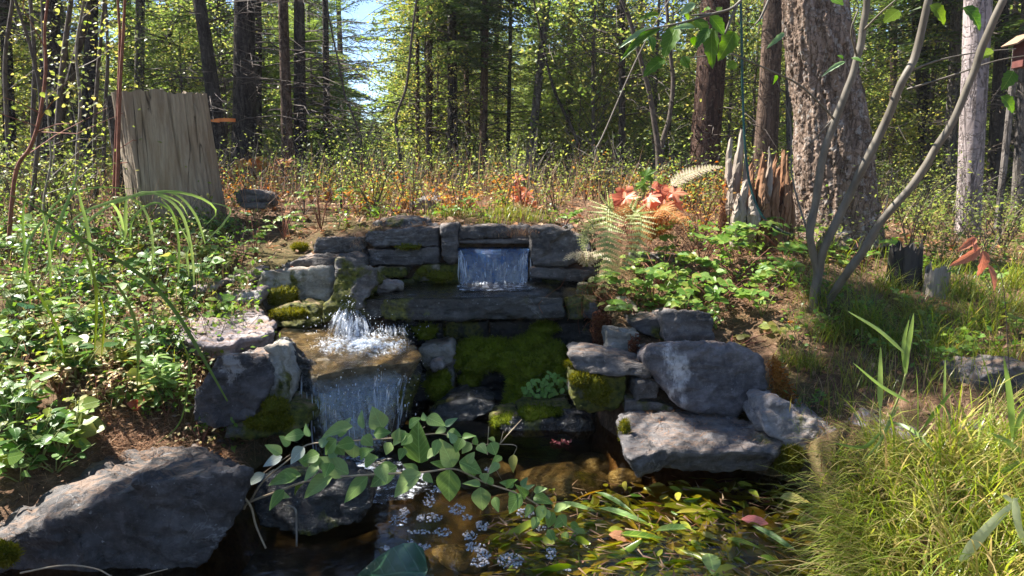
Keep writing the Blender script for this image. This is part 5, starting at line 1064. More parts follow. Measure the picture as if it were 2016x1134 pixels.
# dead forked twig by the boulder
tw = empty('dead_twig', zp(130, 560, 2.35), 'tan dead forked twig beside the big boulder', 'twig'); g = Geo()
g.tube(spline([zp(50, 425, 2.3), zp(80, 480, 2.3), zp(135, 545, 2.32), zp(160, 640, 2.33), zp(210, 755, 2.3)], 16), np.linspace(.0055, .003, 16), 6); g.build('branch', STEMTAN, tw, smooth=True); g = Geo()
g.tube(spline([zp(300, 540, 2.3), zp(355, 560, 2.28), zp(362, 640, 2.28), zp(363, 745, 2.28)], 12), [.0035]*12, 5); o = g.build('bent_twig', TWIGGREY, smooth=True); tag(o, 'grey bent dead stem in front of the rounded wet stone', 'twig')
g = Geo(); g.tube(spline([P(40, 1128, 1.95), P(125, 1113, 1.97), P(190, 1120, 1.97), P(240, 1140, 1.95), P(330, 1120, 1.98)], 20), np.linspace(.003, .0015, 20), 5); o = g.build('dry_stem', STEMTAN, smooth=True); tag(o, 'curved dry straw-coloured stem across the bottom of the big boulder', 'twig')
# large dark leaf at the bottom
t = empty('large_leaf', PZ(750, 1125, .02), 'big round dark green leaf at the bottom edge of the picture', 'leaf')
BL = leaf_t((.1, .75, .98, 1, .9, .7, .4, 0), .85, .06, .25); pa, pb = PZ(840, 1128, .08), PZ(672, 1118, .05); leaf_obj(t, BL, BIGLEAF, pa, pb-pa, V3(0, -.25, 1), (pb-pa).length, .95); pa = PZ(700, 1150, .05); pb = PZ(800, 1078, .07); leaf_obj(t, BL, HAZEL, PZ(830, 1115, .05), PZ(745, 1088, .07)-PZ(830, 1115, .05), V3(0, -.5, .8), .16, .5, label='lit yellow-green half')  # lit half of the big leaf painted as a second, lighter leaf
# hazel shrub in the foreground right -------------------------------------------------
hb = PG(1602, 3.95); hz = empty('hazel_shrub', hb, 'smooth-stemmed shrub with three bent grey stems in front of the shaggy trunk', 'shrub')
for pl, w0, w1 in (([(1600,618,3.95),(1602,580,3.93),(1609,540,3.93),(1600,497,3.92),(1594,462,3.9),(1606,400,3.9),(1622,300,3.88),(1644,235,3.86),(1664,185,3.85),(1688,115,3.84),(1703,30,3.82),(1709,-30,3.8),(1730,-200,3.8),(1760,-450,3.8)], 17, 11),
    ([(1606,615,3.97),(1608,560,3.95),(1622,492,3.9),(1664,402,3.86),(1704,318,3.8),(1744,240,3.76),(1777,160,3.7),(1802,110,3.7),(1826,10,3.66),(1840,-60,3.64),(1870,-220,3.6),(1930,-480,3.6)], 18, 12),
    ([(1608,625,4.0),(1640,580,3.9),(1666,540,3.82),(1698,496,3.76),(1738,432,3.7),(1794,368,3.64),(1844,290,3.58),(1884,222,3.54),(1919,135,3.5),(1946,62,3.46),(1980,-8,3.42),(2030,-90,3.4),(2120,-260,3.4)], 16, 11)):
    g = Geo(); n = len(pl)*7; sp = spline([P(*q) for q in pl], n); g.tube(sp+.003*np.stack([vnoise(sp*12, 3), vnoise(sp*12, 4), 0*sp[:, 0]], 1), np.linspace(w0, w1, n)/1440*3.9/2*(1+.1*vnoise(sp*10, 8)), 14); g.build('stem', SMOOTHBARK, hz, smooth=True)
for pl in ([(1644,237,3.86),(1622,212,3.8),(1573,167,3.6),(1512,137,3.3),(1460,114,3.0),(1433,106,2.8),(1358,114,2.6)], [(1688,115,3.84),(1676,60,3.7),(1690,10,3.7),(1660,-20,3.7)], [(1795,138,3.7),(1850,118,3.7),(1925,103,3.8),(2000,96,3.8)], [(1786,176,3.72),(1870,150,3.7),(1960,120,3.7),(2030,108,3.7)], [(1594,470,3.9),(1560,350,4.1),(1556,240,4.2),(1530,160,4.2)], [(1700,490,3.8),(1740,420,4.0),(1757,330,4.0)],
    [(1500,-60,2.5),(1450,10,2.5),(1400,28,2.5),(1340,45,2.5),(1290,55,2.5),(1270,60,2.5)], [(1450,10,2.5),(1430,60,2.5),(1425,68,2.5)], [(1400,28,2.5),(1360,30,2.5)], [(1530,-40,2.5),(1500,30,2.5),(1485,50,2.5)], [(1640,235,3.86),(1580,300,3.9)], [(1700,60,3.82),(1740,20,3.7),(1800,-30,3.6)]):
    g = Geo(); n = len(pl)*4; g.tube(spline([P(*q) for q in pl], n), np.linspace(.006, .002, n), 5); g.build('twig', SMOOTHBARK, hz, smooth=True)
HL = [((375,110),(225,108),50,0),((325,205),(65,325),50,1),((385,212),(95,350),70,0),((500,190),(400,400),125,0),((640,25),(530,90),62,1),((700,90),(720,38),50,0),((640,140),(740,235),105,0),((740,210),(655,310),80,0),((745,120),(870,240),115,0),((760,210),(750,438),108,0),((930,235),(850,392),128,0),((410,440),(270,510),100,0),((545,420),(585,495),72,0),((945,465),(880,505),72,0),((940,180),(985,190),45,0),((1050,170),(1138,160),64,0),((1300,245),(1210,322),40,1),((640,205),(495,188),50,1),((1230,560),(1245,632),66,0),((620,160),(605,210),60,0),((800,90),(830,50),50,0),((560,100),(600,150),50,0),((640,270),(620,345),60,0),((300,270),(340,330),60,0),
 ((1700,410),(1740,430),40,0),((1760,460),(1600,520),34,1),((1800,430),(1880,445),34,0),((1650,-10),(1740,20),70,0)]
for (a, c, w, mt) in HL:
    q = 3.78; Y = 2.5+U(-.08, .08) if a[0] < 1150 else 3.6; p0 = P(1200+a[0]/q, a[1]/q, Y); p1 = P(1200+c[0]/q, c[1]/q, Y-U(-.02, .06)); d = p1-p0; L = d.length
    leaf_obj(hz, random.choice(TOOTH), HAZEL if mt == 0 else NMAT[1], p0, d, V3(U(-.4, .4), -.8, .5), L, w/q/1440*Y/L*1.4)
for a in [(1830,10,30,3.5),(1895,15,34,3.4),(1770,20,26,3.6),(1950,95,24,3.6),(1995,140,26,3.6),(1970,190,26,3.5)]:
    p0 = P(a[0], a[1], a[3]); leaf_obj(hz, random.choice(TOOTH), HAZEL, p0, V3(U(-1, 1), -.3, -.5), V3(U(-.4, .4), -.7, .6), a[2]/1440*3.5*1.5)
# big lobed autumn leaves ----------------------------------------------------------
def lobed():
    V = [(0, .28, .03)]; key = [(-155,.30),(-118,.42),(-84,.25),(-52,.55),(-26,.29),(0,.72),(26,.29),(52,.55),(84,.25),(118,.42),(155,.30)]; n = 40
    for i in range(n+1):
        a = -155+310*i/n; r_ = float(np.interp(a, [k[0] for k in key], [k[1] for k in key]))*(1+.06*(-1)**i); a = math.radians(a); V.append((math.sin(a)*r_, .28+math.cos(a)*r_, .10*math.cos(a*3.4)-.3*r_*r_))
    return np.array(V), np.array([(0, i+1, i+2) for i in range(n)])
LOB = [lobed()]
def lobed_plant(name, px, Y, leaves, label, cat='shrub', mat=ORANGE, mats=None):
    b = PG(px, Y); t = empty(name, b, label, cat); g = Geo()
    for i, (a, c, s) in enumerate(leaves):
        p = P(a, c, Y+U(-.08, .08)); g.tube(spline([b, b+(p-b)*.6+V3(0, 0, .02), p], 8), [.0022]*8, 4); d = V3(U(-.8, .8), -.25, U(-1, .3)); leaf_obj(t, LOB[0], (mats or {}).get(i, mat), p, d, V3(U(-.5, .5), -.85, .5), s/1440*Y*1.15)
    g.build('stem', TWIGRED, t, smooth=True); return t
lobed_plant('autumn_shrub', 1245, 4.7, [(1228,366,44),(1240,385,48),(1222,392,36),(1215,400,34),(1262,398,36),(1280,372,44),(1292,388,46),(1305,366,36),(1270,385,40),(1315,380,34),(1285,402,36),(1240,404,34),(1300,404,30),(1275,358,28),(1262,352,32),(1322,392,30)], 'orange-red big-lobed leaves glowing behind the fern', mats={14: HAZEL, 13: HAZEL})
lobed_plant('autumn_shrub', 1030, 5.6, [(1012,362,24),(1020,380,30),(1035,384,34),(1042,372,28),(1028,395,22),(1046,395,28),(1010,352,24),(1002,388,18)], 'small orange-pink lobed shrub above the spillway')
lobed_plant('autumn_shrub', 500, 8.0, [(470+10*i, 318+U(-10, 14), 22) for i in range(10)], 'reddish autumn shrub behind the tall stump, to its right', mat=RUST)
SALMON = leaf_mat('salmon_leaves', [(.42, .17, .1), (.5, .22, .13)], .4, .6, .2)
t = empty('autumn_shrub', PG(1990, 3.0), 'soft orange-brown leaves hanging on a thin stem near the right edge', 'shrub'); g = Geo(); g.tube(spline([PG(1990, 3.0), P(1975, 560, 2.95), P(1950, 510, 2.9), P(1915, 470, 2.88)], 14), np.linspace(.0022, .001, 14), 4); g.build('stem', TWIG, t)
for a, c, w in (((1922,468),(1893,492),26), ((1930,488),(1882,528),34), ((1935,492),(1942,548),40), ((1945,520),(1970,580),26), ((1915,470),(1925,500),24)):
    p0 = P(*a, 2.88); p1 = P(*c, 2.84); leaf_obj(t, random.choice(TOOTH), SALMON, p0, p1-p0, V3(U(-.5, .5), -.8, .4), (p1-p0).length*.85, w/1440*2.9/(p1-p0).length*1.0)
# ferns -----------------------------------------------------------------------------
def frond(t, pts, wmax, mat, n=26, up=(0, -1, .2), prof=lambda s: math.sin(math.pi*min(1, .12+s*.88))**.6*(1-s*.55), cut=True, curl=0.0, stem=STEMGREEN):
    sp = spline([Vector(p) for p in pts], n+1); g = Geo(); g.tube(sp, np.linspace(.003, .0008, n+1), 4, 1); tg = norm(np.gradient(sp, axis=0))
    for i in range(1, n+1):
        s = i/n; L = wmax*prof(s); d0 = Vector(tg[i]); u = Vector(up); sd_ = d0.cross(u).normalized()
        for sg in (-1, 1):
            d = (sd_*sg+d0*.35+RV(.06)).normalized(); m = max(3, int(L/.012)); base = Vector(sp[i]); pos = []; dr = []
            g.add([base-d0*.004, base+d0*.004, base+d*L-u*curl*L], [(0, 1, 2)], 0)
            if cut:
                for j in range(m):
                    q = (j+.4)/m; c = base+d*L*q-u*curl*L*q*q
                    for s2 in (-1, 1): pos.append(c[:]); dr.append((d0*s2+d*.6)[:])
                pos = np.array(pos); dr = np.array(dr); k = np.repeat(1-np.arange(m)/m*.75, 2)*.021*(L/.08)**.5; g.inst(TRI, pos, frames(dr, np.tile(np.array(u)[None], (len(pos), 1))+rng.normal(size=(len(pos), 3))*.15), np.stack([k*.75, k, k], 1), 0, rng.random()*.6+rng.random(len(pos))*.4)
    return g.build('frond', [mat, stem], t)
b = PG(1215, 4.65); t = empty('fern', b, 'pale green fern with long drooping fronds in front of the orange leaves', 'fern')
Y = 4.15; frond(t, [P(1210, 412, 4.55), P(1195, 412, 4.4), P(1196, 460, Y), P(1193, 520, Y-.03), P(1188, 585, Y)], .15, FERNY, 22, prof=lambda s: 1.05*(1-s)**.55*min(1, .35+s*4))
frond(t, [P(1222, 418, 4.5), P(1255, 418, 4.4), P(1262, 450, 4.2), P(1246, 500, 4.15), P(1225, 535, 4.1)], .14, FERNY, 18, prof=lambda s: (1-s)**.6*min(1, .35+s*4))
frond(t, [P(1205, 430, 4.6), P(1165, 440, 4.5), P(1148, 470, 4.45), P(1152, 500, 4.4)], .08, FERNY, 18)
b = PG(1290, 4.7); t = empty('dead_fern', b, 'rust-orange dying fern arching over beside the pale green fern', 'fern')
for pl, w in (([(1290,470),(1262,430),(1215,418),(1195,440)], .12), ([(1290,470),(1275,425),(1240,410),(1205,424)], .13), ([(1292,470),(1290,425),(1310,412),(1345,440)], .14), ([(1295,470),(1320,430),(1340,432),(1352,460)], .10), ([(1288,470),(1280,440),(1262,460),(1240,500)], .12), ([(1290,470),(1300,430),(1270,420),(1285,450)], .12)):
    frond(t, [P(a, c, 4.65-.1*i) for i, (a, c) in enumerate(pl)], w, FERNO, 22, up=(0, -.7, .7), curl=.3)
t = empty('fern', PG(1395, 5.0), 'pale straw fern frond slanting up left of the rotten stump', 'fern'); frond(t, [P(1320, 366, 5.0), P(1350, 345, 5.0), P(1390, 332, 5.0), P(1425, 328, 5.0)], .10, FERNC, 20, up=(0, -.5, .9))
t = empty('dead_fern', P(1165, 530, 4.5), 'cream withered fern tuft on the ledge right of the waterfall', 'fern')
for k in range(7): a = -1.2+k*.4; frond(t, [P(1155, 525, 4.42), P(1155+30*math.sin(a), 508-12*math.cos(a), 4.38), P(1155+52*math.sin(a), 516-4*math.cos(a), 4.3)], .045, FERNC, 12, up=(0, -.6, .8))
t = empty('dead_fern', P(1235, 590, 4.1), 'cream withered fern leaf left of the rose leaves', 'fern')
for k in range(5): a = -1.6+k*.45; frond(t, [P(1222, 583, 4.1), P(1222+22*math.sin(a+1.5), 592+8*math.cos(a), 4.06), P(1222+34*math.sin(a+1.5), 604+10*math.cos(a), 4.02)], .035, FERNC, 10, up=(0, -.6, .8))
def curly(base, label, paths, mat, n, w):
    t = empty('dead_fern', base, label, 'fern')
    for (a, c, a2, c2) in paths:
        g = Geo()
        for _ in range(n):
            s0 = rng.random()*.75; pts = []; ph = U(0, 6); x = a+(a2-a)*s0+rng.normal()*w; y = c+(c2-c)*s0
            for j in range(9): pts.append(P(x+5*math.sin(j*1.7+ph)+rng.normal()*2, y+j*(c2-c)*.032+4*math.cos(j*1.7+ph), base.y-.02+rng.normal()*.02)); x += (a2-a)*.03
            g.tube(spline(pts, 18), [.0022]*18, 4, 0, cap=False)
        o = g.build('frond', mat, t); o['kind'] = 'stuff'
    return t
FORG = leaf_mat('orange_hanging_moss', [(.4, .15, .02), (.5, .22, .04), (.3, .1, .02)], .3, .7, .2)
curly(P(1190, 590, 4.0), 'curled dark brown dead fern hanging beside the ledge', [(1184,602,1178,705),(1200,606,1192,690),(1172,612,1176,680)], FERND, 26, 4)
curly(P(1246, 655, 3.66), 'short brown dead fern hanging over the mossy tan stone', [(1246,655,1246,712)], FERND, 22, 5)
curly(P(1532, 690, 3.3), 'bright orange dead fern trailing down the right side of the big boulder', [(1526,700,1548,812),(1530,720,1562,808),(1530,745,1540,820)], FORG, 60, 6)
curly(P(1560, 640, 3.9), 'small orange dead fern in the grass above the boulder', [(1568,632,1548,665),(1556,634,1574,640)], FORG, 30, 8)
# brown root tangle right of the ledge
g = Geo()
for k in range(90):
    x0, y0 = rng.normal(1205, 28), U(545, 600); pts = [P(x0, y0, 4.2)]; 
    for j in range(4): x0 += rng.normal(0, 14); y0 += U(0, 26); pts.append(P(x0, min(y0, 700), 4.2-.06*j+U(-.04, .04)))
    g.tube(spline(pts, 10), [.0014]*10, 3, cap=False)
o = g.build('roots', FERND); tag(o, 'tangle of fine dark red-brown roots right of the ledge', kind='stuff')
# grasses and reeds -------------------------------------------------------------------
def ribbon(g, pts, width, n=14, prof=None, face=(0, -1, .35), rnd=None):
    sp = spline([Vector(p) for p in pts], n); tg = norm(np.gradient(sp, axis=0)); sd_ = norm(np.cross(tg, np.array(face)[None])); nz_ = np.cross(sd_, tg); s = np.linspace(0, 1, n)
    w = width/2*(prof(s) if prof else np.minimum(1, .35+s*3)*(1-s**3)**.8+.02); V = np.stack([sp-sd_*w[:, None], sp+nz_*(w*.18)[:, None], sp+sd_*w[:, None]], 1).reshape(-1, 3); T = []
    for i in range(n-1):
        a = 3*i
        for k in (0, 1): T += [(a+k, a+k+1, a+k+4), (a+k, a+k+4, a+k+3)]
    g.add(V, T, 0, rng.random() if rnd is None else rnd)
def blade_thing(name, base, items, mat, label, cat, k=1.0, n=16):
    t = empty(name, base, label, cat)
    for it in items:
        pts, w, Y0, Y1 = it; m = len(pts); g = Geo(); P3 = [P(a, c, Y0+(Y1-Y0)*i/(m-1)) for i, (a, c) in enumerate(pts)]
        ribbon(g, P3, w/1440*(Y0+Y1)/2, n); g.build('blade', mat, t, smooth=True)
    return t
blade_thing('arching_grass', PG(240, 3.9), [([(140,500),(170,440),(230,398),(300,380),(352,398),(372,430)], 5, 3.7, 3.8), ([(255,480),(262,430),(300,400),(330,410),(352,440)], 5, 3.8, 3.8), ([(300,540),(300,470),(288,420),(262,392),(228,388)], 5, 3.7, 3.7), ([(350,560),(352,480),(340,420),(318,392)], 5, 3.7, 3.7), ([(180,560),(176,470),(160,400),(150,360)], 7, 3.5, 3.5), ([(40,560),(60,470),(100,420),(150,395)], 6, 3.4, 3.5), ([(110,480),(160,420),(262,386),(340,377),(400,392),(426,418),(402,446)], 6, 3.6, 3.8), ([(245,472),(238,430),(222,402),(206,398)], 6, 3.8, 3.7), ([(246,470),(247,430),(249,376)], 9, 3.8, 3.8), ([(382,562),(378,500),(362,430),(330,392),(280,378),(232,402)], 6, 3.6, 3.6), ([(404,480),(388,430),(360,392),(330,378),(290,384)], 5, 3.7, 3.7), ([(90,540),(112,450),(140,380),(158,320)], 8, 3.4, 3.5),
  ([(372,545),(368,500),(372,480),(352,440)], 5, 3.6, 3.6), ([(240,470),(232,440),(214,412)], 4, 3.8, 3.8), ([(60,600),(50,500),(46,410),(70,360)], 6, 3.5, 3.5), ([(70,520),(90,440),(110,400),(180,370),(270,372)], 5, 3.6, 3.8), ([(100,560),(96,480),(80,400)], 6, 3.4, 3.4), ([(410,470),(440,440),(452,410),(400,396)], 4, 3.9, 3.9)], REED, 'sunlit arching grass tuft in front of the tall stump', 'grass')
blade_thing('long_grass', PG(190, 3.2), [([(448,790),(400,705),(350,620),(300,560),(230,510),(150,465),(60,400),(0,380)], 8, 2.8, 3.0), ([(186,690),(190,600),(184,540),(160,480),(120,440)], 7, 3.0, 3.0), ([(270,760),(272,680),(262,620),(230,560),(180,500)], 7, 2.9, 3.0), ([(372,690),(370,760),(352,835),(300,880)], 4, 2.75, 2.7), ([(200,700),(205,620),(190,560)], 5, 3.0, 3.0), ([(130,720),(110,640),(60,560),(20,540)], 6, 3.0, 3.0), ([(378,740),(366,690),(350,660)], 4, 2.9, 2.9)], GRASS, 'long dark grass blades drooping across the left plants', 'grass')
t = blade_thing('reed', PG(1728, 2.5), [([(1783,738),(1784,700),(1792,660),(1799,615)], 13, 2.42, 2.42), ([(1779,722),(1780,670),(1790,628)], 9, 2.42, 2.42), ([(1783,697),(1730,650),(1668,612)], 8, 2.42, 2.36), ([(1733,805),(1733,750),(1734,681)], 12, 2.5, 2.5), ([(1790,792),(1735,760),(1679,714)], 7, 2.42, 2.36), ([(1755,830),(1800,850),(1852,905)], 8, 2.45, 2.3), ([(1768,800),(1730,872),(1700,905)], 6, 2.45, 2.3), ([(1735,850),(1700,880),(1640,872)], 8, 2.45, 2.4)], REED, 'tall bright reed with upright pale leaves left of the sunny grass corner', 'reed')
g = Geo(); g.tube(spline([P(1722, 905, 2.46), P(1745, 840, 2.45), P(1774, 770, 2.43), P(1783, 735, 2.42)], 14), np.linspace(.0042, .003, 14), 6); g.tube([P(1733, 900, 2.5), P(1733, 800, 2.5)], [.003, .0025], 6); g.build('stalk', STEMGREEN, t, smooth=True)
t = blade_thing('reed', PG(1830, 2.45), [([(1820,840),(1850,800),(1877,768)], 9, 2.42, 2.4), ([(1858,790),(1860,750),(1861,706)], 6, 2.42, 2.42), ([(1860,798),(1880,850),(1895,885)], 7, 2.42, 2.36)], REED, 'thin reed with narrow blades right of the tall bright one', 'reed')
g = Geo(); g.tube(spline([P(1770, 900, 2.45), P(1810, 850, 2.43), P(1858, 792, 2.42)], 10), .0022, 5); g.build('stalk', STEMGREEN, t, smooth=True)
t = blade_thing('reed', PG(1985, 2.3), [([(1994,866),(1990,800),(1984,750),(1976,702)], 15, 2.25, 2.25), ([(1996,866),(2010,820),(2030,790)], 11, 2.25, 2.25), ([(2030,905),(1985,870),(1950,852)], 11, 2.2, 2.2), ([(2040,900),(1980,925),(1935,958)], 14, 2.2, 2.1), ([(2040,905),(1960,935),(1925,985),(1918,1000)], 12, 2.15, 2.1)], REED, 'broad-bladed reed at the right edge of the picture', 'reed')
g = Geo(); g.tube([P(1985, 960, 2.25), P(1994, 860, 2.25)], .0035, 6); g.build('stalk', STEMGREEN, t, smooth=True)
PALEB = leaf_mat('bleached_blade', [(.5, .55, .3), (.6, .62, .38)], .5, .35, .5)
blade_thing('bleached_reed', PZ(1990, 1090, .3), [([(1890,1105),(1940,1045),(2006,980)], 24, 1.75, 1.8), ([(1998,980),(2004,1030),(2022,1085)], 18, 1.8, 1.75), ([(1975,975),(1990,985),(2010,1000)], 10, 1.8, 1.8)], PALEB, 'thick bleached folded reed blade in the bottom right corner', 'reed')
def patch(g, n, pxr, Yr, L, w, bend, mat=0, az=None, lean=.2, cond=None, seg=5, dz=0.0, cl=None):
    px = U(*pxr, n); Y = U(*Yr, n)
    if cl: px += 14*np.round(rng.normal(size=n)); 
    x = (px-1008)/FOC*(Y*CP+.8*SP); z = H(x, Y)+dz
    k = np.ones(n, bool) if cond is None else cond(px, Y, x, z); x, Y, z = x[k], Y[k], z[k]; m = len(x)
    blades(g, np.stack([x, Y, z], 1), U(0, 6.28, m) if az is None else rng.normal(az, .8, m), U(*L, m), U(*bend, m), U(*w, m), U(0, lean*2, m), seg, mat)
land = lambda px, Y, x, z: z > .02
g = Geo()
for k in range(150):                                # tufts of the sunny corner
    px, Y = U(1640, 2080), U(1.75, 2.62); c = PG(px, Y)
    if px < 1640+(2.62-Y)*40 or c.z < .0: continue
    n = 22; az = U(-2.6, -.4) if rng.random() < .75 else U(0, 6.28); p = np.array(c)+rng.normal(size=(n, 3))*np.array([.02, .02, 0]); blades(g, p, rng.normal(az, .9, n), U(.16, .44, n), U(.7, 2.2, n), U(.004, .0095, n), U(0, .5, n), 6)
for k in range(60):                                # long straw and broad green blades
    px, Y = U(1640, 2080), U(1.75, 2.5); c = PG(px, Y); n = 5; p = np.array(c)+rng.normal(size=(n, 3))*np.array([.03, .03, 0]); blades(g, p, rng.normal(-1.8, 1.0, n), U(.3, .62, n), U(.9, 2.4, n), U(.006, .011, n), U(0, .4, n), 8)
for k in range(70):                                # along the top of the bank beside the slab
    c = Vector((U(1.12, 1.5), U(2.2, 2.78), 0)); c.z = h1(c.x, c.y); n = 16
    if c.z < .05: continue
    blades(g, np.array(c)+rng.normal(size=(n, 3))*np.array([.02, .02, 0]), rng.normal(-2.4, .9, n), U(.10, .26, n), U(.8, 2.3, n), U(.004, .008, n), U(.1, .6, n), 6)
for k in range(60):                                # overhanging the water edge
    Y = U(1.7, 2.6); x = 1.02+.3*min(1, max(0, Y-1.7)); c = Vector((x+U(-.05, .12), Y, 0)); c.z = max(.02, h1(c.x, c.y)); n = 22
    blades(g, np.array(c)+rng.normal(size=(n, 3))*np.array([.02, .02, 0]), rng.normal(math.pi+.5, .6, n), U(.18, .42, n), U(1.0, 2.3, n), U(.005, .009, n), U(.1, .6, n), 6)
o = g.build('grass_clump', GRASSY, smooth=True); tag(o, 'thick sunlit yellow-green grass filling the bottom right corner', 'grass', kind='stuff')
g = Geo(); patch(g, 420, (1560, 2060), (1.8, 2.9), (.06, .2), (.003, .0055), (.4, 2.2), cond=land); patch(g, 420, (1540, 2100), (2.7, 3.7), (.05, .16), (.003, .005), (.4, 2.2), cond=land)
patch(g, 1500, (-60, 1250), (4.95, 8.5), (.12, .55), (.003, .006), (.1, .9), cond=land); patch(g, 1800, (1250, 2150), (5.5, 10), (.1, .4), (.003, .006), (.1, .9), cond=land); patch(g, 700, (0, 500), (3, 5), (.08, .22), (.002, .0035), (.3, 1.8), cond=land)
o = g.build('dry_grass', GRASSD, smooth=True); tag(o, 'dry straw and pinkish grass stems on the plateau and banks', kind='stuff')
g = Geo(); patch(g, 2400, (1540, 2100), (2.9, 5.4), (.06, .28), (.002, .0045), (.4, 2.0), cond=land)
for px, Y, n, L in ((1700, 3.75, 260, .38), (1640, 3.7, 120, .3), (1760, 3.6, 160, .36), (1820, 3.9, 160, .32), (1900, 4.2, 160, .32), (1990, 3.9, 140, .3), (1600, 3.5, 80, .22), (1960, 3.4, 90, .22), (1740, 4.3, 90, .3), (1700, 3.3, 60, .24), (1850, 3.5, 160, .34), (1930, 3.75, 160, .36), (1620, 3.95, 100, .3), (1560, 3.55, 90, .2), (2000, 4.4, 140, .34), (1850, 4.5, 140, .34)):
    c = PG(px, Y); blades(g, np.array(c)+rng.normal(size=(n, 3))*np.array([.05, .04, 0]), U(0, 6.28, n), U(.4*L, L, n), U(.7, 2.2, n), U(.003, .006, n), U(.1, .7, n), 6)
patch(g, 300, (0, 480), (3.2, 5), (.08, .25), (.002, .004), (.4, 1.8), cond=land)
for px, Y, n, L in ((740, 5.9, 110, .3), (1000, 5.1, 240, .16), (1040, 5.05, 160, .14), (870, 5.2, 120, .13), (920, 5.1, 120, .13), (700, 4.9, 80, .08), (965, 5.0, 160, .13)):
    c = PG(px, Y); blades(g, np.array(c)+rng.normal(size=(n, 3))*np.array([.09, .06, 0]), U(0, 6.28, n), U(.4*L, L, n), U(.4, 1.8, n), U(.002, .0045, n), U(.1, .5, n), 5)
o = g.build('green_grass', GRASS, smooth=True); tag(o, 'green grass tufts on the right bank and along the top of the wall', kind='stuff')
# dry grass hanging at the spillway
g = Geo(); c = P(1020, 462, 4.62); n = 150; blades(g, np.array(c)+rng.normal(size=(n, 3))*np.array([.05, .02, .01]), rng.normal(-1.6, .9, n), U(.05, .14, n), U(1.2, 2.8, n), U(.0015, .003, n), U(.3, .9, n), 6); c = P(705, 480, 4.55); blades(g, np.array(c)+rng.normal(size=(60, 3))*.02, rng.normal(-1.6, 1.5, 60), U(.04, .12, 60), U(1.5, 3, 60), .002, .6, 6)
o = g.build('straw', GRASSD); tag(o, 'dead grass hanging over the right corner of the spillway', kind='stuff')
# undergrowth of the plateau -----------------------------------------------------------
def shrubs(name, mat, label, spots_, size, stemmat=TWIG, lsz=(.02, .04), nl=110, tm=DIAM, kind='stuff', h_=(.25, .55)):
    g = Geo(); 
    for (px, Y, s) in spots_:
        b = PG(px, Y) if not isinstance(px, Vector) else px; ns = 5; hh = U(*h_)*s
        for k in range(ns):
            a = U(0, 6.28); e = np.array([math.cos(a)*hh*U(.2, .7), math.sin(a)*hh*U(.2, .7), hh*U(.5, 1.1)]); b0 = np.array(b)
            pts = np.array([b0, b0+e*[.4, .4, .6], b0+e]); g.tube(pts, [.004*s, .003*s, .0015], 3, 1, cap=False); m = int(nl*s/ns)
            q = rng.random(m)**.7; pp_ = b0+e*q[:, None]+rng.normal(size=(m, 3))*hh*.16*np.array([1, 1, .7]); pp_[:, 2] = np.maximum(pp_[:, 2], b0[2]+.01)
            d = randdir(m); d[:, 2] *= .5; up = np.array([0, 0, 1.])+rng.normal(size=(m, 3))*.5; sz = U(*lsz, m); g.inst(tm, pp_, frames(d, up), sz, 0, rng.random()*.5+rng.random(m)*.5)
    o = g.build(name, [mat, stemmat]); return tag(o, label, kind=kind)
sp_ = lambda n, a, b_, y0, y1, s0=.6, s1=1.2: [(U(a, b_), U(y0, y1), U(s0, s1)) for _ in range(n)]
notgap = lambda L: L
shrubs('green_undergrowth', BUSH, 'low green and yellow-green bushes covering the plateau', sp_(260, -100, 2150, 5.2, 12, .7, 1.5)+sp_(40, 1250, 2100, 4.9, 8, .6, 1.2)+sp_(14, 250, 460, 4.95, 5.15, .4, .7)+sp_(90, -900, -60, 3.5, 9, .8, 1.6)+sp_(70, 2060, 2900, 3.5, 9, .8, 1.6)+sp_(30, -60, 260, 4.6, 7, .8, 1.5), 1, nl=130)
shrubs('far_undergrowth', BUSH, 'mixed undergrowth at the foot of the forest', sp_(240, -200, 2250, 11, 26, 1.2, 2.4)+sp_(70, -1100, -150, 9, 24, 1.4, 2.4)+sp_(60, 2200, 3100, 9, 24, 1.4, 2.4), 1, lsz=(.05, .10), nl=110)
shrubs('rusty_undergrowth', RUST, 'rust and orange coloured low bushes above the wall', sp_(34, 430, 1250, 5.3, 8.5)+sp_(18, 440, 1000, 5.2, 6.2, .5, .8)+sp_(16, 1250, 1500, 5, 7), 1, TWIGRED, nl=110, h_=(.15, .4))
shrubs('yellow_undergrowth', YELLOW, 'yellow-leaved small plants above the wall', sp_(40, 600, 1400, 5.2, 8.5, .5, 1), 1, nl=80, h_=(.15, .4))
shrubs('seedling_cover', ROSE, 'tiny-leaved ground cover on the banks', sp_(150, -40, 520, 3.0, 5.3, .3, .6)+sp_(50, -500, -30, 2.2, 5, .4, .8)+sp_(40, 1250, 1650, 3.9, 5.2, .3, .5)+sp_(40, 1560, 2080, 3.2, 5.2, .25, .5)+sp_(16, 560, 1200, 4.95, 5.3, .2, .4), 1, lsz=(.02, .042), nl=80)
shrubs('pale_cover', CREAM, 'small cream and pink leaves scattered over the left bank', sp_(90, 0, 420, 2.9, 5.0, .2, .5), 1, TWIGRED, lsz=(.015, .028), nl=70)
# bare twiggy brush
g = Geo()
for k in range(620):
    px = U(-80, 2150); Y = U(5.2, 11); c = PG(px, Y)
    if 640 < px < 720 and rng.random() < .5: continue
    hh = U(.15, .7); a = U(0, 6.28); e = c+V3(math.cos(a)*hh*.5, math.sin(a)*hh*.3, hh); m = c+(e-c)*.5+RV(.04); g.tube([c, m, e], [.0035, .0025, .001], 3, 0, cap=False)
    for _ in range(4): s = U(.3, 1); q = c+(e-c)*s; g.tube([q, q+RV(.07)+V3(0, 0, .05)], [.0018, .0008], 3, 0, cap=False)
o = g.build('brush', TWIGGREY); tag(o, 'bare dry twigs and dead stems among the undergrowth', kind='stuff')
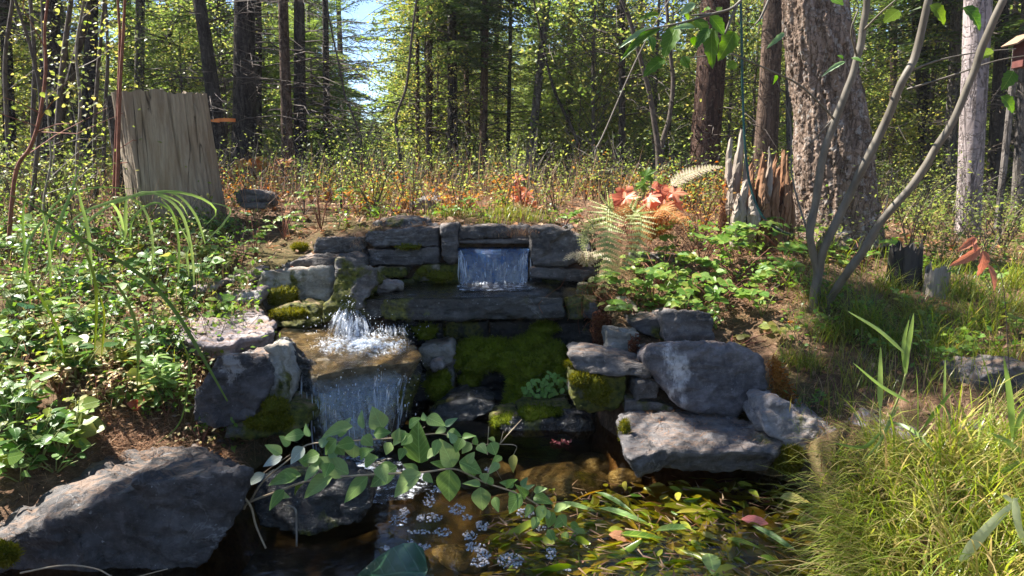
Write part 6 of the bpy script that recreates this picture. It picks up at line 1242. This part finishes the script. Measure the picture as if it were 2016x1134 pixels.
# left thicket: thin stems with small leaves
def thin_tree(px, Y, pts, w, mat, label, leaves=0, lmat=YELLOW, group=None, lsz=.035, name='sapling', branches=8, spreadL=.5):
    b = PG(px, Y); t = empty(name, b, label, 'sapling', group); P3 = [b-V3(0, 0, .05)]+[P(a, c, Y) for a, c in pts]; d = (P3[-1]-P3[-2]).normalized(); P3 += [P3[-1]+d*.8, P3[-1]+d*1.6+V3(.1, 0, 0)]
    n = len(P3)*5; sp = spline(P3, n); g = Geo(); rr = np.linspace(w/1440*Y/2, w/1440*Y*.2, n); g.tube(sp, rr, 6); g.build('trunk', mat, t, smooth=True); g = Geo(); gl = Geo()
    for k in range(branches):
        i = int(U(.15, .95)*n); p = Vector(sp[min(i, n-1)]); a = U(0, 6.28); L = U(.2, spreadL); q = p+V3(math.cos(a), math.sin(a), U(.1, .8))*L; g = Geo(); g.tube([p, (p+q)/2+RV(.03), q], [.004, .003, .0012], 3, 0, cap=False); g.build('branch', mat, t)
        m = leaves//branches; s = rng.random(m); pp_ = np.array(p)+(np.array(q-p))*s[:, None]+rng.normal(size=(m, 3))*.06
        if m: d_ = randdir(m); d_[:, 2] = -abs(d_[:, 2])*.5; gl.inst(random.choice(BROAD), pp_, frames(d_, np.array([0, -.5, 1.])+rng.normal(size=(m, 3))*.5), U(.6, 1.2, m)*lsz, 0)
    if leaves: gl.build('foliage', lmat, t)
    return t
thin_tree(228, 5.0, [(232,330),(236,180),(243,60),(246,0)], 8, TWIGRED, 'straight reddish-brown stem left of the tall stump, left one of the pair', 0, branches=3)
thin_tree(222, 5.05, [(226,330),(232,200),(236,80),(232,0)], 7, TWIGRED, 'reddish-brown stem crossing its neighbour left of the tall stump', 0, branches=3)
thin_tree(55, 5.0, [(70,330),(80,200),(62,100),(30,0)], 9, TWIG, 'dark bent stem near the left edge', 40)
thin_tree(12, 4.4, [(30,345),(60,290),(78,230),(90,140),(88,60),(95,-10)], 8, TWIGRED, 'thin red-brown curved stem sweeping up from the left edge', 20)
thin_tree(105, 6.0, [(112,300),(118,190),(128,90),(140,0)], 14, TWIG, 'mossy leaning stem left of the reddish pair', 120, lmat=YELLOW)
thin_tree(118, 6.4, [(115,260),(140,150),(166,50),(180,-10)], 18, BARK['dark'], 'dark leaning trunk with a fork in the left thicket', 90)
thin_tree(150, 5.6, [(152,300),(158,200),(150,100),(165,0)], 7, TWIGGREY, 'pale thin stem with yellow-green leaves left of the stump', 160, branches=12)
thin_tree(190, 6.2, [(186,300),(190,180),(200,60),(205,0)], 9, TWIG, 'slender stem close behind the reddish pair', 160, branches=12)
thin_tree(20, 6.2, [(15,260),(10,120),(25,0)], 10, TWIG, 'stem with yellow leaves at the top left corner', 200, branches=12)
thin_tree(70, 7.0, [(65,250),(68,120),(60,0)], 10, TWIG, 'leafy stem in the top left corner, second from the edge', 200, branches=12)
thin_tree(205, 7.4, [(205,250),(212,120),(208,0)], 8, TWIG, 'leafy yellow-green stem behind the reddish pair', 200, branches=12)
thin_tree(90, 4.7, [(86,400),(100,320),(96,250)], 5, TWIGGREY, 'short pale stem in the left plants', 60, branches=8)
thin_tree(1150, 9.3, [(1146,330),(1140,290),(1125,250),(1108,215),(1092,180),(1078,130),(1070,90)], 9, BARK['dark'], 'crooked black sapling bending left in the middle of the forest', 90, branches=12, spreadL=.9, lmat=YELLOW)
thin_tree(1296, 8.0, [(1296,300),(1288,240),(1278,180),(1262,120),(1240,40),(1225,0)], 13, TWIG, 'curved dark stem left of the reddish thick trunk', 160, branches=14, spreadL=.9, lmat=YELLOW)
thin_tree(1302, 8.05, [(1303,290),(1318,230),(1325,160),(1318,90),(1312,0)], 11, TWIG, 'pale curved stem forking right beside the curved dark one', 160, branches=14, spreadL=.9, lmat=YELLOW)
thin_tree(700, 9.0, [(712,290),(700,240),(680,190),(670,140)], 6, TWIG, 'thin leaning stem at the left side of the sky gap', 30, branches=8)
thin_tree(795, 9.5, [(785,290),(780,230),(800,170),(812,60),(820,0)], 7, TWIG, 'thin curved stem at the right side of the sky gap', 60, branches=10, spreadL=.8)
thin_tree(1180, 6.5, [(1180,330),(1172,300),(1190,260)], 5, TWIGGREY, 'slim tan stem behind the fern', 20, branches=8, spreadL=.3)
# leafy understory trees with small light leaves (middle distance)
gl = []
for i in range(4):
    g = Geo(); g.tube([(0, 0, -.1), (.05, .02, 1.5), (0, 0, 3.2)], [.03, .022, .01], 6, 0); m = 1500; gc = Geo()
    z = U(.5, 3.6, 60); a = U(0, 6.28, 60); m = 3200; rr_ = U(.1, 1, 60)**.6*(1.1-.15*np.abs(z-1.8)); cc = np.stack([np.cos(a)*rr_, np.sin(a)*rr_, z], 1); p = cc[rng.integers(0, 60, m)]+rng.normal(size=(m, 3))*.13*np.array([1.3, 1.3, .7])
    for c in cc: g.tube([(0, 0, max(.2, c[2]-.5)), tuple(c)], [.007, .003], 3, 0, cap=False)
    gc.inst(BROAD[i % 2], p, frames(randdir(m)*np.array([1, 1, .5]), np.array([0, 0, 1.])+rng.normal(size=(m, 3))*.5), U(.028, .06, m), 0, rng.random(m)); gl.append((g.mesh('trunk', [TWIG]), gc.mesh('crown', [YELLOW if i % 2 else BUSH])))
r2 = random.Random(9)
for i in range(60):
    px = r2.uniform(-60, 2080); Y = r2.uniform(9.5, 20)
    if 670 < px < 810: continue
    b = PG(px, Y); sc_ = r2.uniform(.55, 1.15)*(.5 if 680 < px < 810 else 1); t = empty('understory_tree', b, 'light-leaved young deciduous tree among the trunks in the middle distance', 'tree', 'light-leaved understory trees'); rz = r2.uniform(0, 6)
    for m_ in gl[i % 4]: o = link(m_.name.split('.')[0], m_); o.parent = t; o.location = (0, 0, 0); o.scale = (sc_,)*3; o.rotation_euler = (0, 0, rz)
# moss -------------------------------------------------------------------------------
def moss_mound(g, px, py, Y, rx, ry, rz=.07, n=900, L=.014):
    c = P(px, py, Y); a_, b_ = rx/1440*Y, ry/1440*Y; V, T = ico(4); V = V*np.array([a_, rz, b_]); V = V*(1+.35*fbm(V*16+c[0]*3, 3, 4)+.10*vnoise(V*60, 6))[:, None]; 
    g.add(V+np.array(c), T, 0, .25); D = norm(V/np.array([a_, rz, b_])**2); k = rng.integers(0, len(V), n); k = k[(D[k, 1] < .4)]
    p = V[k]+np.array(c)+rng.normal(size=(len(k), 3))*.004; d = D[k]+rng.normal(size=(len(k), 3))*.55+np.array([0, -.1, .25]); g.inst(TRI, p, frames(d, randdir(len(k))), np.stack([U(.003, .0055, len(k)), U(.6, 1.5, len(k))*L*1.3, U(.5, 1, len(k))*L], 1), 0)
g = Geo()
for px, py, Y, rx, ry, n in [(930,690,4.12,36,22,1400),(975,690,4.1,44,20,1800),(1035,680,4.12,30,14,1200),(1060,668,4.14,26,14,1000),(1092,690,4.08,22,16,1000),(1010,712,4.0,40,18,1700),(950,715,4.03,34,20,1400),(1055,725,3.92,58,32,4200),(1040,760,3.9,40,40,2600),(1095,745,3.9,28,36,1800),(1020,790,3.88,26,24,1100),(930,745,4.08,22,18,600),(865,760,3.98,26,30,1100),(905,705,4.12,16,22,600),(840,652,4.25,26,14,500),(1062,812,3.62,40,10,1100),(990,826,3.6,20,7,400),(1075,645,4.2,26,10,500)]: moss_mound(g, px, py, Y, rx, ry, .08, int(n*1.5))
o = g.build('moss', MOSS, smooth=False); tag(o, 'thick dark green cushions of moss under the ledge', kind='stuff')
g = Geo()
for px, py, Y, rx, ry, n in [(1160,714,3.42,40,9,1600),(1150,745,3.34,24,16,900),(1180,770,3.33,26,30,1000),(1553,904,2.86,22,26,1800),(592,486,4.7,16,8,700),(1230,850,3.02,8,26,500),(575,618,4.06,42,10,1300),(560,585,4.3,34,22,700),(530,830,2.98,50,16,1300),(540,800,3.0,26,20,600),(10,1090,2.1,30,26,900),(1465,905,2.88,34,12,500),(830,535,4.58,10,8,60),(870,545,4.56,26,10,400),(800,486,4.6,26,4,250),(1900,860,2.62,70,7,900)]: moss_mound(g, px, py, Y+.02, rx, ry*.9, .035, int(n*2), .011)
o = g.build('moss_patches', MOSSY_, smooth=False); tag(o, 'olive yellow moss cushions clinging to the bank stones', kind='stuff')
# litter -------------------------------------------------------------------------------
def litter(n, pxr, Yr, L, w, tm=TRI, up=.25):
    px = U(*pxr, n); Y = U(*Yr, n); x = (px-1008)/FOC*(Y*CP+.8*SP); z = H(x, Y); k = z > .03; x, Y, z = x[k], Y[k], z[k]; m = len(x); d = randdir(m); d[:, 2] = rng.normal(size=m)*up
    ln = U(*L, m); return np.stack([x, Y, z+.006+rng.random(m)*.012], 1), frames(d, np.array([0, 0, 1.])+rng.normal(size=(m, 3))*.3), np.stack([ln*0+U(*w, m), ln, ln], 1)
g = Geo(); g.inst(TRI, *litter(26000, (-80, 2100), (2.4, 5.2), (.03, .08), (.0012, .0026))); g.inst(TRI, *litter(16000, (-80, 2100), (4.8, 8.5), (.05, .12), (.003, .006))); g.inst(TRI, *litter(9000, (180, 560), (2.7, 3.4), (.04, .08), (.0014, .0026))); g.inst(TRI, *litter(9000, (1220, 1600), (3.9, 5.6), (.04, .1), (.002, .004)))
o = g.build('needle_litter', LITTER); tag(o, 'carpet of fallen brown needles', kind='stuff')
g = Geo(); g.inst(OVATE[1], *litter(1500, (-80, 2100), (2.6, 5.5), (.02, .045), (.02, .04), up=.5)); g.inst(BROAD[1], *litter(2600, (-80, 2100), (4.9, 9), (.04, .07), (.04, .06), up=.5))
o = g.build('leaf_litter', DEADLEAF); tag(o, 'scattered dry dead leaves on the forest floor', kind='stuff')
# needles lying on slab tops, each where the stone is
def on_slab(g, poly, z, n): 
    for _ in range(n): 
        i = random.randrange(len(poly)-2)+1; a, b_, c = poly[0], poly[i], poly[i+1]; u, v = rng.random(2); u, v = (1-u, 1-v) if u+v > 1 else (u, v); px = a[0]+u*(b_[0]-a[0])+v*(c[0]-a[0]); py = a[1]+u*(b_[1]-a[1])+v*(c[1]-a[1]); p = PZ(px, py, z+.012)
        g.inst(TRI, [p[:]], frames(np.array([[U(-1, 1), U(-1, 1), U(-.08, .12)]]), np.array([[U(-.3, .3), 0, 1.]])), [[U(.0012, .0022), U(.03, .06), .05]], 0)
g = Geo(); on_slab(g, [(360,606),(492,600),(535,636),(520,655),(370,660)], .505, 160); on_slab(g, [(1225,815),(1330,806),(1530,842),(1500,875),(1245,880)], .172, 240); 
o = g.build('fallen_needles', LITTER); tag(o, 'loose needles lying on the flat slabs', kind='stuff')
# pond weed, floating leaves and needles ------------------------------------------------
def weeds(n, reg, L, w, z, mats, name, label, az0=0, sd_=.7, tm=LANCE):
    g = Geo(); pos = []; d = []
    while len(pos) < n:
        px, py = U(*reg[0]), U(*reg[1])
        if py < 935+max(0, (px-1300))*.06+12*math.sin(px/60): continue
        if px < 1180-(1134-py)*0.0 and py < 1010-(px-940)*.28: continue
        c = PZ(px, py, 0); 
        if c.x > 1.15: continue
        pos.append((c.x, c.y, U(*z))); a = rng.normal(az0, sd_)+.6*math.sin(c.x*5+c.y*3); d.append((math.cos(a), math.sin(a), U(-.15, .12)))
    N = len(pos); ln = U(*L, N); up = np.array([0, 0, 1.])+rng.normal(size=(N, 3))*.45
    for k, tmp in enumerate(tm): s = np.arange(N) % len(tm) == k; g.inst(tmp, np.array(pos)[s], frames(np.array(d)[s], up[s]), np.stack([ln*U(*w, N), ln, ln], 1)[s], 0)
    o = g.build(name, mats, smooth=True); return tag(o, label, kind='stuff')
WAVY = [leaf_t((0, .6, .9, 1, .95, .85, .6, 0), .16, .03, .12), leaf_t((0, .5, .9, 1, 1, .8, .5, 0), .2, .05, .3)]
for k_, w_ in enumerate(WAVY): w_[0][:, 0] += .07*np.sin(w_[0][:, 1]*6+k_*2)
weeds(560, ((930, 1660), (930, 1160)), (.08, .22), (.8, 1.5), (-.08, .002), WEED, 'pond_weed', 'mass of yellow-green water plants swaying just under the surface', tm=WAVY, sd_=.45)
weeds(300, ((960, 1660), (935, 1160)), (.03, .08), (.8, 1.5), (-.02, .010), WEED, 'floating_weed', 'small yellow-green leaves breaking the pond surface', sd_=1.0, tm=LANCE)
weeds(420, ((960, 1660), (930, 1160)), (.03, .07), (.09, .16), (.002, .008), GRASSD, 'floating_needles', 'straw-coloured needles floating on the pond', sd_=1.4, tm=[TRI])
for i, (a, c, a2, c2, w, lab) in enumerate([(1178,1000,1290,1030,16,'long dark green water leaf, uppermost of the broad ones'),(1290,1045,1380,1032,18,'dark green water leaf left of the floating red leaf'),(1215,1052,1320,1058,18,'dark green water leaf beside the brown floating leaf'),(1480,1035,1590,1095,14,'long green blade slanting below the floating red leaf'),(1170,968,1260,1010,14,'bright green water leaf by the end of the leafy branch'),(1430,1060,1500,1075,12,'olive water leaf under the floating red leaf'),(1395,1090,1408,1130,30,'upright green water leaf at the bottom edge'),(1100,990,1180,1004,14,'green water leaf crossing the branch tip'),(1330,1010,1400,1002,12,'olive water leaf in the middle of the pond')]):
    p0, p1 = PZ(a, c, .006), PZ(a2, c2, .01); t = empty('water_leaf', p0, lab, 'leaf'); leaf_obj(t, LANCE[0], WEED if i % 3 == 2 else NIGHT, p0, p1-p0, V3(U(-.2, .2), -.2, 1), (p1-p0).length, w/1440*2.3/(p1-p0).length*4.2)
for a, c, s, tm, mt, rot, lab in ((1485,1022,46,ROUND[0],leaf_mat('pink_floating_leaf', [(.45,.14,.12),(.5,.17,.14)], .1, .3, .5),0,'oval pinkish-red leaf floating on the pond'),(1565,980,56,OVATE[0],leaf_mat('pale_yellow_leaf', [(.5,.45,.12),(.55,.5,.16)], .2, .4, .4),0,'pale yellow leaf floating near the slab'),(1222,1052,44,TOOTH[0],DEADLEAF,0,'serrated brown leaf floating beside the leafy branch'),(1105,872,30,TRI,leaf_mat('dark_red_bits', [(.2,.03,.03),(.3,.08,.07)], .1, .3, .5),0,'small dark red cluster on the water below the moss')):
    c0 = PZ(a, c, .008); t = empty('floating_leaf', c0, lab, 'leaf'); L = s/1440*c0.y*1.15
    if tm is TRI:
        for k in range(26): leaf_obj(t, OVATE[0], mt, PZ(a+U(-20, 18), c+U(-4, 4), .006), V3(U(-1, 1), U(-1, 1), .4), V3(0, 0, 1)+RV(.4), .018)
    else: leaf_obj(t, tm, mt, c0-V3(L/2, 0, 0), V3(1, -.3 if s != 56 else -.22, .0), V3(0, -.1, 1), L, .75 if tm is ROUND[0] else 1)
# ================================================================ far forest mass closing the horizon
g = Geo(); r3 = random.Random(77)
for i in range(300):
    a = r3.uniform(-1.0, 1.0); d_ = r3.uniform(66, 120); x_, y_ = math.sin(a)*d_, math.cos(a)*d_; hh = r3.uniform(7, 15)*(1 if not -.24 < a < -.15 else .45); z_ = h1(x_, y_); R = hh*.2; m = 420
    t_ = rng.random(m)**.8; an = U(0, 6.28, m); rr_ = R*(1-t_)*U(.5, 1.1, m); p = np.stack([x_+np.cos(an)*rr_, y_+np.sin(an)*rr_, z_+t_*hh], 1); dd = np.stack([np.cos(an), np.sin(an), -.3+0*an], 1)+rng.normal(size=(m, 3))*.3
    s = U(.5, 1.2, m); g.inst(TRI, p, frames(dd, np.array([0, 0, 1.])+rng.normal(size=(m, 3))*.4), np.stack([s*.55, s, s], 1), 0, rng.random()*.6+rng.random(m)*.4)
o = g.build('forest', FIRYOUNG); tag(o, 'distant wooded slope closing the view behind the trees', kind='stuff')
# ================================================================ open the crowns where the sun comes through, as in the photograph
LIT = [(60,600,3.8),(200,600,3.7),(300,500,4.1),(420,500,4.2),(100,800,3.0),(30,900,2.7),(450,620,3.7),(150,720,3.2),(240,760,3.0),(560,380,7),(700,400,6),(850,400,5.7),(1000,400,5.5),(1250,390,4.7),(1330,440,4.9),(1150,420,5.2),
 (640,680,3.8),(700,660,4.0),(720,720,3.4),(700,880,2.35),(850,880,2.35),(1000,960,2.35),(1280,840,3.1),(1600,880,2.8),(1750,1000,2.3),(1900,950,2.4),(1450,600,4.1),(1350,560,4.3),(900,1040,2.3),(1300,1030,2.4),(1100,1080,2.2),(1350,60,2.5),(1910,250,6.4),(1590,250,5.1),(330,260,5.0),(540,520,4.5),(1500,420,5.0),(1800,880,2.6),(1905,100,6.4),(1910,420,6.4),(1580,80,5.1),(1600,380,5.1),(620,680,3.9),(760,700,3.6),(680,600,4.0),(20,500,4.2),(120,480,4.2),(240,420,4.6),(350,560,3.8),(250,560,3.7),(60,700,3.3),(420,640,3.6),(100,900,2.6),(200,780,3.0),(1700,1050,2.1),(1850,1050,2.1),(1980,900,2.2),(1240,840,3.1),(1350,830,3.1),(620,900,2.35),(780,960,2.35),(1000,1060,2.2),(1200,1060,2.2),(1420,1060,2.2),(300,640,3.6)]
LITP = [P(*q) for q in LIT]
def blocks(c, H_, base, R, q):
    n = 0
    for k in range(60):
        p = q+SUN*(.3*k+.5); z = p.z-c.z
        if base < z < H_ and math.hypot(p.x-c.x, p.y-c.y) < R*(1-(z-base)/(H_-base))**.8*1.1+.2: return True
    return False
SPEC = {'tall': (13, 4.6, 1.9), 'low': (9, 2.1, 1.7), 'skirt': (5, 1.9, 1.5), 'young': (4.6, .35, 1.25), 'slim': (7.5, 1.0, .95)}
NAMEOF = {m.name: k for k, m in CROWN.items()}
removed = 0
for o in list(bpy.data.objects):
    if o.type == 'MESH' and o.data.name in NAMEOF:
        k = NAMEOF[o.data.name].rstrip('0123456789'); H_, b_, R = SPEC[k]; s = o.scale[2]; c = o.parent.location+o.location
        if any(blocks(c, H_*s, b_*s, R*s, q) for q in LITP):
            if o.parent.get('group') == 'conifers around the clearing': bpy.data.objects.remove(o); removed += 1; continue
            if k == 'low': o.data = CROWN['skirt'+NAMEOF[o.data.name][-1]]
            elif k == 'tall' : bpy.data.objects.remove(o)
            removed += 1
# ---- unseen conifers added at the left, boughs set along sun rays for shade
SHADE = [(150,1010,2.3),(300,960,2.5),(420,920,2.6),(330,1080,2.3),(1420,700,3.3),(1480,760,3.2),(1300,720,3.3),(1350,640,3.7),(820,470,4.6),(620,500,4.6),(690,540,4.0),(600,560,4.3),(440,740,3.0),(490,790,3.0),(1560,740,3.5),(1600,780,3.2),(1700,620,4.0),(1800,700,3.6),(1950,650,3.8),(1980,760,3.2),(640,1020,2.3),(720,1080,2.2),(1540,990,2.4),(1000,600,4.0),(880,600,4.0),(700,610,4.3),(1100,540,4.4),(1040,780,3.8),(620,800,3.2),(700,800,3.2),(800,490,4.6),(1110,490,4.6),(700,470,4.6),(900,650,4.1),(1040,700,4.0),(1100,620,4.1),(960,760,4.0),(860,720,4.0),(1180,680,3.7),(1400,740,3.2),(1460,700,3.3),(1340,650,3.6),(250,1020,2.3),(80,1080,2.3),(380,1000,2.3),(600,1080,2.3),(560,1120,2.2),(430,770,3.0),(470,830,3.0),(570,570,4.35),(1640,700,3.7),(1750,640,4.0),(1870,700,3.7),(1900,560,4.6),(1650,560,4.2),(340,260,5.3),(120,860,2.9),(1120,900,3.1),(1300,690,3.4),(250,860,3.0)]
limbs = []; tr = []
for k, (x_, y_) in enumerate(((-4.6, .5), (-3.4, -.6), (-5.6, -.4))):
    b = Vector((x_, y_, h1(x_, y_))); t = empty('conifer_tree', b, ['tall conifer left of the picture, reaching over the near boulder', 'tall conifer left of the picture, reaching over the wall', 'tall conifer left of the picture, reaching over the ledge'][k], 'tree', 'conifers around the clearing'); g = trunk_geo([b+Vector((0, 0, z)) for z in np.linspace(-.1, 12, 24)], np.linspace(.17, .04, 24), 12, .08, 9, .3, k); g.build('trunk', BARK['brown'], t, smooth=True); tr.append((b, t))
for i, q in enumerate(SHADE):
    p0 = P(*q)
    for rep in range(4):
        for attempt in range(30):
            sz_ = random.uniform(.5, .8) if attempt < 15 else random.uniform(.28, .42)
            c = p0+SUN*random.uniform(3.1, 6.0)+Vector((random.uniform(-.25, .25), random.uniform(-.25, .25), 0))
            if all(((l-c)-SUN*((l-c).dot(SUN))).length > (.60 if attempt < 15 else .34) for l in LITP): break
        else: continue
        b, t = min(tr, key=lambda w: (w[0].xy-c.xy).length); g = Geo(); s0 = Vector((b.x, b.y, max(c.z+.3, 3.5))); d = (c-s0); az = math.atan2(d.y, d.x)
        place_bough(g, BO['mid'][i % 4], (c.x-.5*math.cos(az)*.8, c.y-.5*math.sin(az)*.8, c.z), az+random.uniform(-.5, .5), random.uniform(-.2, .1), sz_)
        g.tube([s0, s0+d*.5+Vector((0, 0, .2)), c], [.018, .012, .005], 5, 1, cap=False); g.build('bough', [FIR, TWIG], t)  # bough added between the sun and its SHADE point
# ================================================================ air
HAZE = 0.0010
if HAZE:
    bm = bmesh.new(); bmesh.ops.create_cube(bm, size=1.0); me = bpy.data.meshes.new('haze'); bm.to_mesh(me); bm.free(); o = link('haze', me); o.scale = (400, 400, 27); o.location = (0, 60, 10); tag(o, 'thin pale air between the trees', kind='stuff')
    m = bpy.data.materials.new('air'); m.use_nodes = True; nt = m.node_tree; nt.nodes.clear(); pv = nt.nodes.new('ShaderNodeVolumePrincipled'); pv.inputs['Color'].default_value = (.9, .95, 1, 1); pv.inputs['Density'].default_value = HAZE; pv.inputs['Anisotropy'].default_value = .3; oo = nt.nodes.new('ShaderNodeOutputMaterial'); nt.links.new(pv.outputs[0], oo.inputs['Volume']); me.materials.append(m)
# ================================================================ a label of its own for each of the many alike things
LM_ = [(0,'the left edge'),(95,'the thick dark thicket trunk'),(170,'the dark trunk before the stump'),(232,'the reddish stem pair'),(340,'the tall cut stump'),(430,'the black leaning trunk'),(482,'the thickest dark trunk'),(580,'the close pair of trunks'),(645,'the slim trunk by the sky gap'),(742,'the blue sky gap'),(832,'the two slim trunks'),(892,'the rough-based dark trunk'),(953,'the straight brown trunk'),(1055,'the leaning grey trunk'),(1125,'the crooked black sapling'),(1225,'the slim trunk behind orange leaves'),(1300,'the two curved stems'),(1390,'the thick reddish trunk'),(1510,'the ridged trunk'),(1620,'the big shaggy trunk'),(1757,'the thin shaded trunk'),(1812,'the dark curving trunk'),(1870,'the greyish-pink trunk'),(1915,'the pale sunlit trunk'),(1965,'the rightmost dark trunk'),(2016,'the right edge')]
LG_ = [(60,'the left edge'),(150,'the cream-leaved shrubs'),(250,'the arching grass'),(340,'the pointed green plant'),(420,'the sunlit pinkish slab'),(500,'the wall end')]
ORD = ['first','second','third','fourth','fifth','sixth','seventh','eighth','ninth','tenth','eleventh','twelfth','thirteenth','fourteenth','fifteenth']+['%dth' % i for i in range(16, 60)]
def screen(v):
    d = v-Vector((0, 0, EYE)); z = d.y*CP-d.z*SP; return (1008+FOC*d.x/z) if z > .1 else None
for grp, noun, lms in (('young firs behind the trunks', 'young light-green fir', LM_), ('conifers deep in the forest', 'slim distant conifer', LM_), ('farthest conifers', 'far conifer', LM_), ('light-leaved understory trees', 'young leafy tree', LM_), ('small firs in the sky gap', 'small bright fir', LM_), ('small plants covering the left bank', 'small leafy plant', LG_)):
    buck = {}
    for o in bpy.data.objects:
        if o.get('group') == grp and o.parent is None:
            px = screen(o.location)
            if px is None: continue
            l = min(lms, key=lambda w: abs(w[0]-px)); buck.setdefault(l[1], []).append((px, o))
    for l, v in buck.items():
        v.sort(key=lambda w: w[0])
        for i, (px, o) in enumerate(v):
            o['label'] = ('%s by %s' % (noun, l)) if len(v) == 1 else '%s %s from left, by %s' % (ORD[i], noun, l)
